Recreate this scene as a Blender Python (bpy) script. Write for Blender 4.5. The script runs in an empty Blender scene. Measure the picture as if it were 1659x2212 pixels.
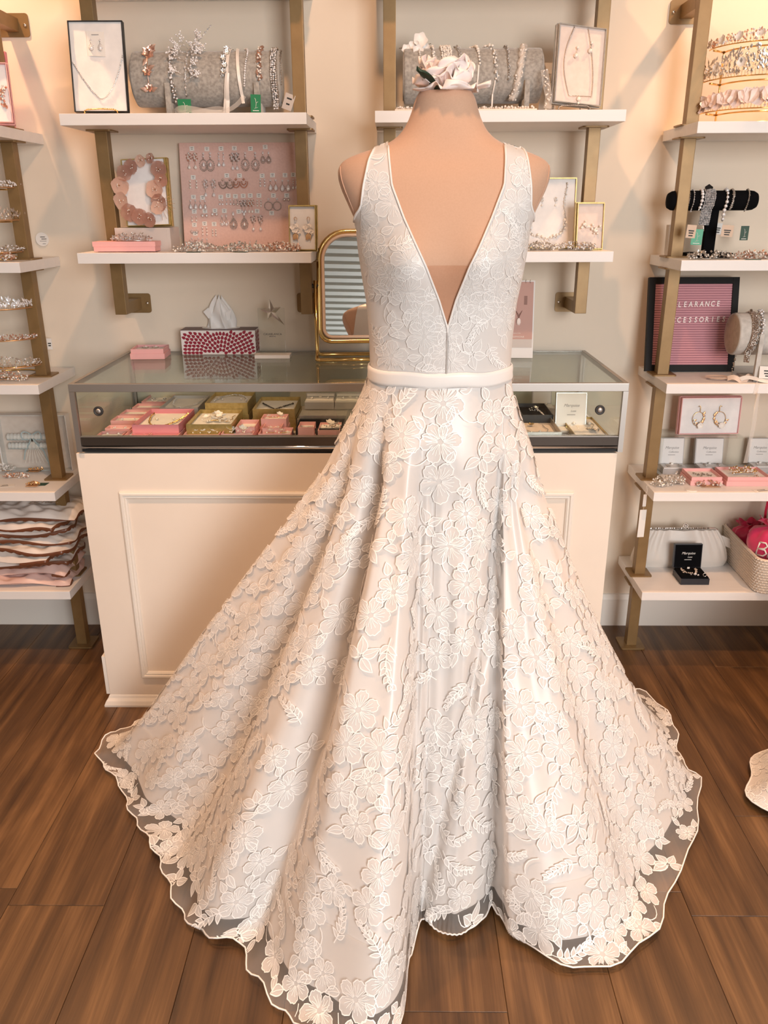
import bpy, bmesh, math, random
import numpy as np
from mathutils import Vector, Matrix, Euler
R_ = random.Random(7)
PI = math.pi
SC = bpy.context.scene
COL = SC.collection

# ---------------------------------------------------------------- camera
FPX, PITCH, YAW, ROLL, CAM_H = 1759.5, math.radians(20.474), math.radians(-0.703), math.radians(-0.228), 1.47
cF = Vector((math.sin(YAW)*math.cos(PITCH), math.cos(YAW)*math.cos(PITCH), -math.sin(PITCH)))
_r = Vector((math.cos(YAW), -math.sin(YAW), 0)); _u = _r.cross(cF)
cR = _r*math.cos(ROLL) + _u*math.sin(ROLL); cU = -_r*math.sin(ROLL) + _u*math.cos(ROLL)
cO = Vector((0, 0, CAM_H))
cam = bpy.data.objects.new('camera', bpy.data.cameras.new('camera'))
COL.objects.link(cam)
cam.data.sensor_fit = 'VERTICAL'; cam.data.sensor_height = 36.0; cam.data.lens = FPX/2212*36.0
cam.data.clip_start = 0.05
cam.matrix_world = Matrix(((cR.x, cU.x, -cF.x, cO.x), (cR.y, cU.y, -cF.y, cO.y), (cR.z, cU.z, -cF.z, cO.z), (0, 0, 0, 1)))
SC.camera = cam

# ---------------------------------------------------------------- world, lights, exposure
SC.view_settings.view_transform = 'Standard'
try: SC.view_settings.look = 'None'
except Exception: pass
SC.view_settings.gamma = 1.0
SC.view_settings.use_curve_mapping = False
SC.view_settings.exposure = 0.22
SC.cycles.use_denoising = True
SC.cycles.max_bounces = 10; SC.cycles.transparent_max_bounces = 24
SC.cycles.caustics_reflective = False; SC.cycles.caustics_refractive = False
W = bpy.data.worlds.new('world'); SC.world = W; W.use_nodes = True
W.node_tree.nodes['Background'].inputs[0].default_value = (1.0, 0.93, 0.87, 1)
W.node_tree.nodes['Background'].inputs[1].default_value = 0.3
WARM = (1.0, 0.55, 0.29)
def spot(name, loc, aim, power, ang=100, blend=0.6, size=0.035, col=WARM):
    l = bpy.data.lights.new(name, 'SPOT'); l.energy = power; l.color = col
    l.spot_size = math.radians(ang); l.spot_blend = blend; l.shadow_soft_size = size
    o = bpy.data.objects.new(name, l); COL.objects.link(o); o.location = loc
    o.rotation_euler = (Vector(aim)-Vector(loc)).to_track_quat('-Z', 'Y').to_euler()
    return o
def area(name, loc, aim, sx, sy, power, col):
    l = bpy.data.lights.new(name, 'AREA'); l.shape = 'RECTANGLE'; l.size = sx; l.size_y = sy
    l.energy = power; l.color = col
    o = bpy.data.objects.new(name, l); COL.objects.link(o); o.location = loc
    o.rotation_euler = (Vector(aim)-Vector(loc)).to_track_quat('-Z', 'Y').to_euler()
    return o
spot('wall_downlight', (-1.32, 2.36, 2.78), (-1.28, 2.6, 0.6), 62)
spot('wall_downlight', (1.36, 2.36, 2.78), (1.30, 2.6, 0.6), 70)
spot('floor_downlight', (-1.15, 1.35, 2.78), (-0.75, 1.45, 0.0), 92, 66, 0.55, 0.05)
spot('floor_downlight', (1.35, 1.35, 2.78), (0.95, 1.45, 0.0), 78, 66, 0.55, 0.05)
spot('centre_downlight', (-0.05, 1.30, 2.78), (0.0, 2.45, 0.9), 42, 110, 0.8, 0.05)
area('shop_window_daylight', (1.55, -2.3, 1.75), (0.1, 1.7, 0.9), 1.7, 1.8, 126, (1.0, 0.985, 0.975))
area('ambient_fill_light', (-1.8, -1.2, 2.84), (-1.0, -0.6, 0.0), 1.2, 0.8, 14, (1.0, 0.86, 0.74))  # added soft overhead fill, stands for no known fixture

# ---------------------------------------------------------------- helpers
def ray(px, py): return cF*FPX + cR*(px-829.5) - cU*(py-1106)
def at(px, py, Y):
    d = ray(px, py); return cO + d*(Y/d.y)
def az(px, py, z):
    d = ray(px, py); return cO + d*((z-CAM_H)/d.z)
MATS = {}
def mat(name, col, rough=0.5, metal=0.0, **k):
    m = bpy.data.materials.new(name); m.use_nodes = True
    b = m.node_tree.nodes['Principled BSDF']
    b.inputs['Base Color'].default_value = (*col, 1); b.inputs['Roughness'].default_value = rough
    b.inputs['Metallic'].default_value = metal
    for key, v in k.items():
        if key in b.inputs: b.inputs[key].default_value = v
    MATS[name] = m; return m
def nodes(m): return m.node_tree.nodes, m.node_tree.links, m.node_tree.nodes['Principled BSDF']
def noise_col(m, c1, c2, scale=20, stretch=(1, 1, 1), detail=4, bump=0.0, coord='Object', lo=0.3, hi=0.7):
    n, l, b = nodes(m)
    tc = n.new('ShaderNodeTexCoord'); mp = n.new('ShaderNodeMapping'); mp.inputs['Scale'].default_value = stretch
    nz = n.new('ShaderNodeTexNoise'); nz.inputs['Scale'].default_value = scale; nz.inputs['Detail'].default_value = detail
    cr = n.new('ShaderNodeValToRGB'); cr.color_ramp.elements[0].color = (*c1, 1); cr.color_ramp.elements[1].color = (*c2, 1)
    cr.color_ramp.elements[0].position = lo; cr.color_ramp.elements[1].position = hi
    l.new(tc.outputs[coord], mp.inputs[0]); l.new(mp.outputs[0], nz.inputs[0]); l.new(nz.outputs[0], cr.inputs[0]); l.new(cr.outputs[0], b.inputs['Base Color'])
    if bump:
        bp = n.new('ShaderNodeBump'); bp.inputs['Strength'].default_value = bump; bp.inputs['Distance'].default_value = 0.002
        l.new(nz.outputs[0], bp.inputs['Height']); l.new(bp.outputs[0], b.inputs['Normal'])
    return m
def glassy(name, tint, ior=1.5, rough=0.0, body=0.0, bodycol=(1, 1, 1)):
    m = bpy.data.materials.new(name); m.use_nodes = True
    n, l = m.node_tree.nodes, m.node_tree.links; n.clear()
    out = n.new('ShaderNodeOutputMaterial'); tr = n.new('ShaderNodeBsdfTransparent'); tr.inputs[0].default_value = (*tint, 1)
    gl = n.new('ShaderNodeBsdfGlossy'); gl.inputs['Roughness'].default_value = rough
    lw = n.new('ShaderNodeLayerWeight'); lw.inputs[0].default_value = 0.5; mx = n.new('ShaderNodeMixShader')
    pw = n.new('ShaderNodeMath'); pw.operation = 'POWER'; pw.inputs[1].default_value = 5.0
    fr = n.new('ShaderNodeMath'); fr.operation = 'MULTIPLY_ADD'; fr.inputs[1].default_value = 0.8; fr.inputs[2].default_value = ((ior-1)/(ior+1))**2
    l.new(lw.outputs['Facing'], pw.inputs[0]); l.new(pw.outputs[0], fr.inputs[0])
    src = tr
    if body:
        df = n.new('ShaderNodeBsdfDiffuse'); df.inputs[0].default_value = (*bodycol, 1)
        m2 = n.new('ShaderNodeMixShader'); m2.inputs[0].default_value = body
        l.new(tr.outputs[0], m2.inputs[1]); l.new(df.outputs[0], m2.inputs[2]); src = m2
    l.new(fr.outputs[0], mx.inputs[0]); l.new(src.outputs[0], mx.inputs[1]); l.new(gl.outputs[0], mx.inputs[2]); l.new(mx.outputs[0], out.inputs[0])
    MATS[name] = m; return m
def sheer(name, col, opac, transl=0.35):
    m = bpy.data.materials.new(name); m.use_nodes = True
    n, l = m.node_tree.nodes, m.node_tree.links; n.clear()
    out = n.new('ShaderNodeOutputMaterial'); tr = n.new('ShaderNodeBsdfTransparent')
    df = n.new('ShaderNodeBsdfDiffuse'); df.inputs[0].default_value = (*col, 1)
    tl = n.new('ShaderNodeBsdfTranslucent'); tl.inputs[0].default_value = (*col, 1)
    a = n.new('ShaderNodeMixShader'); a.inputs[0].default_value = transl; b = n.new('ShaderNodeMixShader'); b.inputs[0].default_value = opac
    l.new(df.outputs[0], a.inputs[1]); l.new(tl.outputs[0], a.inputs[2]); l.new(tr.outputs[0], b.inputs[1]); l.new(a.outputs[0], b.inputs[2]); l.new(b.outputs[0], out.inputs[0])
    MATS[name] = m; return m

_ICO = {}
def ico(sub):
    if sub not in _ICO:
        b = bmesh.new(); bmesh.ops.create_icosphere(b, subdivisions=sub, radius=1.0)
        _ICO[sub] = ([v.co.copy() for v in b.verts], [[v.index for v in f.verts] for f in b.faces]); b.free()
    return _ICO[sub]
OCT = ([Vector(p) for p in ((1, 0, 0), (-1, 0, 0), (0, 1, 0), (0, -1, 0), (0, 0, 1), (0, 0, -1))],
       [(0, 2, 4), (2, 1, 4), (1, 3, 4), (3, 0, 4), (2, 0, 5), (1, 2, 5), (3, 1, 5), (0, 3, 5)])
class MB:
    """collects shapes into one mesh"""
    def __init__(s): s.v = []; s.f = []; s.sm = []
    def add(s, vs, fs, smooth=False):
        o = len(s.v); s.v += [tuple(p) for p in vs]; s.f += [tuple(i+o for i in f) for f in fs]; s.sm += [smooth]*len(fs); return s
    def box(s, x0, x1, y0, y1, z0, z1, M=None, bev=0.0):
        if bev:
            b = bmesh.new(); bmesh.ops.create_cube(b, size=1.0)
            for v in b.verts: v.co = Vector(((x0+x1)/2+v.co.x*(x1-x0), (y0+y1)/2+v.co.y*(y1-y0), (z0+z1)/2+v.co.z*(z1-z0)))
            bmesh.ops.bevel(b, geom=b.edges[:], offset=bev, segments=2, profile=0.7, affect='EDGES')
            vs = [v.co.copy() for v in b.verts]; fs = [[v.index for v in f.verts] for f in b.faces]; b.free()
        else:
            vs = [Vector((x, y, z)) for z in (z0, z1) for y in (y0, y1) for x in (x0, x1)]
            fs = [(0, 2, 3, 1), (4, 5, 7, 6), (0, 1, 5, 4), (1, 3, 7, 5), (3, 2, 6, 7), (2, 0, 4, 6)]
        if M is not None: vs = [M @ v for v in vs]
        return s.add(vs, fs)
    def tube(s, pts, r, n=6, closed=False, cap=True):
        pts = [Vector(p) for p in pts]; N = len(pts); rings = []; up = None
        for i, p in enumerate(pts):
            a = pts[(i-1) % N] if (closed or i > 0) else p; b = pts[(i+1) % N] if (closed or i < N-1) else p
            t = (b-a)
            if t.length < 1e-9: t = Vector((0, 0, 1))
            t.normalize()
            if up is None: up = t.orthogonal().normalized()
            up = (up - t*up.dot(t))
            if up.length < 1e-6: up = t.orthogonal()
            up.normalize(); w = t.cross(up)
            rr = r[i] if isinstance(r, (list, tuple)) else r
            rings.append([p + (up*math.cos(2*PI*k/n) + w*math.sin(2*PI*k/n))*rr for k in range(n)])
        vs = [v for q in rings for v in q]; fs = []
        for i in range(N if closed else N-1):
            j = (i+1) % N
            for k in range(n): fs.append((i*n+k, i*n+(k+1) % n, j*n+(k+1) % n, j*n+k))
        if cap and not closed: fs += [tuple(range(n))[::-1], tuple((N-1)*n+k for k in range(n))]
        return s.add(vs, fs, True)
    def ball(s, c, r, sub=1, sc=(1, 1, 1), M=None):
        vs, fs = ico(sub); c = Vector(c)
        if M is None: return s.add([c+Vector((v.x*r*sc[0], v.y*r*sc[1], v.z*r*sc[2])) for v in vs], fs, True)
        return s.add([c + M @ Vector((v.x*r*sc[0], v.y*r*sc[1], v.z*r*sc[2])) for v in vs], fs, True)
    def gem(s, c, r, sc=(1, 1, 1)):
        c = Vector(c); return s.add([c+Vector((v.x*r*sc[0], v.y*r*sc[1], v.z*r*sc[2])) for v in OCT[0]], OCT[1])
    def prism(s, poly, z0, z1, M=None):
        n = len(poly); vs = [Vector((x, y, z0)) for x, y in poly] + [Vector((x, y, z1)) for x, y in poly]
        if M is not None: vs = [M @ v for v in vs]
        return s.add(vs, [tuple(range(n))[::-1], tuple(range(n, 2*n))] + [(i, (i+1) % n, (i+1) % n+n, i+n) for i in range(n)])
    def lathe(s, prof, n=24, c=(0, 0, 0), M=None):
        vs = []; c = Vector(c)
        for r, z in prof:
            for k in range(n):
                p = Vector((r*math.cos(2*PI*k/n), r*math.sin(2*PI*k/n), z)); vs.append(c + (M @ p if M is not None else p))
        fs = [(i*n+k, i*n+(k+1) % n, (i+1)*n+(k+1) % n, (i+1)*n+k) for i in range(len(prof)-1) for k in range(n)]
        fs += [tuple(range(n))[::-1], tuple((len(prof)-1)*n+k for k in range(n))]
        return s.add(vs, fs, True)
    def grid(s, P, smooth=True, wrap=False):
        nr, nc = len(P), len(P[0]); fs = []
        for i in range(nr-1):
            for j in range(nc if wrap else nc-1): fs.append((i*nc+j, i*nc+(j+1) % nc, (i+1)*nc+(j+1) % nc, (i+1)*nc+j))
        return s.add([p for r in P for p in r], fs, smooth)
    def ribbon(s, pts, w, nrm=(0, 0, 1)):
        pts = [Vector(p) for p in pts]; nrm = Vector(nrm); P = []
        for i, p in enumerate(pts):
            t = pts[min(i+1, len(pts)-1)]-pts[max(i-1, 0)]; d = t.cross(nrm)
            d = d.normalized() if d.length > 1e-9 else Vector((1, 0, 0)); P.append([p-d*w/2, p+d*w/2])
        return s.grid(P)
    def build(s, name, m, parent=None, M=None):
        me = bpy.data.meshes.new(name); me.from_pydata(s.v, [], s.f); me.polygons.foreach_set('use_smooth', s.sm)
        me.materials.append(MATS[m] if isinstance(m, str) else m); me.update()
        return link(name, me, parent, M)
def link(name, me, parent=None, M=None):
    o = bpy.data.objects.new(name, me); COL.objects.link(o)
    if parent is not None: o.parent = parent
    if M is not None: o.matrix_local = M
    return o
def tag(o, label=None, cat=None, group=None, kind=None):
    for k, v in (('label', label), ('category', cat), ('group', group), ('kind', kind)):
        if v: o[k] = v
    return o
def thing(name, label, cat, loc=(0, 0, 0), rz=0.0, group=None, M=None):
    o = bpy.data.objects.new(name, None); COL.objects.link(o); o.empty_display_size = 0.05
    if M is not None: o.matrix_world = M
    else: o.location = loc; o.rotation_euler = (0, 0, rz)
    return tag(o, label, cat, group)
def rot(ax=0, ay=0, az_=0): return Euler((ax, ay, az_)).to_matrix().to_4x4()
def T4(x, y, z): return Matrix.Translation((x, y, z))
def text(name, body, size, m, parent=None, M=None, align='CENTER', depth=0.0004, shear=0.0, space=1.0, font_off=0.0):
    cu = bpy.data.curves.new(name, 'FONT'); cu.body = body; cu.size = size; cu.align_x = align; cu.align_y = 'CENTER'
    cu.extrude = depth; cu.shear = shear; cu.space_character = space; cu.offset = font_off; cu.resolution_u = 2
    tmp = bpy.data.objects.new('tmp_text', cu); COL.objects.link(tmp)
    bpy.context.view_layer.update()
    me = bpy.data.meshes.new_from_object(tmp.evaluated_get(bpy.context.evaluated_depsgraph_get()))
    bpy.data.objects.remove(tmp); bpy.data.curves.remove(cu)
    me.name = name; me.materials.clear(); me.materials.append(MATS[m])
    return link(name, me, parent, M)

# ---------------------------------------------------------------- materials
noise_col(mat('wall_paint', (0.78, 0.70, 0.62), 0.85), (0.79, 0.685, 0.56), (0.82, 0.715, 0.59), 3, detail=5)
mat('ceiling_paint', (0.42, 0.42, 0.41), 0.9); mat('wall_far', (0.42, 0.36, 0.31), 0.9)
noise_col(mat('shelf_white', (0.83, 0.81, 0.80), 0.45), (0.82, 0.80, 0.79), (0.85, 0.83, 0.82), 8, stretch=(0.4, 6, 6))
mat('trim_white', (0.82, 0.78, 0.72), 0.5)
noise_col(mat('cabinet_cream', (0.80, 0.70, 0.60), 0.55), (0.82, 0.73, 0.635), (0.85, 0.76, 0.665), 6)
noise_col(mat('gold_paint', (0.36, 0.25, 0.12), 0.42, 0.35), (0.245, 0.150, 0.060), (0.285, 0.178, 0.074), 30)
mat('steel', (0.62, 0.59, 0.56), 0.22, 1.0)
mat('steel_brushed', (0.44, 0.415, 0.39), 0.48, 1.0)
mat('dark_rail', (0.10, 0.085, 0.075), 0.28, 0.7)
mat('chrome', (0.85, 0.85, 0.86), 0.07, 1.0)
mat('black', (0.008, 0.008, 0.009), 0.6)
mat('rubber', (0.03, 0.03, 0.032), 0.5)
glassy('glass_top', (0.95, 0.98, 0.96), 1.5)
glassy('glass_side', (0.965, 0.985, 0.97), 1.4)
glassy('acrylic', (0.97, 0.98, 0.97), 1.45)
mat('mirror', (0.90, 0.91, 0.90), 0.01, 1.0)
mat('brass', (0.83, 0.58, 0.24), 0.14, 1.0)
noise_col(mat('skin_jersey', (0.66, 0.40, 0.26), 0.75, **{'Sheen Weight': 0.25}), (0.60, 0.365, 0.245), (0.63, 0.39, 0.265), 300)
mat('satin', (0.715, 0.680, 0.655), 0.34, **{'Sheen Weight': 0.3})
mat('satin_white', (0.86, 0.83, 0.805), 0.4, **{'Sheen Weight': 0.3})
sheer('tulle', (0.88, 0.85, 0.82), 0.26)
sheer('lace_fill', (0.885, 0.86, 0.84), 0.66, 0.0)
mat('lace_cord', (0.97, 0.955, 0.935), 0.45)
# ---------------------------------------------------------------- floor, walls
def wood():
    m = mat('plank_wood', (0.2, 0.1, 0.05), 0.38); n, l, b = nodes(m)
    tc = n.new('ShaderNodeTexCoord'); oi = n.new('ShaderNodeObjectInfo')
    cm = n.new('ShaderNodeCombineXYZ'); ad = n.new('ShaderNodeVectorMath'); ad.operation = 'ADD'
    mu = n.new('ShaderNodeMath'); mu.operation = 'MULTIPLY'; mu.inputs[1].default_value = 37.0
    l.new(oi.outputs['Random'], mu.inputs[0])
    for k in range(3): l.new(mu.outputs[0], cm.inputs[k])
    l.new(tc.outputs['Object'], ad.inputs[0]); l.new(cm.outputs[0], ad.inputs[1])
    def tex(scale, st, det, dist):
        mp = n.new('ShaderNodeMapping'); mp.inputs['Scale'].default_value = st
        t = n.new('ShaderNodeTexNoise'); t.inputs['Scale'].default_value = scale; t.inputs['Detail'].default_value = det; t.inputs['Distortion'].default_value = dist
        l.new(ad.outputs[0], mp.inputs[0]); l.new(mp.outputs[0], t.inputs[0]); return t
    broad = tex(3.2, (2.2, 0.42, 1), 5, 1.6); fine = tex(34, (5.0, 0.13, 1), 6, 0.3); mid = tex(6.5, (2.6, 0.28, 1), 7, 2.2)
    wv = n.new('ShaderNodeTexWave'); wv.wave_type = 'RINGS'; wv.rings_direction = 'SPHERICAL'; wv.inputs['Scale'].default_value = 1.1; wv.inputs['Distortion'].default_value = 9.0
    wv.inputs['Detail'].default_value = 3; wv.inputs['Detail Scale'].default_value = 1.3
    mpw = n.new('ShaderNodeMapping'); mpw.inputs['Scale'].default_value = (4.0, 0.42, 1)
    l.new(ad.outputs[0], mpw.inputs[0]); l.new(mpw.outputs[0], wv.inputs[0])
    def ma(op, a, c):
        k = n.new('ShaderNodeMath'); k.operation = op
        for i, v in enumerate((a, c)):
            if isinstance(v, (int, float)): k.inputs[i].default_value = v
            else: l.new(v, k.inputs[i])
        return k.outputs[0]
    s = ma('ADD', ma('MULTIPLY', broad.outputs[0], 0.40), ma('MULTIPLY', mid.outputs[0], 0.19))
    s = ma('ADD', s, ma('MULTIPLY', fine.outputs[0], 0.25)); s = ma('ADD', s, ma('MULTIPLY', wv.outputs[0], 0.10))
    s = ma('ADD', s, ma('MULTIPLY', oi.outputs['Random'], 0.08))
    cr = n.new('ShaderNodeValToRGB'); e = cr.color_ramp.elements
    e[0].position = 0.34; e[0].color = (0.042, 0.019, 0.008, 1); e[1].position = 0.70; e[1].color = (0.250, 0.130, 0.052, 1)
    q = e.new(0.53); q.color = (0.122, 0.060, 0.023, 1)
    l.new(s, cr.inputs[0]); l.new(cr.outputs[0], b.inputs['Base Color'])
    bp = n.new('ShaderNodeBump'); bp.inputs['Strength'].default_value = 0.25; bp.inputs['Distance'].default_value = 0.001
    l.new(fine.outputs[0], bp.inputs['Height']); l.new(bp.outputs[0], b.inputs['Normal'])
    rr = n.new('ShaderNodeMapRange'); rr.inputs[3].default_value = 0.30; rr.inputs[4].default_value = 0.5
    l.new(mid.outputs[0], rr.inputs[0]); l.new(rr.outputs[0], b.inputs['Roughness'])
wood()
mat('plank_gap', (0.03, 0.014, 0.007), 0.7)
YW = 2.735
floor = tag(MB().box(-2.6, 2.6, -2.8, YW+0.1, -0.12, -0.004).build('floor', 'plank_gap'), kind='structure')
PW = 0.2185
def plank(x, y0, y1):
    g = 0.0004; L = y1-y0; hw = PW/2-g; b = 0.0009
    m = MB(); m.add([(-hw, g, -.004), (hw, g, -.004), (hw, L-g, -.004), (-hw, L-g, -.004),
                     (-hw, g, -b), (hw, g, -b), (hw, L-g, -b), (-hw, L-g, -b),
                     (-hw+b, g+b, 0), (hw-b, g+b, 0), (hw-b, L-g-b, 0), (-hw+b, L-g-b, 0)],
                    [(0, 1, 5, 4), (1, 2, 6, 5), (2, 3, 7, 6), (3, 0, 4, 7), (4, 5, 9, 8), (5, 6, 10, 9), (6, 7, 11, 10), (7, 4, 8, 11), (8, 9, 10, 11)])
    m.build('plank', 'plank_wood', floor, T4(x, y0, 0))
ends = {-1: 1.402, 2: 1.149, 3: 1.149, 6: 1.383, 0: 2.62, 1: 0.35}
for k in range(-8, 11):
    xc = -0.651-PW/2+PW*(k+1)-PW   # plank -1 spans -0.869..-0.651
    ye = ends.get(k, (0.2, 0.93, 0.5, 1.28, 0.02, 1.75, 0.66)[k % 7]-0.3)
    ys = [ye-3.6, ye-1.8, ye, ye+1.8]
    for a in ys:
        lo, hi = max(a, -0.6), min(a+1.8, YW)
        if hi-lo > 0.02: plank(xc+PW, lo, hi)
MB().box(-2.55, 2.55, -2.75, -0.601, -0.004, 0.0).build('floor_beyond', 'plank_wood', floor)
tag(MB().box(-2.6, 2.6, YW, YW+0.1, 0, 2.9).build('wall_back', 'wall_paint'), kind='structure')
tag(MB().box(-2.7, -2.6, -2.8, YW+0.1, 0, 2.9).build('wall_left', 'wall_far'), kind='structure')
tag(MB().box(2.6, 2.7, -2.8, YW+0.1, 0, 2.9).build('wall_right', 'wall_far'), kind='structure')
tag(MB().box(-2.6, 2.6, -2.9, -2.8, 0, 2.9).build('wall_front', 'wall_far'), kind='structure')
ceil_ = tag(MB().box(-2.7, 2.7, -2.9, YW+0.1, 2.9, 3.0).build('ceiling', 'ceiling_paint'), kind='structure')
bb = MB(); bb.add([(-2.598, YW-0.014, 0), (2.598, YW-0.014, 0), (2.598, YW-0.014, 0.108), (-2.598, YW-0.014, 0.108),
                   (2.598, YW-0.006, 0.126), (-2.598, YW-0.006, 0.126), (2.598, YW, 0.128), (-2.598, YW, 0.128)],
                  [(0, 1, 2, 3), (3, 2, 4, 5), (5, 4, 6, 7)])
tag(bb.build('baseboard_back', 'trim_white'), kind='structure')
# corrugated ceiling deck (seen only in the little mirror)
mat('deck_grey', (0.45, 0.48, 0.46), 0.6)
sl = MB().add([(-2.55, -.05, 0), (2.55, -.05, 0), (2.55, -.03, -.03), (-2.55, -.03, -.03), (2.55, .03, -.03), (-2.55, .03, -.03), (2.55, .045, 0), (-2.55, .045, 0)], [(0, 1, 2, 3), (3, 2, 4, 5), (5, 4, 6, 7), (0, 3, 5, 7), (1, 6, 4, 2)])
me_sl = None
for k in range(40):
    y = -2.6+k*0.108
    if me_sl is None: me_sl = sl.build('slat', 'deck_grey', ceil_, T4(0, y, 2.9)).data
    else: link('slat', me_sl, ceil_, T4(0, y, 2.9))

# ---------------------------------------------------------------- wall shelving
SY0, SY1, PYC, PH = 2.43, 2.732, 2.585, 0.0175
def plate_mesh(w, h, t, r=0.008):
    pts = []
    for cx_, cy_, a0 in ((w/2-r, h/2-r, 0), (-w/2+r, h/2-r, 90), (-w/2+r, -h/2+r, 180), (w/2-r, -h/2+r, 270)):
        for k in range(4):
            a = math.radians(a0+30*k); pts.append((cx_+r*math.cos(a), cy_+r*math.sin(a)))
    return pts
def shelf_unit(label, x0, x1, posts, tops, zlo, zhi, arms):
    t = thing('wall_shelf_unit', label, 'shelves', ((x0+x1)/2, PYC, zlo), group='white and gold wall shelves')
    inv = T4(-(x0+x1)/2, -PYC, -zlo)
    for z in tops: MB().box(x0, x1, SY0, SY1, z-0.029, z, inv, bev=0.0012).build('shelf', 'shelf_white', t)
    for px in posts:
        p = MB().box(px-PH, px+PH, PYC-PH, PYC+PH, zlo, zhi, inv, bev=0.0015).build('post', 'gold_paint', t)
        for z in tops:
            for zz in (z, z-0.033): MB().prism(plate_mesh(0.075, 0.075, 0.004), zz, zz+0.004, inv @ T4(px, PYC, 0)).build('flange', 'gold_paint', p)
        if zlo < 0.01: MB().prism(plate_mesh(0.085, 0.085, 0.004), 0.0, 0.005, inv @ T4(px, PYC, 0)).build('foot_plate', 'gold_paint', p)
        for z, sgn in arms:
            a = MB().box(px-PH, px+PH, PYC+PH, YW-0.004, z-PH, z+PH, inv).build('wall_arm', 'gold_paint', t)
            pl = MB().prism(plate_mesh(0.096, 0.062, 0.004), 0, 0.004, inv @ T4(px, YW, z) @ rot(PI/2)).build('mounting_plate', 'gold_paint', a)
            MB().ball((0, 0, 0), 0.0055, 1, (1, .5, 1), None).build('screw', 'chrome', a, inv @ T4(px+(0.037 if px < 0.1 and x1 < 0.7 and sgn > 0 else -0.037)*1, YW-0.005, z))
    return t
shelf_unit('leftmost wall shelf unit with gold posts reaching the floor, cut by the left edge', -1.735, -1.075, (-1.69, -1.12), (0.28, 0.628, 0.972, 1.327, 1.685), 0.0, 1.995, ((1.977, 1),))
shelf_unit('wall shelf unit above the counter holding the grey headband roll and the pink earring board', -0.905, -0.235, (-0.843, -0.267), (1.352, 1.712, 2.065), 1.163, 2.4, ((1.1805, 1),))
shelf_unit('wall shelf unit behind the mannequin shoulders holding the silver necklace box', -0.05, 0.625, (-0.011, 0.575), (1.352, 1.715, 2.065), 1.163, 2.4, ((1.1805, -1),))
shelf_unit('rightmost wall shelf unit with gold posts reaching the floor, holding the letter board', 0.82, 1.48, (0.85, 1.435), (0.28, 0.628, 0.972, 1.327, 1.685), 0.0, 2.017, ((1.9995, -1),))

# ---------------------------------------------------------------- counter base cabinet
BX0, BX1, BY, BZ = -0.893, 0.625, 2.195, 0.826
t = thing('counter_cabinet', 'cream panelled counter cabinet under the glass jewellery case', 'counter', ((BX0+BX1)/2, BY, 0))
inv = T4(-(BX0+BX1)/2, -BY, 0)
MB().box(BX0, BX1, BY, YW-0.016, 0.0, BZ, inv, bev=0.0015).build('cabinet_body', 'cabinet_cream', t)
def frame_strip(m, x0, x1, z0, z1, prof, y):
    """mitred moulding round a rectangle; prof = [(inset, proud)]"""
    P = []
    for d, h in prof: P.append([(x0+d, y-h, z0+d), (x1-d, y-h, z0+d), (x1-d, y-h, z1-d), (x0+d, y-h, z1-d)])
    m.add([inv @ Vector(p) for r in P for p in r], [(i*4+k, i*4+(k+1) % 4, (i+1)*4+(k+1) % 4, (i+1)*4+k) for i in range(len(P)-1) for k in range(4)])
fm = MB(); frame_strip(fm, -0.784, 0.513, 0.100, 0.712, [(0, 0), (0, .007), (.004, .010), (.009, .010), (.012, .006), (.016, .008), (.020, .005), (.022, 0)], BY)
fm.build('panel_moulding', 'trim_white', t)
bm_ = MB(); pr = [(0.0, 0.0), (0.016, 0.0), (0.016, 0.006), (0.011, 0.018), (0.005, 0.026), (0.002, 0.034), (0, 0.036)]
P = [[(BX0-d, YW-0.02, z), (BX0-d, BY-d, z), (BX1+d, BY-d, z), (BX1+d, YW-0.02, z)] for d, z in pr]
bm_.add([inv @ Vector(p) for r in P for p in r], [(i*4+k, i*4+k+1, (i+1)*4+k+1, (i+1)*4+k) for i in range(len(P)-1) for k in range(3)])
bm_.build('base_moulding', 'trim_white', t)
MB().box(BX0-0.012, BX0, BY+0.004, BY+0.03, 0.036, 0.17, inv).build('corner_strip', 'trim_white', t)

# ---------------------------------------------------------------- glass jewellery case
GX0, GX1, GY0, GY1, GZ0, GZ1 = -0.886, 0.637, 2.187, YW-0.004, 0.831, 1.024
DECK = 0.8405
t = thing('glass_jewellery_case', 'glass topped display case with steel frame on the cream counter', 'display case', ((GX0+GX1)/2, GY0, GZ0))
inv = T4(-(GX0+GX1)/2, -GY0, -GZ0)
MB().box(GX0, GX1, GY0, GY0+0.014, GZ1-0.022, GZ1, inv, bev=0.0012).build('top_rail', 'steel_brushed', t)
MB().box(GX0, GX1, GY1-0.012, GY1, GZ1-0.012, GZ1, inv).build('rear_rail', 'steel_brushed', t)
for x in (GX0, GX1-0.012): MB().box(x, x+0.012, GY0+0.014, GY1-0.012, GZ1-0.014, GZ1, inv).build('side_rail', 'steel_brushed', t)
for x in (GX0, GX1-0.014):
    MB().box(x, x+0.014, GY0, GY0+0.014, GZ0, GZ1-0.022, inv).build('corner_post', 'steel_brushed', t); MB().box(x, x+0.014, GY1-0.014, GY1, GZ0, GZ1-0.012, inv).build('corner_post', 'steel_brushed', t)
rl = MB().box(GX0+0.014, GX1-0.014, GY0+0.003, GY0+0.02, 0.8495, 0.8735, inv).build('bottom_rail', 'dark_rail', t)
MB().tube([inv @ Vector((GX0+0.014, GY0+0.006, 0.8445)), inv @ Vector((GX1-0.014, GY0+0.006, 0.8445))], 0.0055, 10).build('track', 'chrome', rl)
MB().box(GX0+0.014, GX1-0.014, GY0+0.004, GY0+0.02, 0.8737, 0.8757, inv).build('rail_lip', 'steel_brushed', rl)
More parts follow.
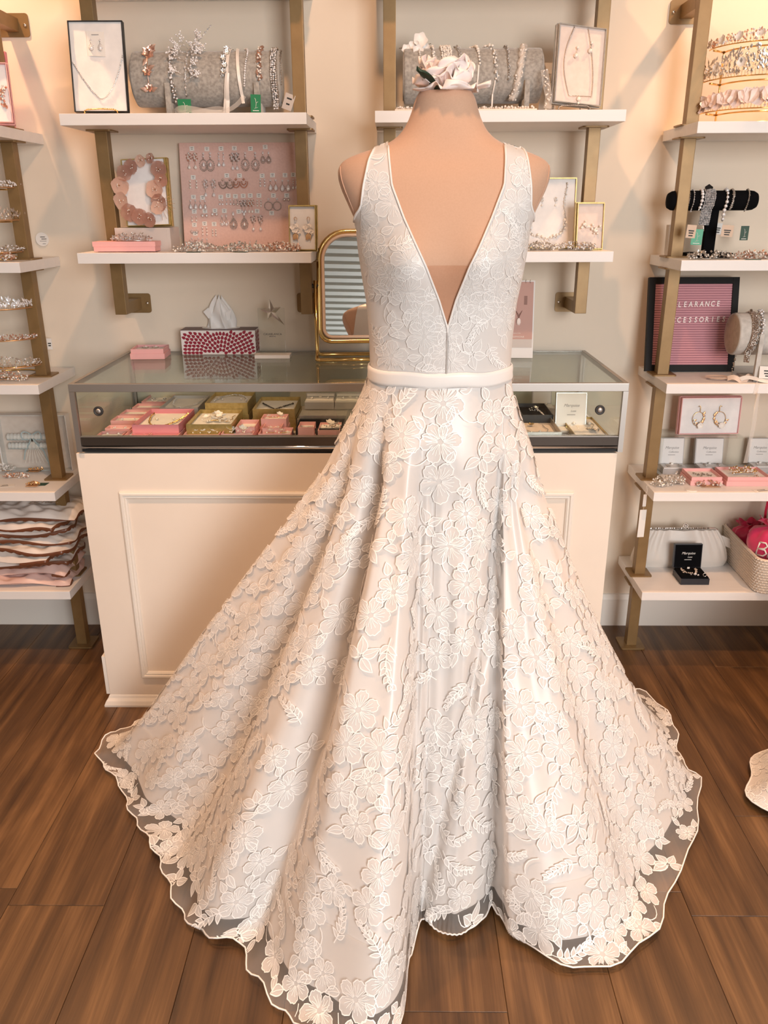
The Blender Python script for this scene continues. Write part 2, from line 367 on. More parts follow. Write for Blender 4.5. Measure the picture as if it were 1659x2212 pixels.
MB().box(GX0+0.014, GX1-0.014, GY0+0.006, GY1-0.014, GZ0, 0.8385, inv).build('shadow_plinth', 'black', t)  # black colour paints in the shadow line below the rail
mat('deck_cloth', (0.62, 0.55, 0.48), 0.7)
MB().box(GX0+0.014, GX1-0.014, GY0+0.021, GY1-0.015, 0.8388, DECK, inv).build('deck', 'deck_cloth', t)
MB().box(GX0+0.012, GX1-0.012, GY0+0.014, GY1-0.012, GZ1-0.006, GZ1-0.0005, inv).build('glass_lid', 'glass_top', t)
for nm, x0, x1, y in (('sliding_pane', GX0+0.014, -0.10, GY0+0.009), ('sliding_pane', -0.158, GX1-0.014, GY0+0.0165)):
    pn = MB().box(x0, x1, y, y+0.005, 0.876, GZ1-0.022, inv).build(nm, 'glass_side', t)
    kx = -0.813 if x0 < -0.5 else 0.567
    M = inv @ T4(kx, y, 0.948) @ rot(PI/2)
    k = MB().lathe([(0.0125, 0), (0.0135, .002), (0.0135, .006), (0.0105, .008), (0.0095, .006), (0.0085, .006)], 28, M=M.to_3x3(), c=M.translation).build('pull_knob', 'rubber', pn)
    MB().lathe([(0.008, 0.0055), (0.008, 0.0065), (0.005, 0.0085)], 24, M=M.to_3x3(), c=M.translation).build('knob_cap', 'steel_brushed', pn)
for x in (GX0+0.003, GX1-0.008): MB().box(x, x+0.005, GY0+0.014, GY1-0.014, 0.84, GZ1-0.014, inv).build('side_pane', 'glass_side', t)
MB().box(GX0+0.014, GX1-0.014, GY1-0.009, GY1-0.004, 0.84, GZ1-0.012, inv).build('back_pane', 'glass_side', t)
# ---------------------------------------------------------------- mannequin
MX, MY = 0.097, 1.70
PROF = np.array([  # z, half width, front depth, back depth
 (0.86,.125,.09,.085),(0.98,.130,.092,.09),(1.06,.135,.098,.09),(1.10,.140,.102,.092),(1.14,.1425,.104,.090),(1.17,.1415,.104,.088),(1.22,.1425,.106,.088),(1.29,.1475,.112,.093),
 (1.34,.156,.118,.098),(1.39,.163,.118,.103),(1.435,.167,.112,.107),(1.47,.183,.104,.108),(1.50,.197,.094,.103),(1.52,.2035,.086,.097),(1.537,.2045,.078,.090),(1.550,.199,.071,.082),(1.560,.184,.067,.076),
 (1.568,.162,.064,.071),(1.576,.133,.062,.068),(1.584,.109,.060,.065),(1.594,.092,.058,.063),(1.607,.079,.056,.061),(1.625,.0685,.053,.058),(1.64,.0625,.051,.055),(1.655,.058,.0495,.053),(1.666,.0535,.047,.050),(1.6715,.048,.043,.046)])
_zz = np.linspace(0.86, 1.6715, 500); _pp = [np.interp(_zz, PROF[:, 0], PROF[:, k]) for k in (1, 2, 3)]
_ker = np.hanning(13); _ker /= _ker.sum()
_pp = [np.convolve(np.pad(p, 6, 'edge'), _ker, 'valid') for p in _pp]
def prof(z): return [float(np.interp(z, _zz, p)) for p in _pp]
NE = 2.25
def bust(dx, z):
    return 0.030*sum(math.exp(-((dx-s*0.076)/0.052)**2-((z-1.372)/(0.055 if z < 1.372 else 0.062))**2) for s in (-1, 1))
def front_y(x, z, off=0.0):
    a, bf, bb_ = prof(z); a += off; dx = abs(x-MX)/a
    return MY - (bf+off)*max(0.0, 1-min(dx, 1)**NE)**(1/NE) - bust(x-MX, z)*max(0, 1-dx**4)
def back_y(x, z, off=0.0):
    a, bf, bb_ = prof(z); a += off; dx = min(abs(x-MX)/a, 1); return MY + (bb_+off)*max(0.0, 1-dx**NE)**(1/NE)
def ring(z, n=72, off=0.0):
    a, bf, bb_ = prof(z); out = []
    for k in range(n):
        al = 2*PI*k/n; c, s = math.cos(al), math.sin(al)
        x = (a+off)*math.copysign(abs(c)**(2/NE), c); dep = (bf if s < 0 else bb_)+off
        y = dep*math.copysign(abs(s)**(2/NE), s)
        if s < 0: y -= bust(x, z)*max(0, 1-(abs(x)/(a+off))**4)
        out.append(Vector((MX+x, MY+y, z)))
    return out
zs = list(np.linspace(0.86, 1.50, 40)) + list(np.linspace(1.508, 1.6715, 44))
t = thing('dress_form', 'peach jersey dress form torso with armless shoulders wearing the lace gown', 'mannequin', (MX, MY, 0))
inv = T4(-MX, -MY, 0)
m = MB(); m.grid([[inv @ p for p in ring(z)] for z in zs], wrap=True)
top = ring(1.6715); m.add([inv @ p for p in top], [tuple(range(72))], True); bot = ring(0.86); m.add([inv @ p for p in bot], [tuple(range(72))[::-1]])
m.build('torso', 'skin_jersey', t)
MB().tube([(0, 0, 0.02), (0, 0, 0.87)], 0.018, 16).build('stand_pole', 'steel', t)
MB().lathe([(0.17, 0), (0.17, .008), (0.16, .012), (0.02, .02)], 40).build('stand_base', 'steel', t)
for s in (-1, 1):   # stitched plate seams round the arm ends
    pts = []
    for k in range(41):
        al = 2*PI*k/40; z = 1.492+0.052*math.sin(al); a, bf, bb_ = prof(z)
        xx = a*(0.985 - 0.03*abs(math.cos(al))); dx = min(xx/a, 1)
        dep = (bf if math.cos(al) > 0 else bb_); y = -math.copysign(dep*(1-dx**NE)**(1/NE), math.cos(al))
        pts.append((s*(xx+0.0006), y, z))
    MB().tube(pts[:-1], 0.0011, 5, closed=True).build('arm_seam', 'skin_jersey', t)

# ---------------------------------------------------------------- bridal gown
gown = thing('wedding_gown', 'ivory floral lace ball gown with deep V neck on the dress form', 'dress', (MX, MY, 0))
ginv = T4(-MX, -MY, 0)
ZE = np.array([1.135, 1.252, 1.306, 1.368, 1.411, 1.453, 1.509, 1.553, 1.579, 1.60])
EDGE = {  # outer/inner x of the two front panels by height
 'L': (np.array([-.052, -.051, -.058, -.064, -.0665, -.064, -.056, -.046, -.034, -.030]), np.array([.104, .104, .086, .060, .039, .019, -.003, -.008, -.010, -.010])),
 'R': (np.array([.243, .238, .246, .262, .2615, .260, .256, .249, .244, .240]), np.array([.104, .104, .118, .140, .161, .181, .204, .207, .207, .207]))}
def ztop(x):
    d = abs(x-MX); zc = np.linspace(1.54, 1.67, 200); ok = [z for z in zc if prof(z)[0] >= d]
    return max(ok) if ok else 1.54
OFF = 0.0045
def body_pt(x, z, front, off=OFF): return Vector((x, front_y(x, z, off) if front else back_y(x, z, off), z))
NVR = 64
def panel(side):
    eo, ei = EDGE[side]; P = []
    for i in range(NVR):
        zn = 1.135+(1.60-1.135)*i/(NVR-1); row = []
        a = prof(zn)[0]+OFF; xo = float(np.interp(zn, ZE, eo)); xi = float(np.interp(zn, ZE, ei))
        if zn < 1.44:   # below the armhole the cloth wraps right round the side seam
            xo = MX + (-a if side == 'L' else a)
        elif zn < 1.47:
            k = (zn-1.44)/0.03; xo = (1-k)*(MX+(-a if side == 'L' else a)) + k*xo
        for j in range(25):
            u = 1-(1-j/24)**1.0; u = 0.5-0.5*math.cos(PI*u) if zn < 1.44 else u
            x = xo+(xi-xo)*u; z = min(zn, ztop(x)+OFF*0.9) if zn > 1.53 else zn
            fold = 0.0012*math.sin(38*(x+0.35*z)+(1 if side == 'L' else 2.2))*max(0, min(1, (1.40-z)/.1))
            p = body_pt(x, z, True); p.y -= fold if 0.05 < u < 0.95 else 0; row.append(ginv @ p)
        P.append(row)
    return P
def back_panel():
    P = []
    for i in range(30):
        z = 1.135+(1.44-1.135)*i/29; a = prof(z)[0]+OFF
        P.append([ginv @ body_pt(MX-a*math.cos(PI*j/40), z, False) for j in range(41)])
    return P
def back_strap(side):
    eo, ei = EDGE[side]; P = []
    for i in range(24):
        zn = 1.44+(1.60-1.44)*i/23; xo = float(np.interp(zn, ZE, eo)); xi = float(np.interp(zn, ZE, ei))
        xi = xo+(xi-xo)*0.9; row = []
        for j in range(9):
            x = xo+(xi-xo)*j/8; z = min(zn, ztop(x)+OFF*0.9); row.append(ginv @ body_pt(x, z, False))
        P.append(row)
    return P
def solid(o, th):
    md = o.modifiers.new('thickness', 'SOLIDIFY'); md.thickness = th; md.offset = -1; return o
bod = MB(); PANS = {'L': panel('L'), 'R': panel('R')}
bod.grid(PANS['L']); bod.grid([r[::-1] for r in PANS['R']]); bod.grid([r[::-1] for r in back_panel()]); bod.grid([r[::-1] for r in back_strap('L')]); bod.grid(back_strap('R'))
bodice = bod.build('bodice', 'satin', gown)
ed = MB()
for sd in 'LR':
    ed.tube([p[-1]+Vector((0, -.001, 0)) for p in PANS[sd] if p[-1].z < 1.582], 0.0022, 6)
    ed.tube([p[0]+Vector((0, -.001, 0)) for p in PANS[sd] if 1.44 < p[0].z < 1.58], 0.0022, 6)
ed.build('neckline_binding', 'satin_white', bodice)
glassy('illusion_mesh', (0.93, 0.86, 0.82), 1.2, 0.5)
il = [[ginv @ body_pt(x, z, True, 0.003) for x in np.linspace(float(np.interp(z, ZE, EDGE['L'][1])), float(np.interp(z, ZE, EDGE['R'][1])), 7)] for z in np.linspace(1.252, 1.370, 12)]
MB().grid(il).build('illusion_insert', 'illusion_mesh', bodice)
MB().tube([ginv @ body_pt(0.104, z, True, OFF+0.0005) for z in np.linspace(1.165, 1.252, 8)], 0.0008, 5).build('centre_seam', 'satin', bodice)
b = MB(); prb = [(.0055, 1.136), (.0085, 1.1375), (.0095, 1.142), (.0088, 1.150), (.0095, 1.158), (.0085, 1.1645), (.0055, 1.166)]
b.grid([[ginv @ (p+Vector((0, 0, 0.0015*math.sin(3*p.x*20)))) for p in ring(z, 72, o)] for o, z in prb], wrap=True)
b.build('belt', 'satin_white', gown)

# skirt: hem outline on the floor (left, round the front, right, back) with the share of the waist it hangs from
HEM = [(-.848,1.931,0),(-.80,1.865,.016),(-.735,1.79,.03),(-.685,1.70,.043),(-.644,1.645,.055),(-.587,1.566,.07),(-.548,1.507,.082),(-.488,1.398,.10),(-.445,1.348,.112),(-.40,1.312,.122),(-.354,1.295,.131),
 (-.316,1.29,.14),(-.306,1.245,.147),(-.281,1.213,.155),(-.226,1.147,.168),(-.178,1.112,.18),(-.10,1.07,.195),(-.03,1.07,.21),(.012,1.105,.222),(.024,1.17,.231),(.03,1.236,.238),(.046,1.30,.247),(.062,1.355,.256),(.09,1.332,.265),
 (.124,1.314,.274),(.16,1.328,.283),(.198,1.358,.291),(.22,1.395,.297),(.232,1.36,.302),(.258,1.317,.309),(.301,1.277,.32),(.335,1.25,.33),(.38,1.236,.341),(.428,1.24,.353),(.481,1.262,.366),(.523,1.29,.376),
 (.573,1.343,.389),(.612,1.406,.402),(.659,1.487,.417),(.716,1.56,.431),(.756,1.64,.445),(.80,1.74,.46),(.833,1.831,.474),(.816,1.865,.481),(.809,1.931,.49),(.838,2.039,.505),(.839,2.109,.515),(.826,2.182,.524),(.795,2.262,.533),(.745,2.265,.543),(.69,2.215,.555),
 (.60,2.165,.58),(.40,2.15,.65),(.09,2.15,.75),(-.30,2.15,.85),(-.55,2.155,.92),(-.70,2.165,.945),(-.755,2.12,.958),(-.79,2.055,.974),(-.836,2.018,.987)]
_k = [0, .238, .256, .283, .297, .309, .474, .543, 1]; _k2 = [0, .212, .238, .37, .398, .415, .485, .543, 1]
HEM = [(x, y, float(np.interp(t_, _k, _k2))) for x, y, t_ in HEM]
NPH, NRW = 760, 110
def hem_curve(tt):
    n = len(HEM); ts = [h[2] for h in HEM]+[1.0]
    tt = tt % 1.0; i = max(k for k in range(n) if ts[k] <= tt+1e-9); u = (tt-ts[i])/(ts[i+1]-ts[i])
    p = [Vector(HEM[(i+d) % n][:2]) for d in (-1, 0, 1, 2)]
    return 0.5*(2*p[1]+(p[2]-p[0])*u+(2*p[0]-5*p[1]+4*p[2]-p[3])*u*u+(-p[0]+3*p[1]-3*p[2]+p[3])*u**3)
TG = np.linspace(-0.25, 0.75, NPH)
ZWT = 1.137
def skirt_grid(lift=0.0):
    G = np.zeros((NRW, NPH, 3))
    for j, tt in enumerate(TG):
        al = PI + 2*PI*tt; wx, wy = MX+0.150*math.cos(al), MY+0.112*math.sin(al)
        h = hem_curve(tt); dv = np.array([h.x-wx, h.y-wy]); D = np.hypot(*dv); nrm = dv/D
        for i in range(NRW):
            s = i/(NRW-1); q = s**1.25*0.75+s*0.25 if s < 1 else 1.0
            zz = ZWT*(1-(q/0.955)**(0.80-0.07*math.exp(-((tt-.5)/.09)**2)))
            hip = 0.012*math.exp(-((q-.06)/.05)**2)
            zf = 0.004+0.011*math.exp(-((q-.955)/.05)**2)*(1+0.5*math.sin(61*tt*2*PI/4+2))
            z = 0.5*(zz+zf+math.sqrt((zz-zf)**2+0.0012)) if q > 0.3 else zz
            amp = 0.062*min(1, q/.16)**1.2*q**0.55*(1-q)**0.45
            vis = math.sin(2*PI*tt*13+0.6*math.sin(5*q))*0.8+math.sin(2*PI*tt*27+1.7)*0.35+math.sin(2*PI*tt*7+3*q)*0.5
            tb = .402-.165*max(0, (q-.30)/.7)**0.9
            w2 = 0
            for tv, dep, sg, q0 in ((.122, .045, .016, .12), (.062, .03, .014, .25), (.175, .018, .010, .2), (.452, .030, .012, .12), (.432, .014, .006, .1), (.475, .02, .008, .2)): w2 -= dep*min(1, (q/q0)**2)*(1-q)**.35*math.exp(-((tt-tv)/sg)**2)
            w2 += -0.016*min(1, q*q*40)*(1-q)**.3*math.exp(-((tt-.404)/.0055)**2) + min(1, q*q*22)*(1-q)**.4*(-0.030*math.exp(-((tt-tb+.012)/.016)**2)+0.008*math.exp(-((tt-tb-.02)/.016)**2))*(1 if q > .2 else q/.2)
            w = hip+amp*vis*(0.15 if .24 < tt < .41 else 1)+w2
            rip = (0.0012 if .235 < tt < .40 else 0.006)*max(0, (q-.9)/.1)*math.sin(2*PI*tt*83)
            x, y = wx+dv[0]*q+nrm[0]*(w+rip), wy+dv[1]*q+nrm[1]*(w+rip)
            if q > .93 and not .235 < tt < .40: z += 0.006*max(0, math.sin(2*PI*tt*47+3*math.sin(2*PI*tt*5)))*(q-.93)/.07
            if y > 2.168: y = 2.168 if x < 0.66 else y
            G[i, j] = (x, y, z)
    # silhouette: real skirts fold towards the floor, keep the sheet above it
    G[:, :, 2] = np.maximum(G[:, :, 2], 0.0035)
    return G
SG = skirt_grid()
def grid_normals(G):
    du = np.gradient(G, axis=1); dv = np.gradient(G, axis=0); n = np.cross(du, dv); n /= np.linalg.norm(n, axis=2, keepdims=True)+1e-12
    return n
SN = grid_normals(SG)
if SN[30, NPH//2, 1] > 0: SN = -SN
def np_grid(name, G, m, parent, smooth=True):
    nr, nc, _ = G.shape; idx = np.arange(nr*nc).reshape(nr, nc)
    f = np.stack([idx[:-1, :-1], idx[1:, :-1], idx[1:, 1:], idx[:-1, 1:]], -1).reshape(-1, 4)
    me = bpy.data.meshes.new(name); me.from_pydata((G.reshape(-1, 3)-np.array((MX, MY, 0))).tolist(), [], f.tolist())
    me.polygons.foreach_set('use_smooth', [smooth]*len(f)); me.materials.append(MATS[m]); me.update()
    return link(name, me, parent)
qrow = [((i/(NRW-1))**1.25*0.75+(i/(NRW-1))*0.25) for i in range(NRW)]
kl = max(i for i in range(NRW) if qrow[i] < 0.918)
np_grid('lining', SG[:kl+1]-SN[:kl+1]*0.003, 'satin', gown)
k0 = max(i for i in range(NRW) if qrow[i] < 0.80)
lace = np_grid('lace_overlay', SG[k0:]+SN[k0:]*0.0008, 'tulle', gown)
hm = MB(); hm.tube([Vector(p)-Vector((MX, MY, 0))+Vector((0, 0, .0012)) for p in SG[-1, ::2]], 0.0019, 5); hm.build('hem_cord', 'lace_cord', lace)

# ---- lace motifs, drawn flat and laid into the cloth
CUM = np.concatenate([np.zeros((NRW, 1)), np.cumsum(np.linalg.norm(np.diff(SG, axis=1), axis=2), axis=1)], axis=1)
MER = np.concatenate([np.zeros((1, NPH)), np.cumsum(np.linalg.norm(np.diff(SG, axis=0), axis=2), axis=0)], axis=0)
def cloth(row, col, pts, off):
    """flat motif points (x along the round, y down) -> points on the skirt; second value: inside the cloth"""
    s0 = MER[int(row), int(col)]; out = []; ok = []
    for x, y in pts:
        s = s0+y; r = float(np.interp(s, MER[:, int(col)], np.arange(NRW))); ok.append(0 <= s <= MER[-1, int(col)]+0.0005)
        r0 = min(int(r), NRW-2); fr_ = r-r0
        L = CUM[r0]*(1-fr_)+CUM[r0+1]*fr_
        c = float(np.interp(L[int(col)]+x, L, np.arange(NPH))); c0 = min(int(c), NPH-2); fc = c-c0
        A = SG; B = SN
        p = (A[r0, c0]*(1-fc)+A[r0, c0+1]*fc)*(1-fr_)+(A[r0+1, c0]*(1-fc)+A[r0+1, c0+1]*fc)*fr_
        n = (B[r0, c0]*(1-fc)+B[r0, c0+1]*fc)*(1-fr_)+(B[r0+1, c0]*(1-fc)+B[r0+1, c0+1]*fc)*fr_
        out.append(Vector(p+n*off)-Vector((MX, MY, 0)))
    return out, ok
def m_flower(R, npet, rnd):
    out = []; N = npet*12; ph = rnd.random()*6
    for k in range(N):
        th = 2*PI*k/N; u = (th*npet/(2*PI)) % 1.0
        r = R*(0.42+0.58*abs(math.sin(PI*u))**0.42)*(1+0.035*math.sin(9*PI*u+ph)+0.08*math.sin(th+ph))
        out.append((r*math.cos(th+ph), r*math.sin(th+ph)))
    lines = [out+[out[0]]]
    for p_ in range(npet):
        for dv in (-.34, -.12, .12, .34):
            th = 2*PI*(p_+.5+dv*0.8)/npet+ph; r1 = R*(0.78-abs(dv)*.5)
            lines.append([(0.14*R*math.cos(th), 0.14*R*math.sin(th)), (r1*.6*math.cos(th+.05), r1*.6*math.sin(th+.05)), (r1*math.cos(th+dv*.25), r1*math.sin(th+dv*.25))])
    return [out], lines
def m_leaf(L, wd, ang, ox, oy, bend=0.15):
    o = []; N = 9; mid = []
    def tr(x, y):
        y += bend*L*(x/L)*(1-x/L)*2; return (ox+x*math.cos(ang)-y*math.sin(ang), oy+x*math.sin(ang)+y*math.cos(ang))
    for k in range(N+1): x = L*k/N; o.append(tr(x, wd*math.sin(PI*(k/N)**0.8)*(1-.25*k/N)))
    for k in range(N-1, 0, -1): x = L*k/N; o.append(tr(x, -wd*math.sin(PI*(k/N)**0.8)*(1-.25*k/N)))
    return [o], [o+[o[0]], [tr(0.05*L, 0), tr(.5*L, 0), tr(.85*L, 0)]]
def m_sprig(L, ang, ox, oy, rnd):
    F, Ls = [], []; st = []
    for k in range(7):
        x = L*k/6; y = 0.12*L*math.sin(PI*k/6); st.append((ox+x*math.cos(ang)-y*math.sin(ang), oy+x*math.sin(ang)+y*math.cos(ang)))
    Ls.append(st)
    for k in range(1, 7):
        for sg in (-1, 1):
            f, l = m_leaf(L*(.30-.022*k), L*.060, ang+sg*(0.85-.06*k)+rnd.uniform(-.15, .15), *st[k]); F += f; Ls.append(l[0])
    return F, Ls
def motif(rnd, sc=1.0):
    kind = rnd.random(); F, Ls = [], []
    a0 = rnd.uniform(0, 6.28)
    if kind < 0.70:
        R = rnd.uniform(.027, .040)*sc; F, Ls = m_flower(R, rnd.choice((5, 5, 5, 6)), rnd)
        for k in range(rnd.choice((1, 2, 2, 3))):
            a = a0+k*rnd.uniform(1.2, 2.2); f, l = m_leaf(rnd.uniform(.022, .034)*sc, .0085*sc, a+rnd.uniform(-.5, .5), R*.95*math.cos(a), R*.95*math.sin(a)); F += f; Ls += l
        if rnd.random() < .5:
            a = a0-1.5; x, y = R*math.cos(a), R*math.sin(a)
            Ls.append([(x+.045*sc*u*math.cos(a+.9*u), y+.045*sc*u*math.sin(a+.9*u)) for u in np.linspace(0, 1, 6)])
    elif kind < 0.86:
        F, Ls = m_sprig(rnd.uniform(.06, .085)*sc, a0, -.035*sc*math.cos(a0), -.035*sc*math.sin(a0), rnd)
    else:
        for k in range(4):
            f, l = m_leaf(rnd.uniform(.026, .036)*sc, .010*sc, a0+k*1.25+rnd.uniform(-.2, .2), .004*math.cos(a0+k*1.25), .004*math.sin(a0+k*1.25)); F += f; Ls += l
        Ls.append([(.05*u*math.cos(a0-1+u), .05*u*math.sin(a0-1+u)) for u in np.linspace(0, 1, 6)])
    return F, Ls
def strip2d(line, w):
    P = []
    for i, (x, y) in enumerate(line):
        a = line[max(i-1, 0)]; b = line[min(i+1, len(line)-1)]
        if i in (0, len(line)-1) and line[0] == line[-1]: a, b = line[-2], line[1]
        dx, dy = b[0]-a[0], b[1]-a[1]; d = math.hypot(dx, dy) or 1; P += [(x-dy/d*w, y+dx/d*w), (x+dy/d*w, y-dx/d*w)]
    return P, [(2*i, 2*i+1, 2*i+3, 2*i+2) for i in range(len(line)-1)]
def lay_motif(F, Ls, mapper, mf, mc, cw=0.00105, h=0.0012):
    for o in F:
        n = len(o); cx_, cy_ = sum(p[0] for p in o)/n, sum(p[1] for p in o)/n
        pts = [(cx_, cy_)]+[(cx_+(p[0]-cx_)*.55, cy_+(p[1]-cy_)*.55) for p in o]+list(o)
        fs = [(0, 1+k, 1+(k+1) % n) for k in range(n)]+[(1+k, 1+n+k, 1+n+(k+1) % n, 1+(k+1) % n) for k in range(n)]
        vs, ok = mapper(pts, h); mf.add(vs, [f for f in fs if all(ok[i] for i in f)], True)
    for i, ln in enumerate(Ls):
        pts, fs = strip2d(ln, cw if len(ln) > 3 else cw*0.62); vs, ok = mapper(pts, h+0.0007); mc.add(vs, [f for f in fs if all(ok[i] for i in f)], True)
rl_ = random.Random(11); spots = []
mf, mc = MB(), MB()
cand = 0
while cand < 16000 and len(spots) < 900:
    cand += 1; col = rl_.randrange(int(.17*NPH), int(.85*NPH)); row = int(NRW*(rl_.random()**0.62)*0.985)
    p = SG[row, col]; hemmy = qrow[row] > .86
    dmin = (.064 if qrow[row] > .93 else .052) if hemmy else .060
    if SN[row, col, 1] > .75: continue
    if all((p[0]-s[0])**2+(p[1]-s[1])**2+(p[2]-s[2])**2 > dmin*dmin for s in spots):
        spots.append(p); F, Ls = motif(rl_, 1.12)
        lay_motif(F, Ls, lambda pts, h, r=row, c=col: cloth(r, c, pts, h), mf, mc)
mf.build('lace_flowers', 'lace_fill', lace); mc.build('embroidery_cord', 'lace_cord', lace)
# bodice lace
def bod_map(side, x0, z0):
    eo, ei = EDGE[side]
    def f(pts, h):
        out, ok = [], []
        for x, y in pts:
            X, Z = x0+x, z0-y; xo, xi = float(np.interp(Z, ZE, eo)), float(np.interp(Z, ZE, ei)); a = prof(Z)[0]
            lo, hi = (xo, xi-.002) if side == 'L' else (xi+.002, xo)
            good = lo < X < hi and 1.168 < Z < 1.565 and abs(X-MX) < a-.002; ok.append(good)
            X = min(max(X, MX-a), MX+a)
            out.append(ginv @ body_pt(X, Z, True, OFF+h+.0006) if good else Vector((0, 0, 1.3)))
        return out, ok
    return f
bf_, bc_ = MB(), MB(); rb = random.Random(5)
for side in 'LR':
    got = []
    for k in range(400):
        z = rb.uniform(1.17, 1.565); eo, ei = EDGE[side]; xo, xi = float(np.interp(z, ZE, eo)), float(np.interp(z, ZE, ei)); x = xo+(xi-xo)*rb.random()
        if all((x-a)**2+(z-c)**2 > .042**2 for a, c in got):
            got.append((x, z)); F, Ls = motif(rb, 0.95); lay_motif(F, Ls, bod_map(side, x, z), bf_, bc_, 0.0006, 0.0007)
bf_.build('bodice_lace', 'lace_fill', bodice); bc_.build('bodice_cord', 'lace_cord', bodice)
# ---------------------------------------------------------------- materials for the small things
mat('crystal', (0.93, 0.92, 0.94), 0.12, 0.25, **{'Specular IOR Level': 1.0, 'Coat Weight': 1.0, 'Coat Roughness': 0.05})
mat('silver', (0.86, 0.83, 0.80), 0.24, 0.9)
mat('dark_silver', (0.56, 0.52, 0.48), 0.28, 0.9)
mat('rose_gold', (0.82, 0.53, 0.42), 0.30, 0.85)
mat('gold', (0.86, 0.56, 0.22), 0.18, 0.95)
mat('copper', (0.74, 0.43, 0.22), 0.38, 0.75)
mat('pearl', (0.90, 0.85, 0.79), 0.22, 0.0, **{'Coat Weight': 0.6})
mat('porcelain', (0.92, 0.86, 0.80), 0.45)
mat('petal_blush', (0.95, 0.80, 0.74), 0.6, **{'Sheen Weight': 0.2})
sheer('petal_dusty', (0.62, 0.36, 0.28), 0.72, 0.4)
sheer('petal_pale', (0.82, 0.57, 0.46), 0.85, 0.3)
mat('box_pink', (0.83, 0.44, 0.43), 0.55); mat('box_rose', (0.78, 0.28, 0.32), 0.5)
noise_col(mat('box_gold', (0.50, 0.36, 0.13), 0.35, 0.55), (0.46, 0.33, 0.11), (0.60, 0.45, 0.19), 90)
noise_col(mat('box_silver', (0.50, 0.48, 0.45), 0.35, 0.6), (0.48, 0.46, 0.43), (0.58, 0.55, 0.51), 90)
mat('box_grey', (0.48, 0.46, 0.45), 0.5); mat('box_black', (0.012, 0.012, 0.014), 0.45); mat('box_navy', (0.012, 0.014, 0.022), 0.35)
mat('box_taupe', (0.60, 0.54, 0.50), 0.6); mat('box_white', (0.80, 0.78, 0.76), 0.5)
noise_col(mat('cotton', (0.84, 0.82, 0.81), 0.95), (0.78, 0.77, 0.77), (0.90, 0.88, 0.87), 22, bump=0.5, detail=6)
noise_col(mat('velvet_cream', (0.78, 0.66, 0.60), 0.9), (0.76, 0.64, 0.58), (0.82, 0.71, 0.65), 60)
noise_col(mat('velvet_grey', (0.36, 0.34, 0.31), 0.95, **{'Sheen Weight': 0.5}), (0.30, 0.28, 0.255), (0.46, 0.435, 0.40), 120, detail=8, lo=.35, hi=.65)
noise_col(mat('suede_light', (0.55, 0.53, 0.50), 0.95), (0.47, 0.455, 0.43), (0.63, 0.61, 0.58), 60, detail=8)
noise_col(mat('suede_tan', (0.36, 0.28, 0.21), 0.95), (0.40, 0.32, 0.25), (0.50, 0.41, 0.33), 50, stretch=(6, 1, 1), detail=6)
mat('velvet_black', (0.004, 0.004, 0.005), 0.95, **{'Specular IOR Level': 0.1})
noise_col(mat('pink_cloth', (0.72, 0.47, 0.42), 0.85), (0.73, 0.485, 0.425), (0.79, 0.545, 0.48), 160)
mat('paper', (0.84, 0.81, 0.77), 0.75); mat('paper_kraft', (0.70, 0.54, 0.42), 0.8); mat('ink', (0.03, 0.03, 0.03), 0.6); mat('ink_grey', (0.35, 0.33, 0.32), 0.6)
mat('green_card', (0.01, 0.20, 0.075), 0.5); mat('green_dark', (0.015, 0.06, 0.035), 0.5); mat('mint', (0.10, 0.42, 0.27), 0.5)
mat('ribbon_white', (0.86, 0.80, 0.74), 0.35, **{'Sheen Weight': 0.3}); mat('ribbon_peach', (0.84, 0.66, 0.54), 0.4); sheer('organza', (0.9, 0.86, 0.82), 0.42)
mat('white_print', (0.85, 0.82, 0.78), 0.6); mat('leaf_green', (0.03, 0.055, 0.03), 0.6)

# ---------------------------------------------------------------- builders for small things
def recentre(parts):
    pts = [p for _, mb, _ in parts for p in mb.v]
    xs, ys, zs_ = zip(*pts); return Vector(((min(xs)+max(xs))/2, (min(ys)+max(ys))/2, min(zs_)))
def put(name, label, cat, parts, group=None):
    """parts = [(part name, MB in world space, material)]; one part makes a single-mesh thing"""
    parts = [p for p in parts if p[1].v]
    c = recentre(parts)
    for _, mb, _ in parts: mb.v = [(x-c.x, y-c.y, z-c.z) for x, y, z in mb.v]
    if len(parts) == 1:
        o = parts[0][1].build(name, parts[0][2]); o.location = c; return tag(o, label, cat, group)
    t = thing(name, label, cat, c, group=group)
    for pn, mb, m in parts: mb.build(pn, m, t)
    return t
def lie_M(x, y, z, yaw=0.0): return T4(x, y, z) @ rot(0, 0, yaw)
def stand_M(x, y, z, h, lean, yaw=0.0, roll=0.0):
    """frame of a panel standing on its lower edge: local x right, y up, z towards the viewer; origin at the panel centre"""
    return T4(x, y, z) @ rot(0, 0, yaw) @ rot(PI/2-lean) @ rot(0, 0, roll) @ T4(0, h/2, 0)
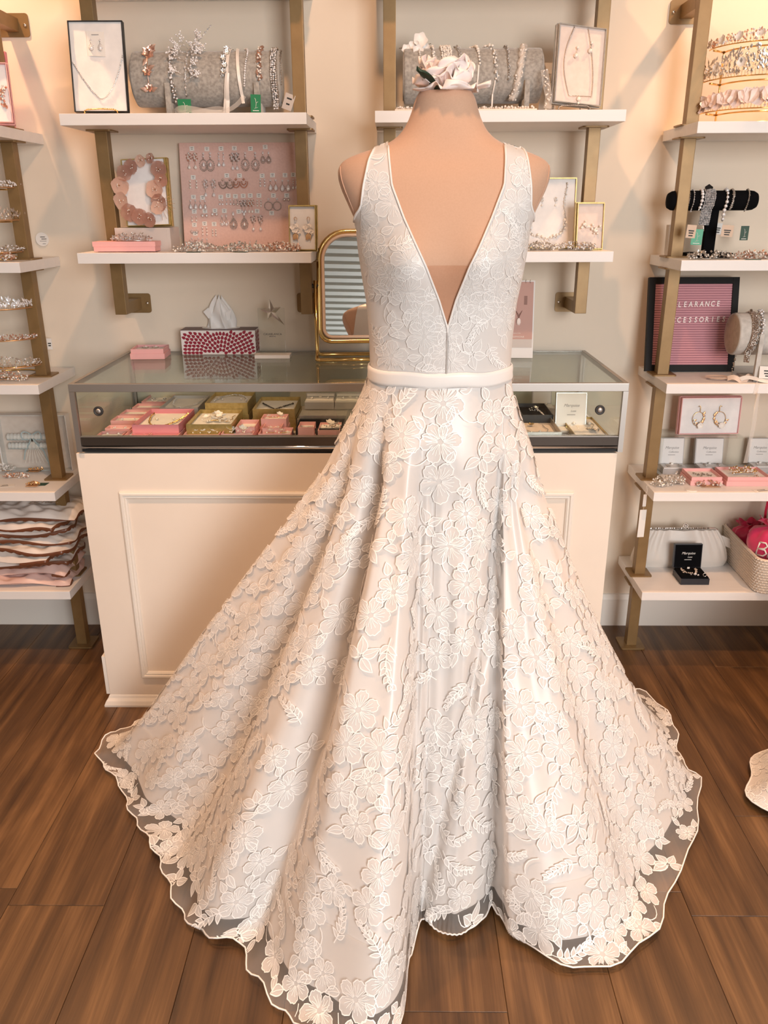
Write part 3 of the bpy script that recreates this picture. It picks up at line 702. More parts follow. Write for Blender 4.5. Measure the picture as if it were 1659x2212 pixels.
def tray(name, label, M, w, h, d, m_box, m_pad='cotton', lid=True, pad_d=0.007, wall=0.002, group=None, cat='gift box', lid_m=None):
    """open presentation box: walls, pad inside, body sitting in its lid; local z points out of the opening"""
    t = thing(name, label, cat, M=M, group=group)
    b = MB(); x, y = w/2, h/2
    b.box(-x, x, -y, y, 0, wall)
    b.box(-x, -x+wall, -y, y, wall, d); b.box(x-wall, x, -y, y, wall, d); b.box(-x+wall, x-wall, -y, -y+wall, wall, d); b.box(-x+wall, x-wall, y-wall, y, wall, d)
    b.build('box_body', m_box, t)
    if lid:
        g = 0.002; l = MB(); l.box(-x-g, x+g, -y-g, y+g, -0.002, -0.0002)
        for s in (-1, 1): l.box(s*(x+g)-.0009, s*(x+g)+.0009, -y-g, y+g, -.0002, d*.52); l.box(-x-g, x+g, s*(y+g)-.0009, s*(y+g)+.0009, -.0002, d*.52)
        l.build('lid', lid_m or m_box, t)
    P = []; n = 9
    for i in range(n):
        P.append([Vector((-x+wall+(w-2*wall)*j/(n-1), -y+wall+(h-2*wall)*i/(n-1), d-pad_d+(0.0014*math.sin(5*i+3*j) if m_pad == 'cotton' and 0 < i < n-1 and 0 < j < n-1 else 0))) for j in range(n)])
    MB().grid(P).build('pad', m_pad, t)
    return t
def pad_pt(M, u, v, d, h=0.0): return M @ Vector((u, v, d-0.006+h))
def beads(path, r, kind='gem', jit=0.0, rnd=R_, step=None, sc=1.0):
    """beads strung along a path (list of points)"""
    path = [Vector(p) for p in path]; step = step or 2*r; mb = MB(); acc = 0.0
    for a, b in zip(path, path[1:]):
        L = (b-a).length
        while acc <= L and L > 0:
            p = a+(b-a)*(acc/L)+Vector((rnd.uniform(-1, 1), rnd.uniform(-1, 1), rnd.uniform(-1, 1)))*jit
            rr = r*rnd.uniform(.75, 1.2)*sc
            if kind == 'gem': mb.gem(p, rr)
            else: mb.ball(p, rr, 1)
            acc += step
        acc -= L
    return mb
def merge(*ms):
    o = MB()
    for m in ms: o.add(m.v, m.f); o.sm[-len(m.f):] = m.sm if m.f else []
    return o
def blossom(c, R, n=5, nrm=(0, -1, 0), cup=0.5, tw=0.0, wid=0.62):
    """flower of curved petals"""
    mb = MB(); nz = Vector(nrm).normalized(); ax = nz.orthogonal().normalized(); ay = nz.cross(ax); c = Vector(c)
    for k in range(n):
        a = 2*PI*k/n+tw; d = ax*math.cos(a)+ay*math.sin(a); s = nz.cross(d); P = []
        for i in range(4):
            u = i/3; w = R*wid*math.sin(PI*min(1, .12+.80*u)); P.append([c+d*(R*u)+s*(w*v*(.6 if i == 3 else 1))+nz*(R*cup*u*u+R*.12*abs(v)) for v in (-1, -.4, .4, 1)])
        mb.grid(P)
    return mb
def leaf3(mb, p, d, L, wd, nrm=(0, -1, 0)):
    d = Vector(d).normalized(); n = Vector(nrm); s = d.cross(n).normalized() if d.cross(n).length > 1e-6 else Vector((1, 0, 0)); p = Vector(p)
    mb.add([p, p+d*L*.4+s*wd, p+d*L, p+d*L*.4-s*wd, p+d*L*.5+n.normalized()*wd*.35], [(0, 1, 4), (1, 2, 4), (2, 3, 4), (3, 0, 4)], True)
def ear(style, M, s=1.0):
    """one earring hanging from (0,0,0) of M, x right, y up, z out: (setting, stones)"""
    A, B = MB(), MB()
    v = lambda x, y, z=0.002: M @ Vector((x*s, y*s, z*s))
    def tear(y, L, w, m): m.lathe([(0.0002, L*.5), (w*.3*s, L*.28*s), (w*.5*s, -.05*L*s), (w*.42*s, -.32*L*s), (w*.1*s, -.5*L*s)] if False else [(w*.06*s, L*.5*s), (w*.28*s, L*.22*s), (w*.5*s, -L*.12*s), (w*.38*s, -L*.38*s), (w*.06*s, -L*.5*s)], 7, c=v(0, y), M=M.to_3x3() @ rot(-PI/2).to_3x3() if False else M.to_3x3() @ rot(-PI/2).to_3x3())
    def hoop(y, R, r=.0011, n=14, L=1.0):
        for k in range(n):
            a = 2*PI*k/n; A.ball(v(R*math.cos(a), y+R*L*math.sin(a)), r*s, 1)
    if style == 'drop':
        B.gem(v(0, 0), .0028*s); A.tube([v(0, -.002), v(0, -.007)], .0006*s, 4); tear(-.014, .013, .009, B); hoop(-.0145, .0052, .0008, 12, 1.3)
    elif style == 'line':
        for k, r in enumerate((.0028, .003, .0032)): B.gem(v(0, -k*.0075), r*s)
        A.tube([v(0, 0), v(0, -.02)], .0006*s, 4); tear(-.027, .012, .010, B)
    elif style == 'chandelier':
        B.gem(v(0, 0), .003*s); B.gem(v(0, -.006), .0026*s); A.tube([v(0, 0), v(0, -.012)], .0008*s, 4)
        hoop(-.024, .0085, .0013, 18, 1.35); hoop(-.026, .0055, .0011, 12, 1.2); tear(-.022, .010, .006, B)
    elif style == 'fan':
        for k in range(13): A.gem(v(.009*math.cos(-PI*k/12), -.006+.012*math.sin(-PI*k/12)), .0018*s)
        for k in range(7): B.gem(v(.005*math.cos(-PI*k/6), -.005+.007*math.sin(-PI*k/6)), .0018*s)
        B.gem(v(0, 0), .0034*s)
    elif style == 'hoop':
        B.gem(v(0, 0), .0034*s); hoop(-.015, .0095, .0014, 20)
    elif style == 'studs':
        B.ball(v(0, 0), .0042*s, 1); hoop(0, .0044, .0008, 10)
    elif style == 'pearl2':
        B.ball(v(0, 0), .0026*s, 1); A.tube([v(0, 0), v(0, -.010)], .0005*s, 4); B.ball(v(0, -.012), .0040*s, 1)
    elif style == 'pearl3':
        for k, r in enumerate((.0028, .0030, .0034)): B.ball(v(0, -.008*k), r*s, 1)
        A.tube([v(0, 0), v(0, -.016)], .0005*s, 4)
    elif style == 'leafy':
        for k in range(9): A.gem(v(.0055*math.sin(k*2.3), -.002*k), .0021*s)
        for k in range(5): B.gem(v(.003*math.sin(k*1.9), -.0036*k-.001, .004), .0024*s)
        A.tube([v(0, -.016), v(0, -.024)], .0005*s, 4); tear(-.030, .009, .008, B)
    elif style == 'loop':
        B.gem(v(0, 0), .0036*s); A.tube([v(0, -.003), v(.0055, -.017), v(.003, -.022), v(-.003, -.022), v(-.0055, -.017)], .0008*s, 5, closed=True); B.ball(v(0, -.019), .0036*s, 1)
    elif style == 'halo':
        tear(0, .010, .006, B); A.tube([v(0, -.005), v(0, -.010)], .0007*s, 4)
        for q, (R, n) in enumerate(((.0085, 18), (.0055, 13))):
            for k in range(n):
                a = 2*PI*k/n; A.ball(v(R*math.cos(a)*(1-.35*max(0, math.sin(a))), -.022+R*1.35*math.sin(a)), .0014*s, 1)
        tear(-.023, .009, .005, B)
    return A, B
def earring(label, style, M, s, m1, m2, group):
    A, B = ear(style, M, s)
    return put('earring', label, 'earring', [('setting', A, m1), ('stone', B, m2)], group)
def easel(label, x, y, z, w, m='gold', yaw=0.0):
    """twisted wire plate stand"""
    M = lie_M(x, y, z, yaw); t = thing('wire_easel', label, 'easel', M=M)
    def tw(pts):
        mb = MB(); out = [[], []]
        P = [Vector(p) for p in pts]; fine = []
        for a, b in zip(P, P[1:]):
            n = max(2, int((b-a).length/.0016))
            fine += [a+(b-a)*k/n for k in range(n)]
        fine.append(P[-1])
        for i, p in enumerate(fine):
            for q in (0, 1): a = i*.9+q*PI; out[q].append(p+Vector((.0011*math.cos(a), .0011*math.sin(a), .0011*math.sin(a+.7))))
        for o in out: mb.tube(o, .0011, 5)
        return mb
    tw([(-w/2, 0, 0), (-w/2, -.002, .012), (-w/2+.01, -.004, .016), (0, -.005, .0175), (w/2-.01, -.004, .016), (w/2, -.002, .012), (w/2, 0, 0)]).build('front_rail', m, t)
    for s in (-1, 1): tw([(s*w/2, 0, .0025), (s*w*.45, .05, .0025), (s*w*.40, .062, .09)]).build('side_arm', m, t)
    tw([(-w*.40, .062, .088), (w*.40, .062, .088)]).build('cross_bar', m, t)
    return t
def arc(c, r, a0, a1, n=16): return [Vector(c)+Vector((0, -r*math.cos(a), r*math.sin(a))) for a in np.linspace(math.radians(a0), math.radians(a1), n)]
def mesh_text(name, body, size, m, M, parent, **k): return text(name, body, size, m, parent, M, **k)
def price_tag(label, M, w, h, m='paper', lines=((.2, .5), (-.15, .35)), group=None, name='price_tag'):
    t = thing(name, label, 'price tag', M=M, group=group)
    MB().box(-w/2, w/2, -h/2, h/2, 0, .0006).build('card', m, t)
    mb = MB()
    for y, l in lines: mb.box(-w*l/2, w*l/2, h*y-h*.05, h*y+h*.05, .0006, .0009)
    mb.build('print', 'ink', t); return t

# ================================================================ shelves left of the gown
ZU, ZL = 1.712, 1.352
# -- black necklace box on an easel
p0 = at(221, 246, 2.50); x = p0.x; w = at(279, 248, 2.5).x-at(161, 247, 2.5).x-.004
M = stand_M(x, 2.51, ZU+.006, .232, .13, .02)
tray('necklace_box', 'tall black jewellery box with white cotton pad leaning on a gold easel', M, w, .228, .018, 'box_black', lid=False)
easel('gold twisted wire easel under the black necklace box', x, 2.492, ZU, .092)
def on(M, d): return lambda u, v, h=0.0: M @ Vector((u, v, d-.006+h))
f = on(M, .018)
MB_ = MB(); pts = [f(-.068+.068*u, .012-.093*u-.022*math.sin(PI*u)*.4, .003) for u in np.linspace(0, 1, 20)]+[f(.070*u, -.081+.108*u**2.1+.004*u, .003) for u in np.linspace(0.05, 1, 22)]
put('necklace', 'crystal tennis necklace in a V across the black box', 'necklace', [('setting', MB().tube(pts, .0013, 5), 'silver'), ('stones', beads(pts, .0027, 'gem', .0003, step=.0042), 'crystal')])
put('earring_card', 'cream card holding two teardrop earrings in the black box', 'card', [('card', MB().add([f(a, b, .0015+c) for c in (0, .0008) for a, b in ((-.026, .028), (.022, .026), (.022, .087), (-.026, .089))], [(0, 1, 2, 3)[::-1], (4, 5, 6, 7), (0, 1, 5, 4), (1, 2, 6, 5), (2, 3, 7, 6), (3, 0, 4, 7)]), 'paper'), ('print', MB().box(-.012, .008, .079, .0805, .0159, .0163, M), 'ink_grey')])
for s, nm in ((-1, 'left'), (1, 'right')): earring(nm+' teardrop crystal earring on the cream card in the black box', 'drop', M @ T4(-.002+s*.0125, .066, .0145), 1.25, 'silver', 'crystal', 'teardrop earrings in the black box')
# -- grey roll
def roll(label, x0, x1, y, zc, r, m, m_cap, feet, zshelf, hf):
    t = thing('headband_roll', label, 'display stand', ((x0+x1)/2, y, zshelf)); iv = T4(-(x0+x1)/2, -y, -zshelf)
    L = x1-x0; pr_ = [(r*.90, 0), (r*.985, .002), (r, .007), (r, L-.007), (r*.985, L-.002), (r*.90, L)]
    Mx = (iv @ T4(x0, y, zc) @ rot(0, PI/2)); MB().lathe(pr_, 48, c=Mx.translation, M=Mx.to_3x3()).build('roll', m, t)
    for e, s in ((x0-.0012, 0), (x1+.0012, 1)):
        Mc = iv @ T4(e-.001, y, zc) @ rot(0, PI/2); MB().lathe([(r*.86, 0), (r*.88, .001), (r*.86, .002)], 40, c=Mc.translation, M=Mc.to_3x3()).build('end_cap', m_cap, t)
    MB().box(x0+.05, x1-.05, y-.05, y+.05, zshelf, zshelf+.004, iv).build('base_board', m, t)
    for fx in feet: MB().box(fx-.007, fx+.007, y-r*1.0-.008, y-r*1.0+.002, zshelf+.0002, zshelf+hf, iv, bev=.001).box(fx-.007, fx+.007, y-r*.99, y+r*.5, zshelf+.0045, zc-r*.93, iv).build('foot', m, t)
    return t
RX0, RX1, RY, RR = at(294, 160, 2.60).x, at(606, 160, 2.60).x, 2.60, .071
RZ = at(450, 112, 2.59).z-RR+.003
roll('grey velvet headband roll on the top left shelf, beside the black necklace box', RX0, RX1, RY, RZ, RR, 'velvet_grey', 'suede_light', (at(365, 220, 2.53).x, at(556, 220, 2.53).x), ZU, .085)
def drape(px, px2=None, a0=105, a1=-35, tail=0.0, y=RY, zc=RZ, r=RR, th=.004, ref=2.53, n=26):
    """line hung over a roll: from behind the top, round the front, then straight down"""
    xa = at(px, 120, ref).x; xb = at(px2 if px2 is not None else px, 210, ref-.02).x
    P = [Vector((0, y-(r+th)*math.cos(math.radians(a)), zc+(r+th)*math.sin(math.radians(a)))) for a in np.linspace(a0, a1, n)]
    if tail: P += [P[-1]+Vector((0, -.001*k, -tail*k/8)) for k in range(1, 9)]
    for i, p in enumerate(P): p.x = xa+(xb-xa)*i/(len(P)-1)
    return P
G1 = 'headpieces draped over the grey roll'
# rose gold flower vine
P = drape(315, 321, 100, -28)
fl = []; lf = MB(); st = MB().tube(P, .0012, 5)
for i, R in ((3, .013), (9, .018), (18, .013), (24, .012)):
    fl.append(merge(blossom(P[i]+Vector((0, -.004, 0)), R, 6, (0.25, -1, .2), .12, i, .40), blossom(P[i]+Vector((0, -.007, 0)), R*.55, 5, (-.2, -1, .1), .35, i+1, .42)))
for i, d in ((17, (1, -.2, .35)), (25, (1, -.2, .25)), (25, (-1, -.2, .2)), (6, (1, -.2, .7)), (12, (-.6, -.2, -1))): leaf3(lf, P[i]+Vector((0, -.005, 0)), d, .026, .007)
put('floral_hair_vine', 'rose gold flower and leaf vine on the left end of the grey roll', 'hair vine', [('stem', st, 'rose_gold'), *[('flower', q, 'rose_gold') for q in fl], ('leaves', lf, 'rose_gold')], G1)
# crystal strap
P = drape(364, 374, 100, -45, .012)
put('crystal_headband', 'narrow crystal cluster strap left of the big twig headpiece on the grey roll', 'headband', [('setting', merge(beads(P, .0042, 'gem', .0035, step=.0036)), 'dark_silver'), ('stones', beads([p+Vector((0, -.003, 0)) for p in P], .0034, 'ball', .0040, step=.0042), 'crystal')], G1)
# twig headpiece
rt = random.Random(3); st = MB(); gm = MB()
P = drape(404, 398, 95, -42, .0)
st.tube(P, .0011, 5)
def twig(p, d, L, dep):
    q = p+d*L; st.tube([p, p+d*L*.5+Vector((rt.uniform(-1, 1), 0, rt.uniform(-1, 1)))*.002, q], .00055, 4); gm.ball(q, .0030, 1); gm.gem(p+d*L*.6, .0026)
    if dep:
        for k in range(3):
            a = rt.uniform(-1, 1); nd = Vector((d.x*math.cos(a)-d.z*math.sin(a), d.y*.8-.08, d.x*math.sin(a)+d.z*math.cos(a))).normalized(); twig(p+d*L*rt.uniform(.3, 1), nd, L*.62, dep-1)
for i, a in ((2, 1.0), (4, .5), (6, .15), (8, 2.9), (10, .25), (12, 2.7), (14, .1), (8, .7), (5, 2.4), (17, 2.8), (19, .4)): twig(P[i]+Vector((0, -.003, 0)), Vector((math.cos(a), -.25, math.sin(a))), .030, 2)
for k in range(7): gm.gem(P[1]+Vector((.012+.0075*k, -.004, .012+.0075*k)), .0032)
st.tube([P[1], P[1]+Vector((.06, -.004, .06))], .0007, 4)
put('twig_headpiece', 'sprawling silver twig headpiece with crystal tips at the middle of the grey roll', 'headpiece', [('wire', st, 'silver'), ('crystals', merge(gm, beads(P, .0035, 'gem', .002)), 'crystal')], G1)
# flower headband with ribbons
P = drape(487, 482, 100, -5)
put('ribbon_headband', 'silver flower headband with long pale satin ribbons on the grey roll', 'headband', [('wire', MB().tube(P, .0012, 5), 'silver'),
    *[('flower', blossom(P[i]+Vector((rt.uniform(-.006, .006), -.005, 0)), .0085, 6, (.2, -1, .2), .1, i, .36), 'silver') for i in (1, 4, 7, 11, 15, 19, 22)], ('crystals', beads([p+Vector((0, -.006, 0)) for p in P], .0030, 'gem', .005, step=.005), 'crystal'),
    ('ribbon', MB().ribbon(drape(493, 490, 95, -10), .009, (0, -1, .3)).ribbon(drape(490, 484, 5, -50, .045, th=.006), .010, (.35, -1, 0)).ribbon(drape(508, 522, 80, -40, .02, th=.005), .0085, (.2, -1, .2)).ribbon(drape(488, 478, 5, -45, .04, th=.008), .007, (-.3, -1, 0)), 'ribbon_white')], G1)
P = drape(536, 527, 92, -20); P = [Vector((p.x-.020*(1-i/10)**2 if i < 10 else p.x, p.y, p.z)) for i, p in enumerate(P)][::-1]
put('pearl_headband', 'thin crystal and pearl band curving over the grey roll', 'headband', [('wire', MB().tube(P, .0010, 5), 'silver'), ('beads', beads(P, .0032, 'ball', .0006), 'crystal')], G1)
P = drape(557, 561, 95, -8)
put('rose_gold_hair_vine', 'rose gold beaded cluster vine near the right end of the grey roll', 'hair vine', [('leaves', beads(P, .0042, 'gem', .006, step=.0022), 'rose_gold'), ('pearls', beads([p+Vector((0, -.004, 0)) for p in P], .0030, 'ball', .005, step=.0042), 'pearl')], G1)
P = drape(588, 592, 100, -50, .028)
put('crystal_belt', 'wide antique crystal sash strip hanging from the right end of the grey roll', 'sash', [('setting', merge(*[beads([p+Vector((dx, 0, 0)) for p in P], .0042, 'gem', .001, step=.006) for dx in (-.006, 0, .006)]), 'dark_silver'), ('stones', merge(*[beads([p+Vector((dx, -.003, 0)) for p in P], .0027, 'ball', .0012, step=.0055) for dx in (-.0055, .0055, 0)]), 'crystal')], G1)
P = [p+Vector((0, .012, 0)) for p in drape(602, 607, 80, -20)]
put('dark_bead_strand', 'dark rose bead strand over the far right rim of the grey roll', 'headband', [('beads', beads(P, .0030, 'gem', .001), 'dark_silver')], G1)
def swing_tag(label, px0, py0, px1, py1, Y, m, lean=.0, yaw=0.0, roll_=0.0, group=None, motif_=True, name='swing_tag', base=None):
    a, b = at(px0, py1, Y), at(px1, py0, Y); w, h = b.x-a.x, b.z-a.z
    M = stand_M((a.x+b.x)/2, Y, base if base is not None else a.z, h, lean, yaw, roll_)
    t = thing(name, label, 'tag', M=M, group=group); MB().box(-w/2, w/2, -h/2, h/2, 0, .0008).build('card', m, t)
    if motif_:
        k = MB().tube([(0, -.25*h, .0012), (.04*w, 0, .0012), (0, .22*h, .0012), (-.1*w, .30*h, .0012)], .0006, 4)
        k.tube([(.02*w, .02*h, .0012), (.22*w, .1*h, .0012)], .0005, 4).tube([(-.15*w, -.28*h, .0012), (.2*w, -.22*h, .0012)], .0005, 4).box(-.3*w, .3*w, -.42*h, -.38*h, .0008, .0012)
        k.build('print', 'white_print', t)
    return t
swing_tag('green hang tag below the twig headpiece', 386, 214, 412, 247, 2.49, 'green_card', group='green tags on the top left shelf')
swing_tag('green hang tag propped by the right foot of the grey roll', 542, 204, 562, 243, 2.495, 'green_card', roll_=-.03, group='green tags on the top left shelf')
t = price_tag('grey paper tag leaning at the right end of the grey roll', stand_M(at(617, 220, 2.56).x, 2.57, at(617, 246, 2.57).z+.012, .04, .1, -.2, -.35), .03, .042, 'box_taupe')
rp = [(-.068+.15*u, -.010*math.sin(PI*u*2), .002+.010*abs(math.sin(3*PI*u))) for u in np.linspace(0, 1, 20)]
c0 = at(430, 243, 2.46)
loop = [Vector((c0.x+.055*math.cos(a)*1.15, 2.475+.018*math.sin(a), ZU+.008+.006*math.sin(2*a))) for a in np.linspace(0, 2*PI, 30)]
tail = [Vector((c0.x+.02+.10*u, 2.46+.04*u, ZU+.004+.045*u**3)) for u in np.linspace(0, 1, 10)]
put('organza_ribbon', 'loop of sheer organza ribbon lying at the front of the top left shelf', 'ribbon', [('loop', MB().ribbon(loop, .017, (0, -1, .15)), 'organza'), ('tail', MB().ribbon(tail, .014, (0, -.8, .5)), 'organza')])

# -- lower left shelf
x0, x1 = at(250, 510, 2.56).x, at(369, 510, 2.56).x
grey_top = at(300, 492, 2.56).z
t = thing('storage_box', 'flat taupe box under the gold box with petal hair piece', 'box', ((x0+x1)/2, 2.555, ZL)); hx = (x1-x0)/2; hh = grey_top-ZL
bx = MB(); bx.box(-hx, hx, 0, .11, 0, hh, None, bev=.0012); bx.build('box_body', 'box_taupe', t)
MB().box(-hx+.006, hx-.010, -.0012, 0, .004, hh-.006, None, bev=.0004).build('drawer_front', 'box_taupe', t)
M = stand_M(at(324, 480, 2.57).x, 2.585, grey_top+.001, .19, .10, -.10, .03)
wbx = at(376, 480, 2.57).x-at(271, 480, 2.57).x-.012
tray('gift_box', 'gold rimmed box with white pad behind the dusty pink petal vine', M, wbx, .185, .028, 'box_gold', lid_m='box_gold')
f = on(M, .028); rp_ = random.Random(4); fls = []; stm = MB(); gm = MB()
cl = [(.00, .085, .016), (.030, .090, .014), (-.030, .070, .020), (-.052, .052, .022), (-.070, .020, .024), (-.068, -.022, .023), (-.048, -.055, .024), (-.018, -.068, .022), (.012, -.078, .020), (.052, .060, .022), (.055, .030, .018), (.036, .005, .025), (.048, -.030, .024), (.038, -.045, .018)]
for i, (u, v, R) in enumerate(cl):
    nz_ = (M.to_3x3() @ Vector((rp_.uniform(-.35, .35), rp_.uniform(-.35, .35), 1)))
    fls.append(('flower', blossom(f(u, v, .014+.004*rp_.random()), R*1.1, rp_.choice((4, 5)), nz_, .25, rp_.random()*6, .78), 'petal_pale' if i in (0, 4, 5, 11, 13) else 'petal_dusty'))
    for k in range(4): a = rp_.random()*6.3; q = f(u+.006*math.cos(a), v+.006*math.sin(a), .024); stm.tube([f(u, v, .016), q], .0005, 4); gm.ball(q, .0017, 1)
for k in range(8): stm.tube([f(.045, -.03, .015), f(.045+.045*math.cos(-1.5+.3*k), -.035+.045*math.sin(-1.5+.3*k), .012)], .0005, 4)
stm.tube([f(*c[:2], .012) for c in cl[2:9]], .0009, 5); stm.tube([f(*c[:2], .012) for c in cl[9:]], .0009, 5)
put('petal_hair_vine', 'dusty pink silk petal hair vine curled in a ring in the gold box', 'hair vine', [*fls, ('wire', stm, 'copper'), ('beads', gm, 'pearl')])
x0, x1 = at(200, 535, 2.47).x, at(335, 535, 2.47).x
M = lie_M((x0+x1)/2, 2.47+.035, ZL+.002, .02); hb = at(260, 522, 2.47).z-ZL-.002
t = thing('gift_box', 'closed pink box with a crystal comb lying on it, lower left shelf', 'gift box', M=M); w2 = (x1-x0)/2
MB().box(-w2+.002, w2-.002, -.033, .033, 0, hb*.55, None, bev=.0008).build('box_body', 'box_pink', t); MB().box(-w2, w2, -.035, .035, hb*.5, hb, None, bev=.001).build('lid', 'box_pink', t)
rc = random.Random(9); zt = ZL+.002+hb
def comb_thing(label, c, w, m1, m2, teeth_d=(0, -1, -.1), nb=60, hgt=.012, dep=.008, group=None, teeth=14, m_t=None, pearls='ball', ax=(1, 0, 0), tooth=.022):
    c = Vector(c); a = MB(); b = MB(); tt_ = MB(); d = Vector(teeth_d).normalized(); ax = Vector(ax).normalized()
    ay = Vector((0, 0, 1)).cross(ax)
    for k in range(nb):
        u = rc.uniform(-1, 1); p = c+ax*(u*w/2)+ay*rc.uniform(-dep, dep)+Vector((0, 0, .003+rc.random()*hgt*(1-.55*u*u)))
        if k % 2: a.gem(p, rc.uniform(.0022, .0040))
        else: (b.ball(p, rc.uniform(.0020, .0036), 1) if pearls == 'ball' else b.gem(p, rc.uniform(.0022, .004)))
        if k % 4 == 0: leaf3(a, p, (rc.uniform(-1, 1), rc.uniform(-1, .2), rc.uniform(.1, .8)), .011, .0032, (0, -.6, .8))
    tt_.tube([c-ax*w*.38+Vector((0, 0, .002)), c+ax*w*.38+Vector((0, 0, .002))], .0012, 5)
    if teeth:
        for k in range(teeth): p = c+ax*(w*.34*(2*k/(teeth-1)-1))+Vector((0, 0, .002)); tt_.tube([p, p+d*tooth], .0007, 4)
    return put('hair_comb', label, 'hair comb', [('leaves', a, m1), ('beads', b, m2), ('comb' if teeth else 'wire', tt_, m_t or m1)], group)
comb_thing('silver crystal comb lying on the closed pink box', (M.translation.x+.018, 2.49, zt), .115, 'silver', 'crystal', (0, 1, 0), 110, .020, .012, pearls='gem')
# pink earring board
bx0, bx1 = at(390, 400, 2.69).x, at(662, 400, 2.69).x
bz1 = at(500, 308, 2.71).z; hB = math.hypot(bz1-ZL, .03); leanB = math.atan2(.035, bz1-ZL)
MBD = stand_M((bx0+bx1)/2, 2.675, ZL+.001, hB, leanB)
t = thing('earring_board', 'dusty pink fabric board carrying rows of crystal earrings', 'display board', M=MBD)
MB().box(-(bx1-bx0)/2, (bx1-bx0)/2, -hB/2, hB/2, -.014, 0, None, bev=.0025).build('panel', 'pink_cloth', t)
def board_uv(px, py):
    n = MBD.to_3x3() @ Vector((0, 0, 1)); d = ray(px, py); s_ = (MBD.translation-cO).dot(n)/d.dot(n); return MBD.inverted() @ (cO+d*s_)
zx = lambda X: 380+X/5.925
zy = lambda Y: 300+Y/5.925
ROWS = [('top', [(205, 125, 205, 185, 80, 'leafy', 'rose_gold', 'pearl', 1.15), (397, 130, 395, 190, 88, 'chandelier', 'dark_silver', 'crystal', 1.22), (578, 125, 578, 188, 60, 'line', 'silver', 'crystal', 1.0), (748, 120, 752, 185, 56, 'leafy', 'dark_silver', 'crystal', 1.22), (955, 125, 950, 185, 130, 'chandelier', 'dark_silver', 'crystal', 1.22), (1143, 105, 1150, 180, 74, 'halo', 'dark_silver', 'crystal', .78)]),
 ('second', [(222, 493, 225, 545, 82, 'pearl3', 'rose_gold', 'pearl', .98), (None, 0, 428, 525, 104, 'leafy', 'silver', 'crystal', 1.25), (652, 470, 650, 525, 92, 'fan', 'dark_silver', 'silver', 1.2), (815, 472, 820, 520, 100, 'fan', 'rose_gold', 'rose_gold', 1.15), (1104, 473, 1108, 525, 56, 'pearl3', 'dark_silver', 'crystal', .95), (1236, 465, 1244, 535, 68, 'drop', 'rose_gold', 'crystal', 1.25), (1397, 465, 1400, 540, 74, 'drop', 'dark_silver', 'crystal', 1.25), (1502, 460, 1520, 520, 40, 'line', 'silver', 'crystal', .75)]),
 ('third', [(225, 745, 220, 795, 64, 'drop', 'silver', 'crystal', 1.05), (342, 752, 345, 800, 60, 'drop', 'rose_gold', 'crystal', 1.0), (575, 745, 580, 790, 36, 'pearl2', 'rose_gold', 'crystal', .8), (670, 728, 675, 785, 50, 'pearl2', 'silver', 'crystal', .85), (762, 735, 765, 785, 46, 'pearl2', 'dark_silver', 'silver', .9), (862, 730, 865, 785, 42, 'leafy', 'dark_silver', 'crystal', .95), (952, 726, 955, 780, 40, 'leafy', 'rose_gold', 'pearl', .98), (1063, 726, 1066, 790, 46, 'pearl3', 'dark_silver', 'pearl', .85), (1248, 725, 1240, 775, 110, 'hoop', 'dark_silver', 'crystal', 1.12), (1418, 725, 1416, 780, 54, 'studs', 'dark_silver', 'silver', .85)]),
 ('fourth', [(236, 930, 235, 1000, 56, 'pearl2', 'rose_gold', 'pearl', .75), (372, 925, 370, 985, 52, 'studs', 'rose_gold', 'crystal', .95), (500, 920, 497, 968, 52, 'studs', 'rose_gold', 'crystal', .95), (620, 922, 618, 990, 54, 'loop', 'silver', 'crystal', 1.05), (805, 930, 805, 960, 140, 'halo', 'dark_silver', 'crystal', 1.15), (1040, 925, 1035, 985, 92, 'leafy', 'dark_silver', 'crystal', 1.1), (1226, 950, None, 0, 0, '', '', '', 0)]),
 ('bottom', [(238, 1100, 238, 1165, 60, 'fan', 'dark_silver', 'crystal', .5), (368, 1085, 370, 1140, 54, 'pearl3', 'rose_gold', 'petal_blush', 1.0), (490, 1090, 492, 1165, 40, 'pearl3', 'dark_silver', 'pearl', .85), (248, 1212, 250, 1275, 84, 'fan', 'silver', 'crystal', .8), (None, 0, 372, 1285, 54, 'drop', 'silver', 'crystal', 1.0)])]
ORD = ['first', 'second', 'third', 'fourth', 'fifth', 'sixth', 'seventh', 'eighth', 'ninth', 'tenth']
DESC = {'leafy': 'leafy crystal', 'chandelier': 'large teardrop filigree', 'line': 'long crystal line', 'halo': 'beaded oval halo', 'pearl3': 'three bead', 'fan': 'fan shaped cluster', 'drop': 'teardrop', 'pearl2': 'two bead', 'hoop': 'beaded hoop', 'studs': 'round stud', 'loop': 'open loop'}
for row, items in ROWS:
    k = 0
    for (tx, ty, ex, ey, gap, sty, m1, m2, sc) in items:
        o = ORD[k]; k += 1
        if tx is not None:
            u = board_uv(zx(tx), zy(ty)); price_tag('white price tag over the %s pair in the %s row of the pink board' % (o, row), MBD @ T4(u.x, u.y, .0005) @ rot(0, 0, R_.uniform(-.05, .05)), .0145, .0125, group='price tags on the pink earring board')
        if ex is None: continue
        for s, nm in ((-1, 'left'), (1, 'right')):
            u = board_uv(zx(ex+s*gap/2), zy(ey)); earring('%s %s earring, %s pair, %s row of the pink board' % (nm, DESC[sty], o, row), sty, MBD @ T4(u.x, u.y, .0015), sc*1.16, m1, m2, 'earrings on the pink board')
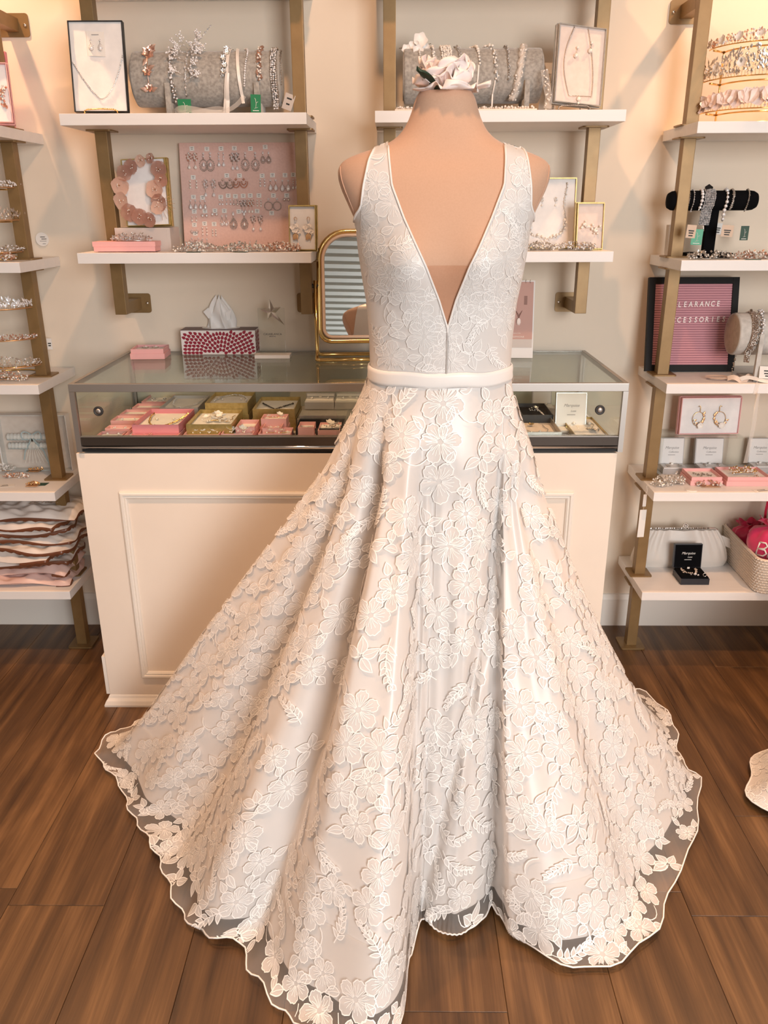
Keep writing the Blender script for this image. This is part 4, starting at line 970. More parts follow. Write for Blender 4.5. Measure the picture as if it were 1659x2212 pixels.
# garlands along the front edge
for i, (xa, xb, m1, m2) in enumerate(((372, 470, 'silver', 'porcelain'), (468, 575, 'silver', 'pearl'), (570, 648, 'rose_gold', 'pearl'))):
    a, b = at(xa, 538, 2.465), at(xb, 538, 2.465)
    lab = ('leaf and white flower hair vine at the left in front of the pink board', 'pearl and leaf hair vine in the middle in front of the pink board', 'blush beaded hair vine at the right before the small gold box')[i]
    comb_thing(lab, ((a.x+b.x)/2, 2.475, ZL), b.x-a.x, m1, m2, nb=150, hgt=.024, dep=.018, teeth=0, group='hair vines on the lower left shelf')
    if i < 2: tag(MB().box(-.02, .02, -.012, .012, 0, .0008).build('card', 'green_dark', None, T4((a.x+b.x)/2+.0, 2.447, ZL+.0005) @ rot(0, 0, .2-.4*i)), 'dark green card under the %s hair vine on the lower left shelf' % ('left' if i == 0 else 'middle'), 'card')
x0, x1 = at(624, 500, 2.50).x, at(686, 500, 2.50).x; zt = at(655, 447, 2.5).z
M = stand_M((x0+x1)/2, 2.505, ZL+.002, zt-ZL, .10, -.12)
tray('gift_box', 'small gold rimmed box with porcelain flower earrings at the end of the lower left shelf', M, x1-x0-.005, zt-ZL, .020, 'box_gold')
f = on(M, .020)
for s, nm in ((-1, 'left'), (1, 'right')):
    u0 = s*.019-.001; a = []; b = MB(); g = MB(); c_ = MB()
    for (du, dv, R) in ((0, 0, .011), (-.007, .006, .009), (.008, -.004, .008), (.004, .010, .007)):
        q = blossom(f(u0+du, -.004+dv, .006), R, 5, M.to_3x3() @ Vector((du*30, dv*30, 1)), .5, R*900); a.append(('flower', q, 'porcelain'))
    for du, dv in ((-.008, -.022), (.006, -.024), (-.002, -.016)): leaf3(b, f(u0, -.012, .004), M.to_3x3() @ Vector((du, dv, 0)), .024, .006, M.to_3x3() @ Vector((0, 0, 1)))
    for k in range(8): g.ball(f(u0+.010*math.cos(k*2.1), -.008+.010*math.sin(k*1.7), .008), .0022, 1)
    b.tube([f(u0+.004*math.cos(a_), .026+.004*math.sin(a_), .004) for a_ in np.linspace(0, 2*PI, 10)], .0008, 4); c_.gem(f(u0, .022, .006), .003)
    put('earring', nm+' porcelain flower earring with gold leaves in the small gold box', 'earring', [*a, ('leaves', b, 'copper'), ('pearls', g, 'pearl'), ('stone', c_, 'crystal')], 'porcelain flower earrings')

# ================================================================ things on the counter
ZC = 1.0242
a, b, c = az(273, 777, ZC), az(343, 777, ZC), az(374, 762, ZC)
yaw = .12; M = lie_M((a.x+b.x)/2+.012, a.y+.052, ZC+.002, .05)
tray('gift_box', 'pink box with crystal earrings at the left of the glass counter top', M, .102, .088, .030, 'box_pink', pad_d=.008, group=None)
f = on(M, .030)
for s, nm in ((-1, 'left'), (1, 'right')): earring(nm+' leafy crystal earring in the pink box on the glass top', 'fan', M @ T4(s*.016, .012, .026), 1.1, 'dark_silver', 'crystal', 'earrings in the pink box on the glass top')
# tissue box
a, b = az(394, 766, ZC), az(553, 766, ZC); w = b.x-a.x; zt = at(470, 713, a.y).z; h = zt-ZC; dB = .118
t = thing('tissue_box', 'tissue box with red petal pattern on white, on the glass counter', 'tissue box', ((a.x+b.x)/2, a.y, ZC))
mat('tissue_white', (0.83, 0.78, 0.76), 0.5); mat('petal_red', (0.30, 0.012, 0.035), 0.45); mat('tissue_top', (0.10, 0.035, 0.035), 0.45); mat('tissue_paper', (0.86, 0.84, 0.82), 0.9, **{'Subsurface Weight': 0.0})
MB().box(-w/2, w/2, 0, dB, 0, h-.0005, None, bev=.0008).build('carton', 'tissue_white', t)
MB().box(-w/2-.0002, w/2+.0002, -.0002, dB+.0002, h-.0012, h).build('top_panel', 'tissue_top', t)
pm = MB()
def drop2d(m, u, v, ang, L, wd, T):
    o = [(L*.5, 0), (L*.2, wd*.36), (-.12*L, wd*.5), (-.38*L, wd*.40), (-.5*L, 0), (-.38*L, -wd*.40), (-.12*L, -wd*.5), (L*.2, -wd*.36)]
    m.add([T @ Vector((u+x_*math.cos(ang)-y_*math.sin(ang), v+x_*math.sin(ang)+y_*math.cos(ang), .0004)) for x_, y_ in o], [tuple(range(8))])
def rosette(T, W_, H_, cx_):
    cyy = -H_*.50
    for ri in range(1, 40):
        R = .0128*ri+.004; n = max(6, int(2*PI*R/.0112))
        for k in range(n):
            an = 2*PI*(k+.5*(ri % 2))/n; u, v = cx_+R*math.cos(an), cyy+R*math.sin(an)
            if abs(u) < W_/2-.0058 and abs(v) < H_/2-.0055: drop2d(pm, u, v, an, .0138, .0102, T)
rosette(T4(0, 0, h/2) @ rot(PI/2), w, h, .008)
rosette(T4(w/2, dB/2, h/2) @ rot(0, 0, PI/2) @ rot(PI/2), dB, h, 0.0)
pm.build('petal_print', 'petal_red', t)
ov = [(.5*w*.52*math.cos(a_), .034*math.sin(a_)) for a_ in np.linspace(0, 2*PI, 29)[:-1]]
MB().prism([(x_, y_+dB/2) for x_, y_ in ov], h, h+.0006).build('opening', 'tissue_paper', t)
rows = []
prof_t = [(0, .046, .022), (.02, .044, .016), (.05, .036, .010), (.075, .022, .007), (.097, .008, .003)]
for i in range(15):
    u = i/14; hz = .097*u; a_ = np.interp(hz, [q[0] for q in prof_t], [q[1] for q in prof_t]); b_ = np.interp(hz, [q[0] for q in prof_t], [q[2] for q in prof_t])
    rows.append([Vector(((a_*math.cos(th))*(1+.16*math.sin(3*th+4*u)) + .006*math.sin(7*th)*u*(1-u)*3, dB/2+(b_+.010*math.sin(5*th+6*u)*(1-u*.6))*math.sin(th)*1.2, h+.0006+hz+.012*math.sin(4*th+1)*u*(1-.4*u))) for th in np.linspace(0, 2*PI, 57)[:-1]])
tm = MB(); tm.grid(rows, wrap=True, smooth=True)
pts = [(-.036, .03), (-.052, .052), (-.034, .066), (-.024, .04)]
tm.add([Vector((x_, dB/2-.012, h+z_)) for x_, z_ in pts], [(0, 1, 2, 3)], True); tm.add([Vector((x_, dB/2-.010, h+z_)) for x_, z_ in ((.02, .05), (.040, .060), (.034, .03), (.022, .02))], [(0, 1, 2, 3)], True)
tm.build('tissue', 'tissue_paper', t)
# star award
a, b = az(550, 775, ZC), az(626, 775, ZC)
t = thing('glass_award', 'clear acrylic award with silver star on a white base on the counter', 'award', ((a.x+b.x)/2, a.y, ZC)); w = b.x-a.x
MB().box(-w/2, w/2, 0, .05, 0, .011, None, bev=.0008).build('base', 'box_white', t)
zt = at(586, 666, a.y+.02).z-ZC; pw_ = .083
MB().box(-pw_/2, pw_/2, .022, .030, .0112, zt, None, bev=.0008).build('panel', 'acrylic', t)
sc_ = .040; sx, sz = 0.002, zt-.010
st = []
for k in range(10):
    R = (.043, .040, .030, .062, .036)[(k//2) % 5] if k % 2 == 0 else .0145
    an = PI/2+2*PI*k/10+(.12 if k % 2 == 0 else .05); st.append((sx+R*.92*math.cos(an), sz+R*.92*math.sin(an)))
sm_ = MB(); n = 10
vs = [Vector((x_, .0215, z_)) for x_, z_ in st]+[Vector((sx, .008, sz))]+[Vector((x_, .0218, z_)) for x_, z_ in st]
sm_.add(vs, [(k, (k+1) % n, n) for k in range(n)]+[tuple(n+1+k for k in range(n))]); sm_.build('star', 'silver', t)
mat('award_ink', (0.04, 0.03, 0.03), 0.5)
mesh_text('lettering', 'CASABLANCA', .0088, 'award_ink', T4(.002, .0214, zt-.080) @ rot(PI/2), t, space=1.05)
mesh_text('lettering', 'BRIDAL', .0060, 'award_ink', T4(.002, .0214, zt-.087) @ rot(PI/2), t, space=1.1)
# tilting mirror
a = az(682, 781, ZC); mY = a.y+.055
xc = at(762, 620, mY).x; hw_ = xc-at(690, 620, mY).x; zt = at(755, 496, mY).z; zb = at(755, 736, mY).z; hh_ = (zt-zb)/2; zc_ = (zt+zb)/2
t = thing('vanity_mirror', 'brass framed tilting table mirror on the counter, half hidden by the gown', 'mirror', (xc, mY, ZC), .06)
def rrect(hw, ht, rtop, rbot, n=9):
    P = []
    for cx_, cz_, r, a0 in ((hw-rtop, ht-rtop, rtop, 0), (-hw+rtop, ht-rtop, rtop, 90), (-hw+rbot, -ht+rbot, rbot, 180), (hw-rbot, -ht+rbot, rbot, 270)):
        for k in range(n): an = math.radians(a0+90*k/(n-1)); P.append((cx_+r*math.cos(an), cz_+r*math.sin(an)))
    return P
TIL = .27
Mm = T4(0, 0, zc_-ZC) @ rot(PI/2-TIL)
o = MB().tube([Mm @ Vector((x_, z_, 0)) for x_, z_ in rrect(hw_, hh_, .085, .035)], .0075, 12, closed=True).build('frame', 'brass', t)
MB().tube([Mm @ Vector((x_, z_, .002)) for x_, z_ in rrect(hw_-.012, hh_-.012, .074, .026)], .0055, 10, closed=True).build('inner_rim', 'ribbon_peach', o)
MB().add([Mm @ Vector((x_, z_, .001)) for x_, z_ in rrect(hw_-.010, hh_-.010, .076, .028)], [tuple(range(36))]).build('mirror_glass', 'mirror', t)
MB().add([Mm @ Vector((x_, z_, -.0015)) for x_, z_ in rrect(hw_-.008, hh_-.008, .076, .028)], [tuple(range(36))[::-1]]).build('backing', 'box_taupe', t)
xl = hw_+.0125; zk = at(683, 617, mY).z-ZC
for s in (-1, 1):
    MB().tube([(s*xl, 0, zk+.016), (s*xl, 0, .03), (s*xl, -.012, .010), (s*xl, -.05, .0065), (s*(xl-.012), -.056, .0062)], .006, 10).build('upright', 'brass', t)
    k = MB().lathe([(.004, -.012), (.0065, -.010), (.0065, -.006), (.003, -.005), (.003, .005), (.0065, .006), (.0065, .012)], 12, M=rot(0, PI/2).to_3x3(), c=(s*xl, 0, zk)).build('pivot_knob', 'rubber', t)
MB().tube([(-xl+.01, -.056, .0062), (xl-.01, -.056, .0062)], .006, 10).build('front_foot', 'brass', t)
MB().tube([(-xl, .0, .022), (-xl+.004, .035, .0095), (-xl+.02, .045, .0062), (xl-.02, .045, .0062), (xl-.004, .035, .0095), (xl, 0, .022)], .006, 10).build('rear_foot', 'brass', t)
# desk calendar
a = az(1150, 773, ZC); cw, ch = .135, at(1160, 606, a.y+.05).z-ZC
M = T4(a.x-cw/2, a.y, ZC) @ rot(0, 0, -.06); mat('calendar_pink', (0.56, 0.33, 0.28), 0.6); mat('calendar_dark', (0.30, 0.16, 0.13), 0.6)
t = thing('desk_calendar', 'tent desk calendar with dusky pink page, partly behind the gown', 'calendar', M=M)
ln = .055
MB().add([(-cw/2, 0, 0), (cw/2, 0, 0), (cw/2, ln, ch), (-cw/2, ln, ch), (-cw/2, 2*ln, 0), (cw/2, 2*ln, 0), (-cw/2, .002, 0), (cw/2, .002, 0)], [(0, 1, 2, 3), (3, 2, 5, 4), (0, 4, 5, 1)]).build('tent', 'box_white', t)
pl = T4(0, ln*.5, ch*.5) @ rot(PI/2-math.atan2(ln, ch)); ht = math.hypot(ch, ln)
pg = MB().box(-cw/2+.002, cw/2-.004, -ht/2+.032, ht/2-.004, .0005, .0012, pl).build('page', 'calendar_pink', t)
MB().box(-cw/2+.002, cw/2-.004, -ht/2+.032, -ht/2+.058, .0013, .0016, pl).build('table_picture', 'box_taupe', pg)
vz = MB().lathe([(.004, 0), (.0065, .008), (.006, .016), (.003, .022)], 10, c=pl @ Vector((.020, -.018, .0016)), M=Matrix.Diagonal((1, .15, 1)))
vz.build('vase_picture', 'petal_blush', pg)
sp = MB()
for k in range(7): sp.tube([pl @ Vector((.020, .003, .0018)), pl @ Vector((.020+.012*math.sin(-1+.33*k), .022+.005*math.cos(k), .0018))], .0009, 4)
sp.build('stem_picture', 'calendar_dark', pg); MB().box(.035, .045, .045, .072, .0013, .0016, pl).build('window_picture', 'calendar_dark', pg)
mesh_text('lettering', 'PERSEPHONE', .0075, 'white_print', pl @ T4(.014, -.054, .0018), pg, space=1.15)
mesh_text('lettering', 'HAMILTON', .0045, 'white_print', pl @ T4(.014, -.043, .0018), pg, space=1.2)
for k in range(9):
    xk = -cw/2+.012+k*.0135; MB().tube([(xk, ln-.0035*math.cos(q)-.001, ch-.003+.0055*math.sin(q)) for q in np.linspace(0, 2*PI, 11)[:-1]], .0007, 4, closed=True).build('ring_binding', 'dark_silver', t)
# ================================================================ inside the glass case
def lay(label, fx0, fx1, yf, yb, zt, m_box, d=None, lid=True, m_pad='cotton', pad_d=.008, lid_m=None, group=None, z0=None, name='gift_box'):
    """open box lying in the case: front rim from (fx0,yf) to (fx1,yf), back rim at row yb, rim height zt"""
    z0 = DECK+.0022 if z0 is None else z0
    a, b = az(fx0, yf, zt), az(fx1, yf, zt); Yb = az(fx0, yb, zt).y
    Yb = max(Yb, a.y+.03); w, h = b.x-a.x, Yb-a.y
    dy = max(0, GY0+.0235-a.y); M = lie_M((a.x+b.x)/2, (a.y+Yb)/2+dy, z0); tray(name, label, M, w-.003, h-.003, zt-z0, m_box, m_pad, lid, pad_d, lid_m=lid_m)
    return M, w, h, zt-z0
def pair(box, d, M, sty, sp_, s, m1, m2, v=0.0, grp=None):
    for q, nm in ((-1, 'left'), (1, 'right')): earring('%s earring in the %s' % (nm, box), sty, M @ T4(q*sp_/2, v, d-.0055), s, m1, m2, grp or 'earrings in the '+box)
DP = .030
zA = DECK+.031
# column of pink boxes at the left end
for nm, x0_, x1_, yf, yb, zt, sty in (('front pink box at the left end of the case', 206, 264, 941, 931, zA, 'studs'), ('second pink box from the front at the left end of the case', 225, 281, 926, 918, zA+.002, 'pearl2'), ('third pink box from the front at the left end of the case', 237, 300, 909, 897, zA+.004, 'pearl2'),
                                 ('fourth pink box from the front at the left end of the case', 257, 321, 895, 884, zA+.004, ''), ('fifth pink box from the front at the left end of the case', 284, 350, 881, 871, zA+.004, ''), ('rearmost pink box at the left end of the case', 304, 361, 868, 851, zA+.004, 'leafy')):
    M, w, h, d = lay(nm, x0_, x1_, yf, yb, zt, 'box_pink')
    if sty: pair(nm.replace(' at the left end of the case', ', left end'), d, M, sty, w*.42, .9, 'silver', 'crystal', .01)
M, w, h, d = lay('pink box with white pad just left of the rose pink necklace box corner', 266, 320, 941, 922, zA+.002, 'box_pink'); pair('pink box below the rose pink box', d, M, 'pearl2', .03, .7, 'silver', 'crystal', -.008)
M, w, h, d = lay('pink box with a dark stud in front of the rose pink necklace box', 320, 385, 941, 924, zA+.002, 'box_pink'); pair('pink box before the rose pink box', d, M, 'studs', .014, .8, 'dark_silver', 'silver', -.004)
def neck(label, M, d, w, h, m1, m2, r=.0022, drop=.75, top=.40, k='gem'):
    f = on(M, d); pts = [f(w*.40*math.cos(a_), h*top-h*drop*math.sin(a_)*(1) if True else 0, .003) for a_ in np.linspace(PI, 0, 30)]
    pts = [f(-w*.38*math.cos(a_), h*top-h*drop*math.sin(a_), .003) for a_ in np.linspace(0, PI, 30)]
    return put('necklace', label, 'necklace', [('chain', MB().tube(pts, r*.5, 5), m1), ('beads', beads(pts, r, k, r*.3), m2)])
zB = DECK+.056
M, w, h, d = lay('large rose pink box holding a gold chain necklace in the case', 283, 386, 918, 883, zB, 'box_rose', pad_d=.014); f = on(M, d-.006)
neck('gold chain necklace in the rose pink box', M, d-.006, w, h, 'gold', 'gold', .0030, .78)
pair('rose pink box', d-.006, M, 'studs', .05, 1.0, 'gold', 'pearl', .01)
M, w, h, d = lay('blue grey box with crystal chain behind the rose pink box', 343, 428, 881, 854, DECK+.048, 'box_grey', pad_d=.010); neck('crystal chain necklace in the blue grey box', M, d-.002, w, h, 'dark_silver', 'crystal', .0026)
M, w, h, d = lay('gold box holding white flower vine in the middle of the case', 400, 501, 917, 884, zB, 'box_gold', pad_d=.012); f = on(M, d-.006)
def flowers_in(label, f, pts, R, gold='gold', cat='hair pin', name='flower_hair_pin', m='porcelain', chain=None):
    P = []; g = MB(); g2 = MB()
    for i, (u, v) in enumerate(pts):
        P.append(('flower', blossom(f(u, v, .010+.004*(i % 2)), R*(.8+.4*((i*37) % 10)/10), 5, (f(u, v, 1)-f(u, v, 0))+Vector((.3*math.sin(i*2), .3*math.cos(i*3), 0)), .45, i), m)); g2.ball(f(u, v, .014), R*.2, 1)
        for k in range(3): g2.ball(f(u+R*1.3*math.cos(i+2.1*k), v+R*1.3*math.sin(i+2.1*k), .008), R*.22, 1)
    if len(pts) > 1: g.tube([f(u, v, .006) for u, v in pts], .0009, 5)
    else: g.tube([f(pts[0][0]-R, pts[0][1], .005), f(pts[0][0]+R, pts[0][1], .005)], .0009, 5)
    if chain: g.tube([f(u, v, .004) for u, v in chain], .0010, 5)
    return put(name, label, cat, P+[('wire', g, gold), ('pearls', g2, 'pearl')])
flowers_in('white flower hair vine with gold wire in the gold box', f, [(-.01, .040), (.005, .018), (.022, .012), (.014, -.008), (.00, -.02), (-.02, -.022), (.032, -.028)], .012, chain=[(.05, .05), (.044, .03), (.050, .0), (.036, -.03)])
M, w, h, d = lay('gold box with crystal necklace at the back of the case', 441, 535, 871, 847, DECK+.075, 'box_gold', pad_d=.012); neck('crystal necklace in the rear gold box', M, d-.004, w, h, 'dark_silver', 'crystal', .0026, -.55, -.1); pair('rear gold box', d-.004, M, 'studs', .06, .8, 'silver', 'crystal', .012)
M, w, h, d = lay('gold box with dark beaded V necklace right of the rear gold box', 544, 637, 884, 857, DECK+.066, 'box_gold', pad_d=.012); f = on(M, d-.004)
pts = [f(-w*.36+w*.36*u, h*.12-h*.45*u, .003) for u in np.linspace(0, 1, 14)]+[f(w*.36*u, -h*.33+h*.45*u, .003) for u in np.linspace(0.07, 1, 14)]
put('necklace', 'dark oval bead necklace in a V inside the right gold box', 'necklace', [('chain', MB().tube(pts, .0010, 5), 'dark_silver'), ('beads', beads(pts, .0032, 'gem', 0, step=.0075), 'box_black')])
M, w, h, d = lay('plain pink box right of the gold flower box', 507, 551, 923, 906, DECK+.045, 'box_pink', pad_d=.012); pair('plain pink box right of the gold flower box', d-.005, M, 'studs', .012, .5, 'dark_silver', 'silver', -.01)
M, w, h, d = lay('pink box with blue crystal studs beside the plain pink box', 565, 608, 925, 906, DECK+.045, 'box_pink', pad_d=.012); pair('pink box with blue crystal studs', d-.005, M, 'fan', .022, .75, 'dark_silver', 'crystal', .002)
M, w, h, d = lay('two tier pink box with pearl pins behind the stud boxes', 562, 619, 905, 894, DECK+.058, 'box_pink', pad_d=.010); f = on(M, d-.003)
flowers_in('pair of pearl flower pins in the two tier pink box', f, [(-.018, .0), (.014, .002), (.022, .0)], .009)
M, w, h, d = lay('pink box crowded with white pearl flowers at the case front', 391, 470, 943, 926, zA+.004, 'box_pink', pad_d=.010); f = on(M, d-.003)
flowers_in('pearl flower spray in the crowded pink box', f, [(-.022, -.005), (-.008, .012), (.00, -.006), (.014, .004), (.026, -.006)], .010)
M, w, h, d = lay('pink box with two white flower pins at the case front', 471, 543, 944, 927, zA+.006, 'box_pink', pad_d=.010); f = on(M, d-.003)
for i, u in enumerate((-.018, .018)): flowers_in('%s white flower pin in the pink box at the case front' % ('left', 'right')[i], f, [(u, .004*i), (u-.008, -.004), (u+.006, .01)], .011)
M, w, h, d = lay('wide pink box with two single flower pins at the case front', 552, 625, 945, 930, zA+.006, 'box_pink', pad_d=.010); f = on(M, d-.003)
for i, u in enumerate((-.016, .018)): flowers_in('%s single flower pin in the wide pink box' % ('left', 'right')[i], f, [(u, -.004)], .012)
M, w, h, d = lay('small tall two tier pink box with dark earrings before the black box', 640, 677, 928, 915, DECK+.056, 'box_pink', pad_d=.010); pair('small tall pink box', d-.003, M, 'fan', .018, .7, 'dark_silver', 'silver', .004)
M, w, h, d = lay('pink box topped with a white blossom beside the gown', 685, 735, 930, 912, DECK+.045, 'box_pink', pad_d=.006); f = on(M, d)
flowers_in('white blossom cluster on the pink box beside the gown', f, [(.008, .012), (.0, .002), (.016, .004), (.006, -.008)], .012)
M, w, h, d = lay('open black box in front of the stacked silver boxes', 637, 742, 926, 905, DECK+.045, 'box_black', lid=False, m_pad='velvet_black', pad_d=.034)
# stack of flat silver boxes
for k, (xa, xb, yy, nm) in enumerate(((633, 740, 902, 'lowest'), (641, 745, 895, 'middle'), (646, 748, 887, 'topmost'))):
    zb_ = DECK+.0005+k*.0185+.016; a, b = az(xa, yy, zb_+.0165), az(xb, yy, zb_+.0165)
    t = thing('flat_box', '%s of three stacked flat silver boxes in the case' % nm, 'box', ((a.x+b.x)/2, a.y, zb_-.016), group='stacked flat silver boxes'); w2 = (b.x-a.x)/2
    MB().box(-w2+.001, w2-.001, .001, .074, 0, .009).build('box_body', 'box_silver', t); MB().box(-w2, w2, 0, .075, .009, .0178, None, bev=.0008).build('lid', 'box_silver', t)
def ring_box(label, x0_, x1_, ylid, yh, ybase, z0, m_in, m_out, txt=True, base_d=.055, base_h=.026, lean=.16, ink='ink_grey', words_=('Marquise', 'Collection'), pad=None, open_y=None):
    """hinged jewellery box standing open: lid pane (x0..x1, ylid..yh), base in front down to row ybase"""
    pf = az(x0_, ybase, z0); Y0 = open_y if open_y else pf.y
    a, b = at(x0_, yh, Y0+base_d), at(x1_, yh, Y0+base_d); w = b.x-a.x
    hl = at(x0_, ylid, Y0+base_d+.01).z-z0-base_h
    t = thing('jewellery_box', label, 'jewellery box', ((a.x+b.x)/2, Y0, z0)); x = w/2+.003
    MB().box(-x, x, 0, base_d, 0, base_h-.004, None, bev=.001).build('base', m_out, t); MB().box(-x+.003, x-.003, .003, base_d-.003, base_h-.004, base_h).build('cushion', pad or m_in, t)
    L = T4(0, base_d, base_h-.002) @ rot(PI/2-lean)
    l = MB().box(-x, x, 0, hl, -.016, -.001, L, bev=.001).build('lid', m_out, t)
    MB().box(-x+.003, x-.003, .003, hl-.003, -.001, .0004, L).build('lid_lining', m_in, l)
    if txt:
        mesh_text('lettering', words_[0], .0125, ink, L @ T4(0, hl*.62, .0006), l, shear=.35); mesh_text('lettering', words_[1], .0080, ink, L @ T4(.006, hl*.46, .0006), l, shear=.35); MB().box(-.012, .012, hl*.34, hl*.36, .0005, .0008, L).build('print_line', ink, l)
    MB().box(-.004, .004, base_d-.012, base_d-.010, base_h, base_h+.006).build('clasp_tab', 'paper', t)
    return Vector(((a.x+b.x)/2, Y0, z0)), w, base_h, base_d
def studs_on(box, c, w, bh, bd, sty, s, m1, m2, sp_=.5):
    M = T4(c.x, c.y+bd*.55, c.z+bh+.001)
    for q, nm in ((-1, 'left'), (1, 'right')): earring('%s earring in the %s' % (nm, box), sty, M @ T4(q*w*sp_/2, .006, .001), s, m1, m2, 'earrings in the '+box)
r_ = ring_box('open pale grey earring box on the stacked silver boxes', 664, 722, 846, 865, 884, DECK+.058, 'box_white', 'box_grey', False); studs_on('pale grey box on the silver stack', *r_, 'drop', .8, 'silver', 'crystal', .6)
r_ = ring_box('open grey earring box behind the gown edge, right of the pale grey one', 728, 786, 846, 865, 884, DECK+.058, 'box_white', 'box_grey', False, open_y=r_[0].y); studs_on('grey box behind the gown edge', *r_, 'drop', .8, 'silver', 'crystal', .5)
# right end of the case
M, w, h, d = lay('black velvet box with crystal bracelet right of the gown', 1128, 1197, 897, 871, DECK+.050, 'box_black', lid=False, m_pad='velvet_black', pad_d=.012); f = on(M, d-.006)
pts = [f(w*.22+.003*math.sin(6*u), -h*.42+h*.8*u, .003) for u in np.linspace(0, 1, 12)]; put('bracelet', 'crystal bracelet in the black velvet box', 'bracelet', [('beads', beads(pts, .0030, 'gem', .0006), 'crystal')])
flowers_in('small silver flower pin in the black velvet box', f, [(-.005, .01), (.006, .004)], .008, 'silver', m='silver')
M, w, h, d = lay('silver gold box with fine chain necklace right of the gown', 1132, 1218, 937, 899, DECK+.042, 'box_silver', m_pad='velvet_cream', pad_d=.016); f = on(M, d-.010)
put('necklace', 'fine silver chain with flower charm in the silver gold box', 'necklace', [('chain', MB().tube([f(-.04, -.02, .003), f(-.02, -.05, .003), f(.0, -.06, .003), f(.022, -.05, .003), f(.030, -.02, .003), f(.024, .0, .003), f(.022, .03, .003)], .0009, 5), 'silver'), ('charm', blossom(f(-.012, .025, .004), .010, 5, (0, 0, 1), .4), 'gold'), ('pearl', MB().ball(f(.0, -.058, .006), .004, 2), 'pearl')])
r_ = ring_box('white open jewellery box with printed lid at the right end of the case', 1203, 1266, 846, 897, 931, DECK+.0005, 'box_white', 'box_silver', True, words_=('Marquise', 'Luxe'), base_h=.024, open_y=az(1240, 931, DECK+.024).y); studs_on('white box with printed lid', *r_, 'leafy', .6, 'gold', 'pearl', .35)
r_ = ring_box('white open earring box behind the black velvet box', 1152, 1190, 842, 864, 884, DECK+.0005, 'box_white', 'box_grey', False, open_y=2.56, base_h=.03); studs_on('white box behind the black velvet box', *r_, 'studs', .9, 'silver', 'pearl', .4)
M, w, h, d = lay('gold rimmed cream box with two pearl studs at the right end of the case', 1246, 1322, 945, 905, DECK+.034, 'box_gold', pad_d=.006); f = on(M, d)
for q, nm in ((-1, 'left'), (1, 'right')): earring(nm+' pearl stud in the gold rimmed cream box', 'studs', M @ T4(q*.023, .030, d-.004), 1.3, 'silver', 'pearl', 'pearl studs in the gold rimmed cream box')
pts = [f(.030, .045, .003), f(.034, .02, .003), f(.022, -.01, .003), f(.010, -.022, .003)]
put('necklace', 'silver chain with crystal leaf pendant in the gold rimmed cream box', 'necklace', [('chain', MB().tube(pts, .0010, 5), 'silver'), ('pendant', beads([f(.004, -.022, .004), f(.016, -.034, .004), f(.034, -.042, .004)], .0036, 'gem', .002, step=.004), 'dark_silver')])

# ================================================================ silk peony in the neck
mat('peony', (0.90, 0.74, 0.69), 0.65, **{'Subsurface Weight': 0.08, 'Sheen Weight': 0.25}); noise_col(MATS['peony'], (0.92, 0.75, 0.70), (0.96, 0.87, 0.835), 22, detail=3)
nc = Vector((MX-.002, MY-.005, 1.668))
t = thing('silk_flower', 'pale pink silk peony set in the open neck of the dress form', 'flower', nc)
rf = random.Random(8)
def petal(az0, elev, L, wd, cup, wave, base=(0, 0, 0), ph=0.0):
    P = []; NU, NV = 14, 19
    d = Vector((math.cos(az0), math.sin(az0), 0)); s = Vector((-math.sin(az0), math.cos(az0), 0))
    for i in range(NU):
        u = i/(NU-1); row = []
        for j in range(NV):
            v = 2*j/(NV-1)-1; e = elev*(1-.35*u*cup)
            r = L*u*(1-.10*v*v*u); wv = wave*u*u*math.sin(5.2*v+ph+2*u); wid = wd*math.sin(PI*min(.5, .10+.62*u))*(math.sqrt(max(.02, 1-((u-.62)/.40)**2)) if u > .62 else 1)
            rad = r*math.cos(e); hgt = r*math.sin(e)+wv+.25*wd*v*v*cup*u
            row.append(Vector(base)+d*(rad-.35*wd*cup*v*v*u)+s*(wid*v)+Vector((0, 0, hgt+.010*math.sin(6*v+ph)*max(0, u-.6))))
        P.append(row)
    return P
for a_, el, L, wd, cup, wave, bz in ((255, .18, .055, .052, .1, .007, .000), (325, .16, .060, .045, .1, .006, .000), (5, .22, .083, .030, -.3, .004, .002), (200, .9, .062, .040, .5, .006, .002), (168, 1.15, .086, .034, .3, .006, .003), (130, 1.25, .092, .036, .3, .005, .003), (60, 1.25, .084, .050, .5, .006, .003),
                                  (290, 1.02, .066, .048, .7, .007, .006), (330, 1.10, .070, .044, .6, .007, .006), (20, 1.15, .080, .046, .6, .007, .005), (225, 1.2, .060, .036, .5, .005, .008), (100, 1.3, .082, .045, .5, .006, .006), (275, .62, .060, .046, .5, .008, .004), (345, .70, .064, .040, .4, .008, .004), (310, 1.25, .078, .040, .7, .006, .008), (185, .45, .058, .038, .2, .007, .002)):
    a = math.radians(a_); o = MB().grid(petal(a, el*.92, L*(.80 if el > .5 else .95), wd, cup, wave, (.010*math.cos(a), .010*math.sin(a), bz), rf.random()*6)).build('petal', 'peony', t)
    md = o.modifiers.new('thickness', 'SOLIDIFY'); md.thickness = .0006
MB().grid(petal(math.radians(212), .78, .062, .016, .5, .001, (-.012, -.030, -.002))).build('leaf', 'leaf_green', t)
MB().lathe([(.012, -.004), (.016, .002), (.012, .010), (.004, .014)], 14).build('calyx', 'leaf_green', t)

